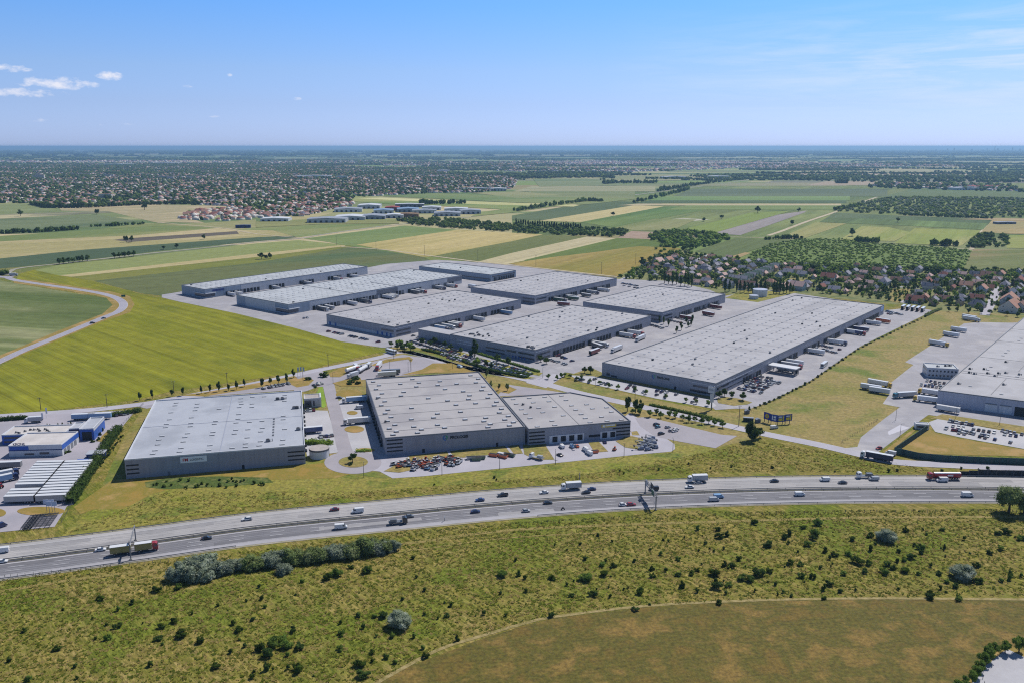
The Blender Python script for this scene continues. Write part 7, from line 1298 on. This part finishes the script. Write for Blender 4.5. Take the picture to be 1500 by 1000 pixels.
HV = [(964, 388, 'pink', 16), (979, 384, 'salmon', 15), (990, 377, 'brown', 10), (1012, 399, 'grey', 11), (1030, 398, 'slate', 14), (1045, 389, 'slate', 10), (1043, 379, 'salmon', 11), (1032, 383, 'red', 10), (1052, 390, 'grey', 11), (1063, 392, 'pink', 9), (1074, 386, 'salmon', 12), (1060, 384, 'grey', 10), (1087, 398, 'grey', 10), (1095, 399, 'slate', 12), (1100, 396, 'slate', 14), (1012, 404, 'grey', 9), (1000, 404, 'pink', 9), (1022, 408, 'pink', 10), (1032, 404, 'brown', 10), (1035, 415, 'grey', 12), (1060, 406, 'pink', 9), (1078, 413, 'grey', 8), (1018, 395, 'pink', 10), (1068, 380, 'pink', 9), (1116, 389, 'slate', 14), (1110, 386, 'grey', 10), (1120, 404, 'pink', 9), (1134, 398, 'salmon', 9), (1147, 404, 'grey', 10), (1085, 407, 'pink', 9), (1002, 396, 'grey', 9), (1128, 419, 'salmon', 12), (1147, 424, 'pink', 14), (1168, 425, 'pink', 17), (1160, 391, 'brown', 11), (1182, 391, 'grey', 9), (1155, 402, 'grey', 13), (1175, 405, 'grey', 12), (1206, 396, 'slate', 9), (1192, 409, 'pink', 8), (1213, 412, 'red', 17), (1222, 411, 'pink', 13), (1238, 413, 'salmon', 11), (1240, 407, 'grey', 12), (1258, 411, 'brown', 12), (1256, 416, 'pink', 8), (1203, 424, 'red', 12), (1180, 424, 'grey', 9), (1222, 428, 'grey', 13), (1238, 430, 'pink', 8), (1272, 396, 'salmon', 8), (1255, 393, 'brown', 8), (1293, 402, 'grey', 12), (1295, 418, 'grey', 16), (1318, 403, 'grey', 14), (1313, 414, 'brown', 13), (1326, 415, 'slate', 11), (1357, 416, 'red', 16), (1382, 406, 'red', 13), (1358, 425, 'slate', 11), (1340, 444, 'red', 17), (1354, 442, 'salmon', 11), (1369, 441, 'brown', 12), (1384, 442, 'brown', 12), (1395, 426, 'red', 12), (1415, 424, 'salmon', 14), (1432, 418, 'pink', 12), (1438, 429, 'salmon', 15), (1448, 425, 'red', 11), (1431, 441, 'red', 14), (1431, 450, 'slate', 16), (1447, 407, 'brown', 17), (1466, 405, 'salmon', 14), (1472, 420, 'grey', 14), (1492, 418, 'red', 18), (1480, 436, 'slate', 22), (1478, 446, 'salmon', 24), (1480, 456, 'salmon', 24), (1496, 455, 'brown', 22), (1410, 430, 'grey', 10), (1333, 403, 'salmon', 9), (1500, 438, 'slate', 16), (1265, 405, 'pink', 9), (1140, 409, 'grey', 10), (1228, 404, 'slate', 9), (1345, 432, 'grey', 9)]
HP_ = [G(x, y) for x, y, _, _ in HV]
for _ in range(4000):
    if len(HV) > 197: break
    x = random.uniform(945, 1530) if _ % 2 else random.uniform(945, 1160); y = random.uniform(380, 456); lo_ = np.interp(x, [945, 1060, 1296, 1330, 1530], [406, 424, 436, 446, 458]); hi_ = np.interp(x, [945, 985, 1060, 1130, 1320, 1530], [388, 380, 384, 392, 397, 404]); q = G(x, y)
    if y > lo_ or y < hi_ or (1296 < x < 1340 and y > 418) or (1146 < x < 1204 and 405 < y < 420) or (1436 < x < 1466 and y > 420) or (1076 < x < 1146 and 390 < y < 418) or min(hypot(q[0]-p[0], q[1]-p[1]) for p in HP_) < 15: continue
    HP_.append(q); HV.append((x, y, random.choice(('pink', 'grey', 'grey', 'grey', 'slate', 'brown', 'pink')), random.choice((8, 9, 10, 11))))
for x, y, rc, w in HV:
    where = 'at village left end' if x < 1010 else 'by the village terraces' if x < 1080 else 'behind the longest warehouse' if x < 1260 else 'by the village meadow' if x < 1365 else 'at village right edge'
    house(x, y, rc, w=w*.98, d=round(w*.7, 1), h=random.choice((3.2, 3.4, 5.4)), where=where)
# the row of terraced houses with steep grey roofs
a, b_ = G(1088, 414), G(1138, 394)
for i in range(14):
    t = i/13; house(0, 0, 'green' if i % 3 else 'grey', raw=(a[0]+(b_[0]-a[0])*t, a[1]+(b_[1]-a[1])*t), rz=atan2(b_[1]-a[1], b_[0]-a[0])+pi/2, w=11, d=7.5, h=5.2, shape='gable', wl=0, grp='terraced row', label='steep roofed terraced house, %s from the near end of its row' % ordn(i))
# poplars and other trees about the village
for i, x in enumerate([973, 979, 985, 991, 997, 1003, 1008, 1013] + [1062, 1068, 1079, 1084, 1090, 1096, 1102, 1108, 1114, 1120, 1133, 1137, 1142, 1147, 1152, 1157]):
    tree(x, np.interp(x, [973, 1013, 1062, 1160], [416, 420, 428, 431])+random.uniform(-1, 1), random.uniform(4.2, 5.2), 'tall poplar behind the warehouses, %s from the left' % ordn(i), 'poplars behind the warehouses', 'poplar', 'dark', n=320, size=.17)
hz = 0
vill = [(905, 408), (925, 402), (940, 388), (960, 376), (1000, 368), (1060, 380), (1130, 388), (1320, 394), (1500, 401), (1530, 404), (1530, 462), (1500, 460), (1455, 458), (1380, 450), (1330, 446), (1296, 440), (1164, 427), (1130, 428), (1050, 424), (985, 414), (910, 408)]
VP = GP(vill); hp = np.array([G(x, y) for x, y, _, _ in HV]+[(a[0]+(b_[0]-a[0])*t, a[1]+(b_[1]-a[1])*t) for t in np.linspace(0, 1, 10)]); mea = [GP([(1300, 440), (1306, 424), (1336, 424), (1318, 446)]), GP([(1150, 411), (1156, 408), (1200, 409), (1196, 416), (1160, 417)]), GP([(980, 396), (1008, 384), (1000, 392)]), GP([(1434, 462), (1448, 424), (1466, 424), (1454, 462)])]
P = scatter(VP, .009); ok = np.ones(len(P), bool)
for m_ in mea: ok &= ~inside(P, m_)
P = P[ok]; keep = []
for p_ in P:
    if np.min(np.hypot(*(hp-p_).T)) < 8.5: continue
    if keep and min(hypot(p_[0]-q[0], p_[1]-q[1]) for q in keep[-400:]) < 5: continue
    keep.append(p_)
keep.sort(key=lambda q: q[1]); NIND = 190
for q in keep[:NIND]:
    sh, lf, rr, k_ = random.choice([('round', 'tree', 3.6, 'mid green round'), ('round', 'dark', 4.0, 'dark round'), ('tall', 'tree', 3.4, 'upright green'), ('round', 'bright', 3.2, 'bright green round'), ('cone', 'dark', 3.2, 'dark conifer'), ('round', 'olive', 3.6, 'grey green round')])
    tree(0, 0, rr*random.uniform(.7, 1.1), '%s tree in the village gardens' % k_, 'village trees, %s' % k_, sh, lf, 260, .2, raw=(q[0], q[1]))
FOR = {}
def forest(name, label, P, r0, r1, leafs, z0=0.0, tallk=1.15, detail=True, seed=1):
    if not len(P): return
    r = np.random.default_rng(seed); k = len(P); key = detail
    if key not in FOR:
        B_ = []
        for s in range(6):
            if detail:
                V, Fq, cen, rad = crown_np('round', 40, .34, 90+s, 7); bv, bf = blob(0, 1); T = np.concatenate([Fq[:, [0, 1, 2]], Fq[:, [0, 2, 3]]]); n0 = len(V); rr = np.random.default_rng(s)
                bvv = bv*np.array([.78, .78, .7])*(1+rr.normal(size=(len(bv), 1))*.16); B_.append((np.concatenate([V, bvv])+np.array([0, 0, .85]), np.concatenate([T, bf+n0])))
            else:
                bv, bf = blob(0, 1); rr = np.random.default_rng(s); B_.append((bv*np.array([1, 1, .9])*(1+rr.normal(size=(len(bv), 1))*.2)+np.array([0, 0, .7]), bf))
        FOR[key] = B_
    sc_ = r.uniform(r0, r1, k); S = np.stack([sc_, sc_*r.uniform(.85, 1.15, k), sc_*tallk*r.uniform(.8, 1.2, k)], 1)
    me = repeat_mesh(name, FOR[key], np.c_[P, np.full(k, z0)], r.uniform(0, 6.28, k), S, r.integers(0, 6, k), leafs, mrand=r.integers(0, len(leafs), k))
    tag(link(name, me), label, 'wood', kind='stuff')
LT, LD, LB, LO, LS = LEAF['tree'], LEAF['dark'], LEAF['bright'], LEAF['olive'], LEAF['silver']
forest('low_scrub', 'little bushes scattered through the rough meadow and verges', np.array(LIT), .45, 1.15, [LEAF['bush'], LD, LEAF['bush'], LT], seed=77, tallk=1.0)
forest('village_woodland', 'trees and shrubs filling the gardens of the village', np.array(keep[NIND:]), 2.6, 4.2, [LT, LD, LB, LT, LO]); NV = len(keep)
forest('village_shrubbery', 'low garden shrubs all through the village', scatter(VP, .012), 1.2, 2.2, [LT, LD, LB])
patch('plantation_ground', [(1092, 384), (1100, 372), (1128, 358), (1172, 350), (1230, 350), (1285, 357), (1350, 361), (1424, 367), (1412, 395), (1330, 393), (1240, 391), (1130, 391)], M('undergrowth', (98, 118, 44), (84, 104, 38), scale=.05, fine=.2, fscale=.1), z=.36)
TKS = {'plantation': .62, 'woodland': .85, 'scrub': .75, 'tree_belt': .8}
for nm, lb, poly, dn, r0, r1, lf in [
    ('plantation', 'light green tree plantation behind the village', [(1092, 384), (1100, 372), (1128, 358), (1172, 350), (1230, 350), (1285, 357), (1350, 361), (1424, 367), (1412, 395), (1330, 393), (1240, 391), (1130, 391)], .024, 1.4, 2.5, [LB, LB, LB, LO, LT]),
    ('tree_belt', 'dark belt of trees between the plantation and the village', [(1060, 385), (1130, 389), (1240, 390), (1330, 393), (1412, 395), (1500, 397), (1600, 399), (1600, 406), (1500, 405), (1330, 399), (1130, 396), (1070, 392)], .010, 3.5, 5, [LT, LT, LD]),
    ('woodland', 'dense green wood left of the village', [(948, 350), (960, 343), (975, 339), (1000, 339), (1040, 343), (1075, 350), (1045, 360), (1000, 367), (970, 364), (975, 357), (955, 354)], .010, 4, 5.8, [LT, LD, LT, LB]),
    ('scrub', 'scattered scrub before the left wood', [(960, 358), (1000, 362), (1030, 365), (1000, 370), (1030, 376), (1000, 384), (960, 388), (930, 404), (905, 407), (935, 390), (958, 375)], .0026, 2.4, 4.2, [LT, LB, LT]),
    ('woodland', 'dark strip of wood across the middle of the fields', [(582, 324), (610, 321), (660, 322), (750, 330), (830, 334), (920, 339), (912, 348), (850, 346), (750, 341.5), (640, 333), (600, 330)], .009, 4, 5.5, [LT, LD, LT]),
    ('woodland', 'grey green wood on the right behind the striped fields', [(1222, 310), (1245, 303), (1265, 297), (1300, 291), (1330, 289.5), (1530, 292), (1560, 322), (1480, 319), (1325, 316.5)], .0046, 3.5, 6, [LT, LO, LO, LB, LS]),
    ('woodland', 'square copse among the fields at the right', [(1417, 363), (1425, 352), (1436, 344.5), (1462, 345), (1478, 348), (1476, 363)], .009, 4, 6, [LT, LD])]:
    forest(nm, lb, scatter(GP(poly), dn*(.8 if nm != 'plantation' else 1)), r0, r1, lf, seed=len(lb), tallk=TKS[nm])
for i, x in enumerate(np.linspace(756, 850, 28)): tree(x, np.interp(x, [756, 800, 850], [330.5, 334, 337.5]), 4.4, 'narrow poplar in the distant row among the fields, %s from the left' % ordn(i), 'distant poplar row', 'poplar', 'dark', n=60, size=.4)
def hr(pts, n, r, jit=4): return np.array([(q[0]+random.uniform(-jit, jit), q[1]+random.uniform(-jit, jit)) for q in (G(np.interp(t, np.linspace(0, 1, len(pts)), [p[0] for p in pts]), np.interp(t, np.linspace(0, 1, len(pts)), [p[1] for p in pts])) for t in np.linspace(0, 1, n))])
for lb, pts, n, r_ in [('dark hedgerow across the fields at the left edge', [(-100, 345), (0, 343), (60, 340.5), (112, 337)], 120, 4), ('broken hedgerow further right', [(132, 333), (165, 331.5), (172, 331), (210, 329)], 40, 3.5), ('trees round the distant roundabout', [(-40, 402), (0, 403.5), (10, 402)], 24, 3),
        ('trees along the distant avenue', [(755, 310), (790, 305), (830, 299), (860, 295), (880, 296)], 60, 6), ('trees along the far part of the avenue', [(965, 281), (1000, 275), (1040, 269), (1090, 263)], 60, 8), ('clump by the avenue', [(930, 298), (990, 284), (1010, 278)], 30, 7), ('hedgerow below the town', [(45, 300), (70, 305), (120, 305), (200, 301), (290, 299)], 200, 6),
        ('clump of trees in the far field', [(885, 270), (900, 269), (960, 269)], 60, 8), ('trees beside the pale strip', [(617, 300), (630, 300), (680, 299)], 26, 7), ('bushes behind the plantation', [(1255, 354), (1270, 355), (1285, 356)], 40, 4), ('trees on the field edge before the copse', [(1368, 360), (1380, 360), (1392, 360), (1404, 361)], 14, 5), ('hedgerow along the sand track', [(1120, 352), (1150, 350), (1172, 350)], 24, 4), ('hedgerow at the back of the striped fields', [(1222, 309), (1260, 302), (1230, 308)], 30, 5), ('hedge line far right', [(1325, 316), (1450, 321)], 60, 4), ('trees far right', [(1225, 269), (1240, 269)], 20, 9), ('scattered trees before the far town edge', [(750, 262), (800, 262), (860, 258), (900, 262)], 120, 9)]:
    forest('hedgerow', lb, hr(pts, n, r_), r_*.7, r_*1.25, [LD, LT], detail=True, seed=len(lb))
for i, x in enumerate([87, 93, 100, 107, 116, 121, 128, 168, 175, 182, 189, 196]): tree(x, np.interp(x, [87, 128, 168, 196], [387.5, 382.5, 379, 376]), 4.0, 'dark round tree along the straight field road, %s from the left' % ordn(i), 'trees along the field road', 'round', 'dark', 120, .3)
for i, (x, y, r_) in enumerate([(383, 380, 4.6), (396, 379.5, 4), (390, 380, 3), (1248, 347, 7), (1110, 312.5, 8), (30, 317, 7), (142, 314.5, 6), (185, 355, 5), (193, 355, 5), (616, 303, 8), (1315, 326, 5), (1387, 361, 7), (212, 308, 8), (941, 391, 6), (1031, 325, 5), (1057, 321, 5), (898, 317, 5), (1170, 311, 5), (1160, 330, 5), (299, 351, 4), (240, 366, 3.5), (259, 364, 3.5)]): tree(x, y, r_, 'solitary dark tree in the open fields, %s in the list from left' % ordn(i) if False else 'solitary dark tree standing in the open fields', 'solitary trees in the fields', 'round', 'dark', 160, .26)

# the town on the left: houses and trees beyond counting, the nearest houses one by one
def farmask2(P, sx, sy, seed):
    r = np.random.default_rng(seed); v = np.zeros(len(P))
    for _ in range(9): a, b_, p_ = r.normal()/sx, r.normal()/sy, r.uniform(0, 6.28); v += np.sin(P[:, 0]*a*2*pi+P[:, 1]*b_*2*pi+p_)
    return v+r.normal(size=len(P))*1.2
town = GP([(-60, 300), (-60, 243), (200, 240), (480, 243), (620, 248), (760, 262), (750, 277), (700, 283), (640, 283), (560, 287), (520, 290), (510, 300), (470, 312), (440, 318), (380, 316), (330, 302), (230, 299), (90, 304), (50, 298)])
red = GP([(262, 322), (275, 311), (330, 306), (380, 305), (430, 300), (520, 297), (512, 304), (470, 312), (400, 320), (330, 324)])
TP = scatter(town, .0019); TP = TP[farmask2(TP, 420, 300, 5) > -1.3]; TP = TP[np.argsort(TP[:, 1])]; RP = scatter(red, .0028)
roofs = ['salmon', 'pink', 'grey', 'pink', 'brown', 'grey', 'salmon', 'slate']
near = sorted([(p[1], p[0], 0) for p in TP[:58]]+[(p[1], p[0], 1) for p in RP[:28]])
for y, x, isr in near:
    rc = random.choice(('red', 'salmon', 'red') if isr else roofs); house(0, 0, rc, raw=(x, y), w=13, d=10, h=5.4 if isr else 3.6, shape='gable' if isr else 'hip', wl=random.randrange(3), where='at the town edge', grp='town houses', rz=R(random.choice((8, 98)))+random.uniform(-.2, .2))
def housebases():
    B_ = []
    for (w, d, h, rh) in ((13, 9, 4, 3.4), (11, 11, 5.5, 3), (16, 9, 3.6, 3.2)):
        V = np.array([(-w/2, -d/2, 0), (w/2, -d/2, 0), (w/2, d/2, 0), (-w/2, d/2, 0), (-w/2, -d/2, h), (w/2, -d/2, h), (w/2, d/2, h), (-w/2, d/2, h), (-w/2+2, 0, h+rh), (w/2-2, 0, h+rh)], float)
        Fc = np.array([(0, 1, 5), (0, 5, 4), (1, 2, 6), (1, 6, 5), (2, 3, 7), (2, 7, 6), (3, 0, 4), (3, 4, 7), (4, 5, 9), (4, 9, 8), (6, 7, 8), (6, 8, 9), (5, 6, 9), (7, 4, 8)]); B_.append((V, Fc))
    return B_
def townmass(name, label, P, seed, k=1.0):
    r = np.random.default_rng(seed); n = len(P); rm = [HR[q] for q in (('red', 'salmon', 'red') if 'estate' in name else ('salmon', 'pink', 'red', 'brown', 'brown', 'salmon', 'grey', 'slate'))]+[HW[0]]; mats = [HW[0], HW[2]]+rm; B_ = housebases(); wh = r.integers(0, 3, n)
    VV, FF, MI, off = [], [], [], 0; col = r.integers(2, len(mats), n)
    me = repeat_mesh(name, B_, np.c_[P, np.zeros(n)], r.choice([.14, 1.7, .9], n)+r.normal(size=n)*.15, np.stack([r.uniform(.7, 1.15, n)*k]*3, 1), wh, mats)
    mi = np.concatenate([np.stack([np.full(sum(wh == b), 0)]*8+[col[wh == b]]*6, 1).ravel() for b in range(3) if (wh == b).any()]); me.polygons.foreach_set('material_index', mi.astype(np.int32)); me.update()
    tag(link(name, me), label, 'houses', kind='stuff')
townmass('town_houses', 'thousands of tiled houses of the distant town', TP[58:], 3); townmass('estate_houses', 'dense red roofed estate at the near corner of the town', RP[28:], 4)
TT = scatter(town, .0017); forest('town_trees', 'trees between the houses of the distant town', TT, 3.2, 7.2, [LD, LT, LD], detail=False, tallk=1.1, seed=8)
RT = scatter(red, .0004); forest('town_trees', 'trees among the red roofed estate', RT, 3, 5, [LD, LT], detail=False, seed=9)
# taller blocks in the town
for i, (x, y, w, h_) in enumerate([(57, 262, 26, 26), (62, 263, 24, 24), (52, 261, 30, 14), (125, 258, 60, 14), (160, 260, 50, 16), (200, 262, 40, 14), (240, 262, 50, 14), (250, 264, 34, 18), (280, 262, 44, 12), (155, 290, 40, 12), (130, 289, 30, 10), (300, 250, 50, 16), (330, 256, 40, 12), (118, 296, 30, 9), (400, 262, 60, 10), (110, 258, 40, 14)]):
    q = G(x, y); e = empty('apartment_block', 'pale apartment block rising above the roofs of the distant town', 'apartment block', (q[0], q[1], 0), .1, 'apartment blocks of the town'); MB().box(-w/2, w/2, -6, 6, 0, h_, HW[0]).obj('wall', e); MB().box(-w/2-.4, w/2+.4, -6.4, 6.4, h_, h_+1, HR['salmon' if i % 2 else 'grey']).obj('roof', e)
    for z_ in np.arange(1.5, h_-1.5, 3.2): MB().box(-w/2+1, w/2-1, -6.1, -5.95, z_, z_+1.3, GLASS).obj('window_band', e)
# far woods and scattered far suburbs
def farmask(P, sx, sy, seed, th):
    r = np.random.default_rng(seed); v = np.zeros(len(P))
    for _ in range(9): a, b_, p_ = r.normal()/sx, r.normal()/sy, r.uniform(0, 6.28); v += np.sin(P[:, 0]*a*2*pi+P[:, 1]*b_*2*pi+p_)
    return v > th
for j, (y0, y1, xx, dn, r0, r1, th, lb) in enumerate([(2900, 5200, 3600, .0011, 6, 9, 1.2, 'groves and tree lines beyond the fields'), (4600, 8200, 5600, .0012, 6, 11, .8, 'broad belt of woods beyond the town'), (8200, 15000, 9500, .0004, 12, 22, .9, 'far woods fading into the haze'), (15000, 30000, 19000, .00008, 30, 55, 1.0, 'last woods under the horizon')]):
    n = int((y1-y0)*2*xx*dn); P = rng.uniform((-xx, y0), (xx, y1), (n, 2)); P = P[np.abs(P[:, 0]) < P[:, 1]*.66+60]; P = P[farmask(P, 2600 if j else 900, 700 if j < 2 else 1500, 11+j, th)]
    for bd in BANDS: P = P[~inside(P, bd)]
    if j == 0: P = P[~inside(P, town) & ~inside(P, red)]; P = P[(P[:, 1] > 4300) | (P[:, 0] > 5000)]
    forest('far_woods', lb, P, r0, r1, [LD, LT, LD], detail=False, tallk=.85 if j < 2 else .4, seed=20+j)
FS = scatter(GP([(560, 247), (560, 238), (900, 236), (1230, 240), (1420, 243), (1420, 246), (1100, 250), (900, 253), (760, 252)]), .00045); townmass('suburb_houses', 'scattered houses of a suburb far off beyond the fields', FS[farmask(FS, 1500, 600, 31, -.6)], 6, 1.5)
FS = scatter(GP([(-40, 240), (-40, 236), (560, 236), (560, 242)]), .00012); townmass('suburb_houses', 'far houses behind the town', FS, 7, 1.6)
FS = scatter(GP([(1270, 273), (1300, 269), (1480, 273), (1500, 281), (1380, 278)]), .0009); townmass('suburb_houses', 'houses along the road beyond the right hand wood', FS[::1], 8, 1.2)
FT = scatter(GP([(1140, 264), (1200, 258), (1500, 262), (1500, 268), (1300, 268)]), .0006); forest('far_woods', 'tree line beyond the pale far field on the right', FT, 6, 10, [LD, LT], detail=False, seed=33)
FT = scatter(GP([(1270, 275), (1290, 268), (1480, 272), (1500, 282), (1380, 279)]), .0009); forest('far_woods', 'trees among the houses beyond the right hand wood', FT, 5, 9, [LD, LT], detail=False, seed=34)

# ------------------------------------------------------------------ haze
HZ = bpy.data.materials.new('haze'); HZ.use_nodes = True; nt = HZ.node_tree; nt.nodes.clear(); out = nt.nodes.new('ShaderNodeOutputMaterial'); pv = nt.nodes.new('ShaderNodeVolumePrincipled')
pv.inputs['Color'].default_value = (.40, .68, 1.0, 1); pv.inputs['Density'].default_value = 5.2e-5; pv.inputs['Anisotropy'].default_value = 0.3; nt.links.new(pv.outputs[0], out.inputs['Volume'])
ho = MB().box(-80500, 80500, -200, 118500, -1.0, 176, HZ).obj('haze'); tag(ho, kind='stuff')
print('objects', len(sc.objects), 'village trees', NV, 'town', len(TP), len(TT))

# ------------------------------------------------------------------ one label for one thing: look-alikes are counted from the left of the photo
bpy.context.view_layer.update()
NUM = 'one two three four five six seven eight nine'.split()
LB_ = {}
for o in sc.objects:
    if o.parent is None and 'label' in o and o.get('kind') not in ('stuff', 'structure'): LB_.setdefault(o['label'], []).append(o)
for lb, os_ in LB_.items():
    if len(os_) < 2: continue
    os_.sort(key=lambda o: pix(o.location[0], o.location[1])[0]); 
    for i, o in enumerate(os_): o['label'] = lb+', '+ordn(i)+' from the left'
    if 'group' not in os_[0]:
        for o in os_: o['group'] = lb
LL = [o['label'] for o in sc.objects if o.parent is None and len(str(o.get('label', '')).split()) > 16]; print('long labels', len(LL), LL[::max(1, len(LL)//20)])
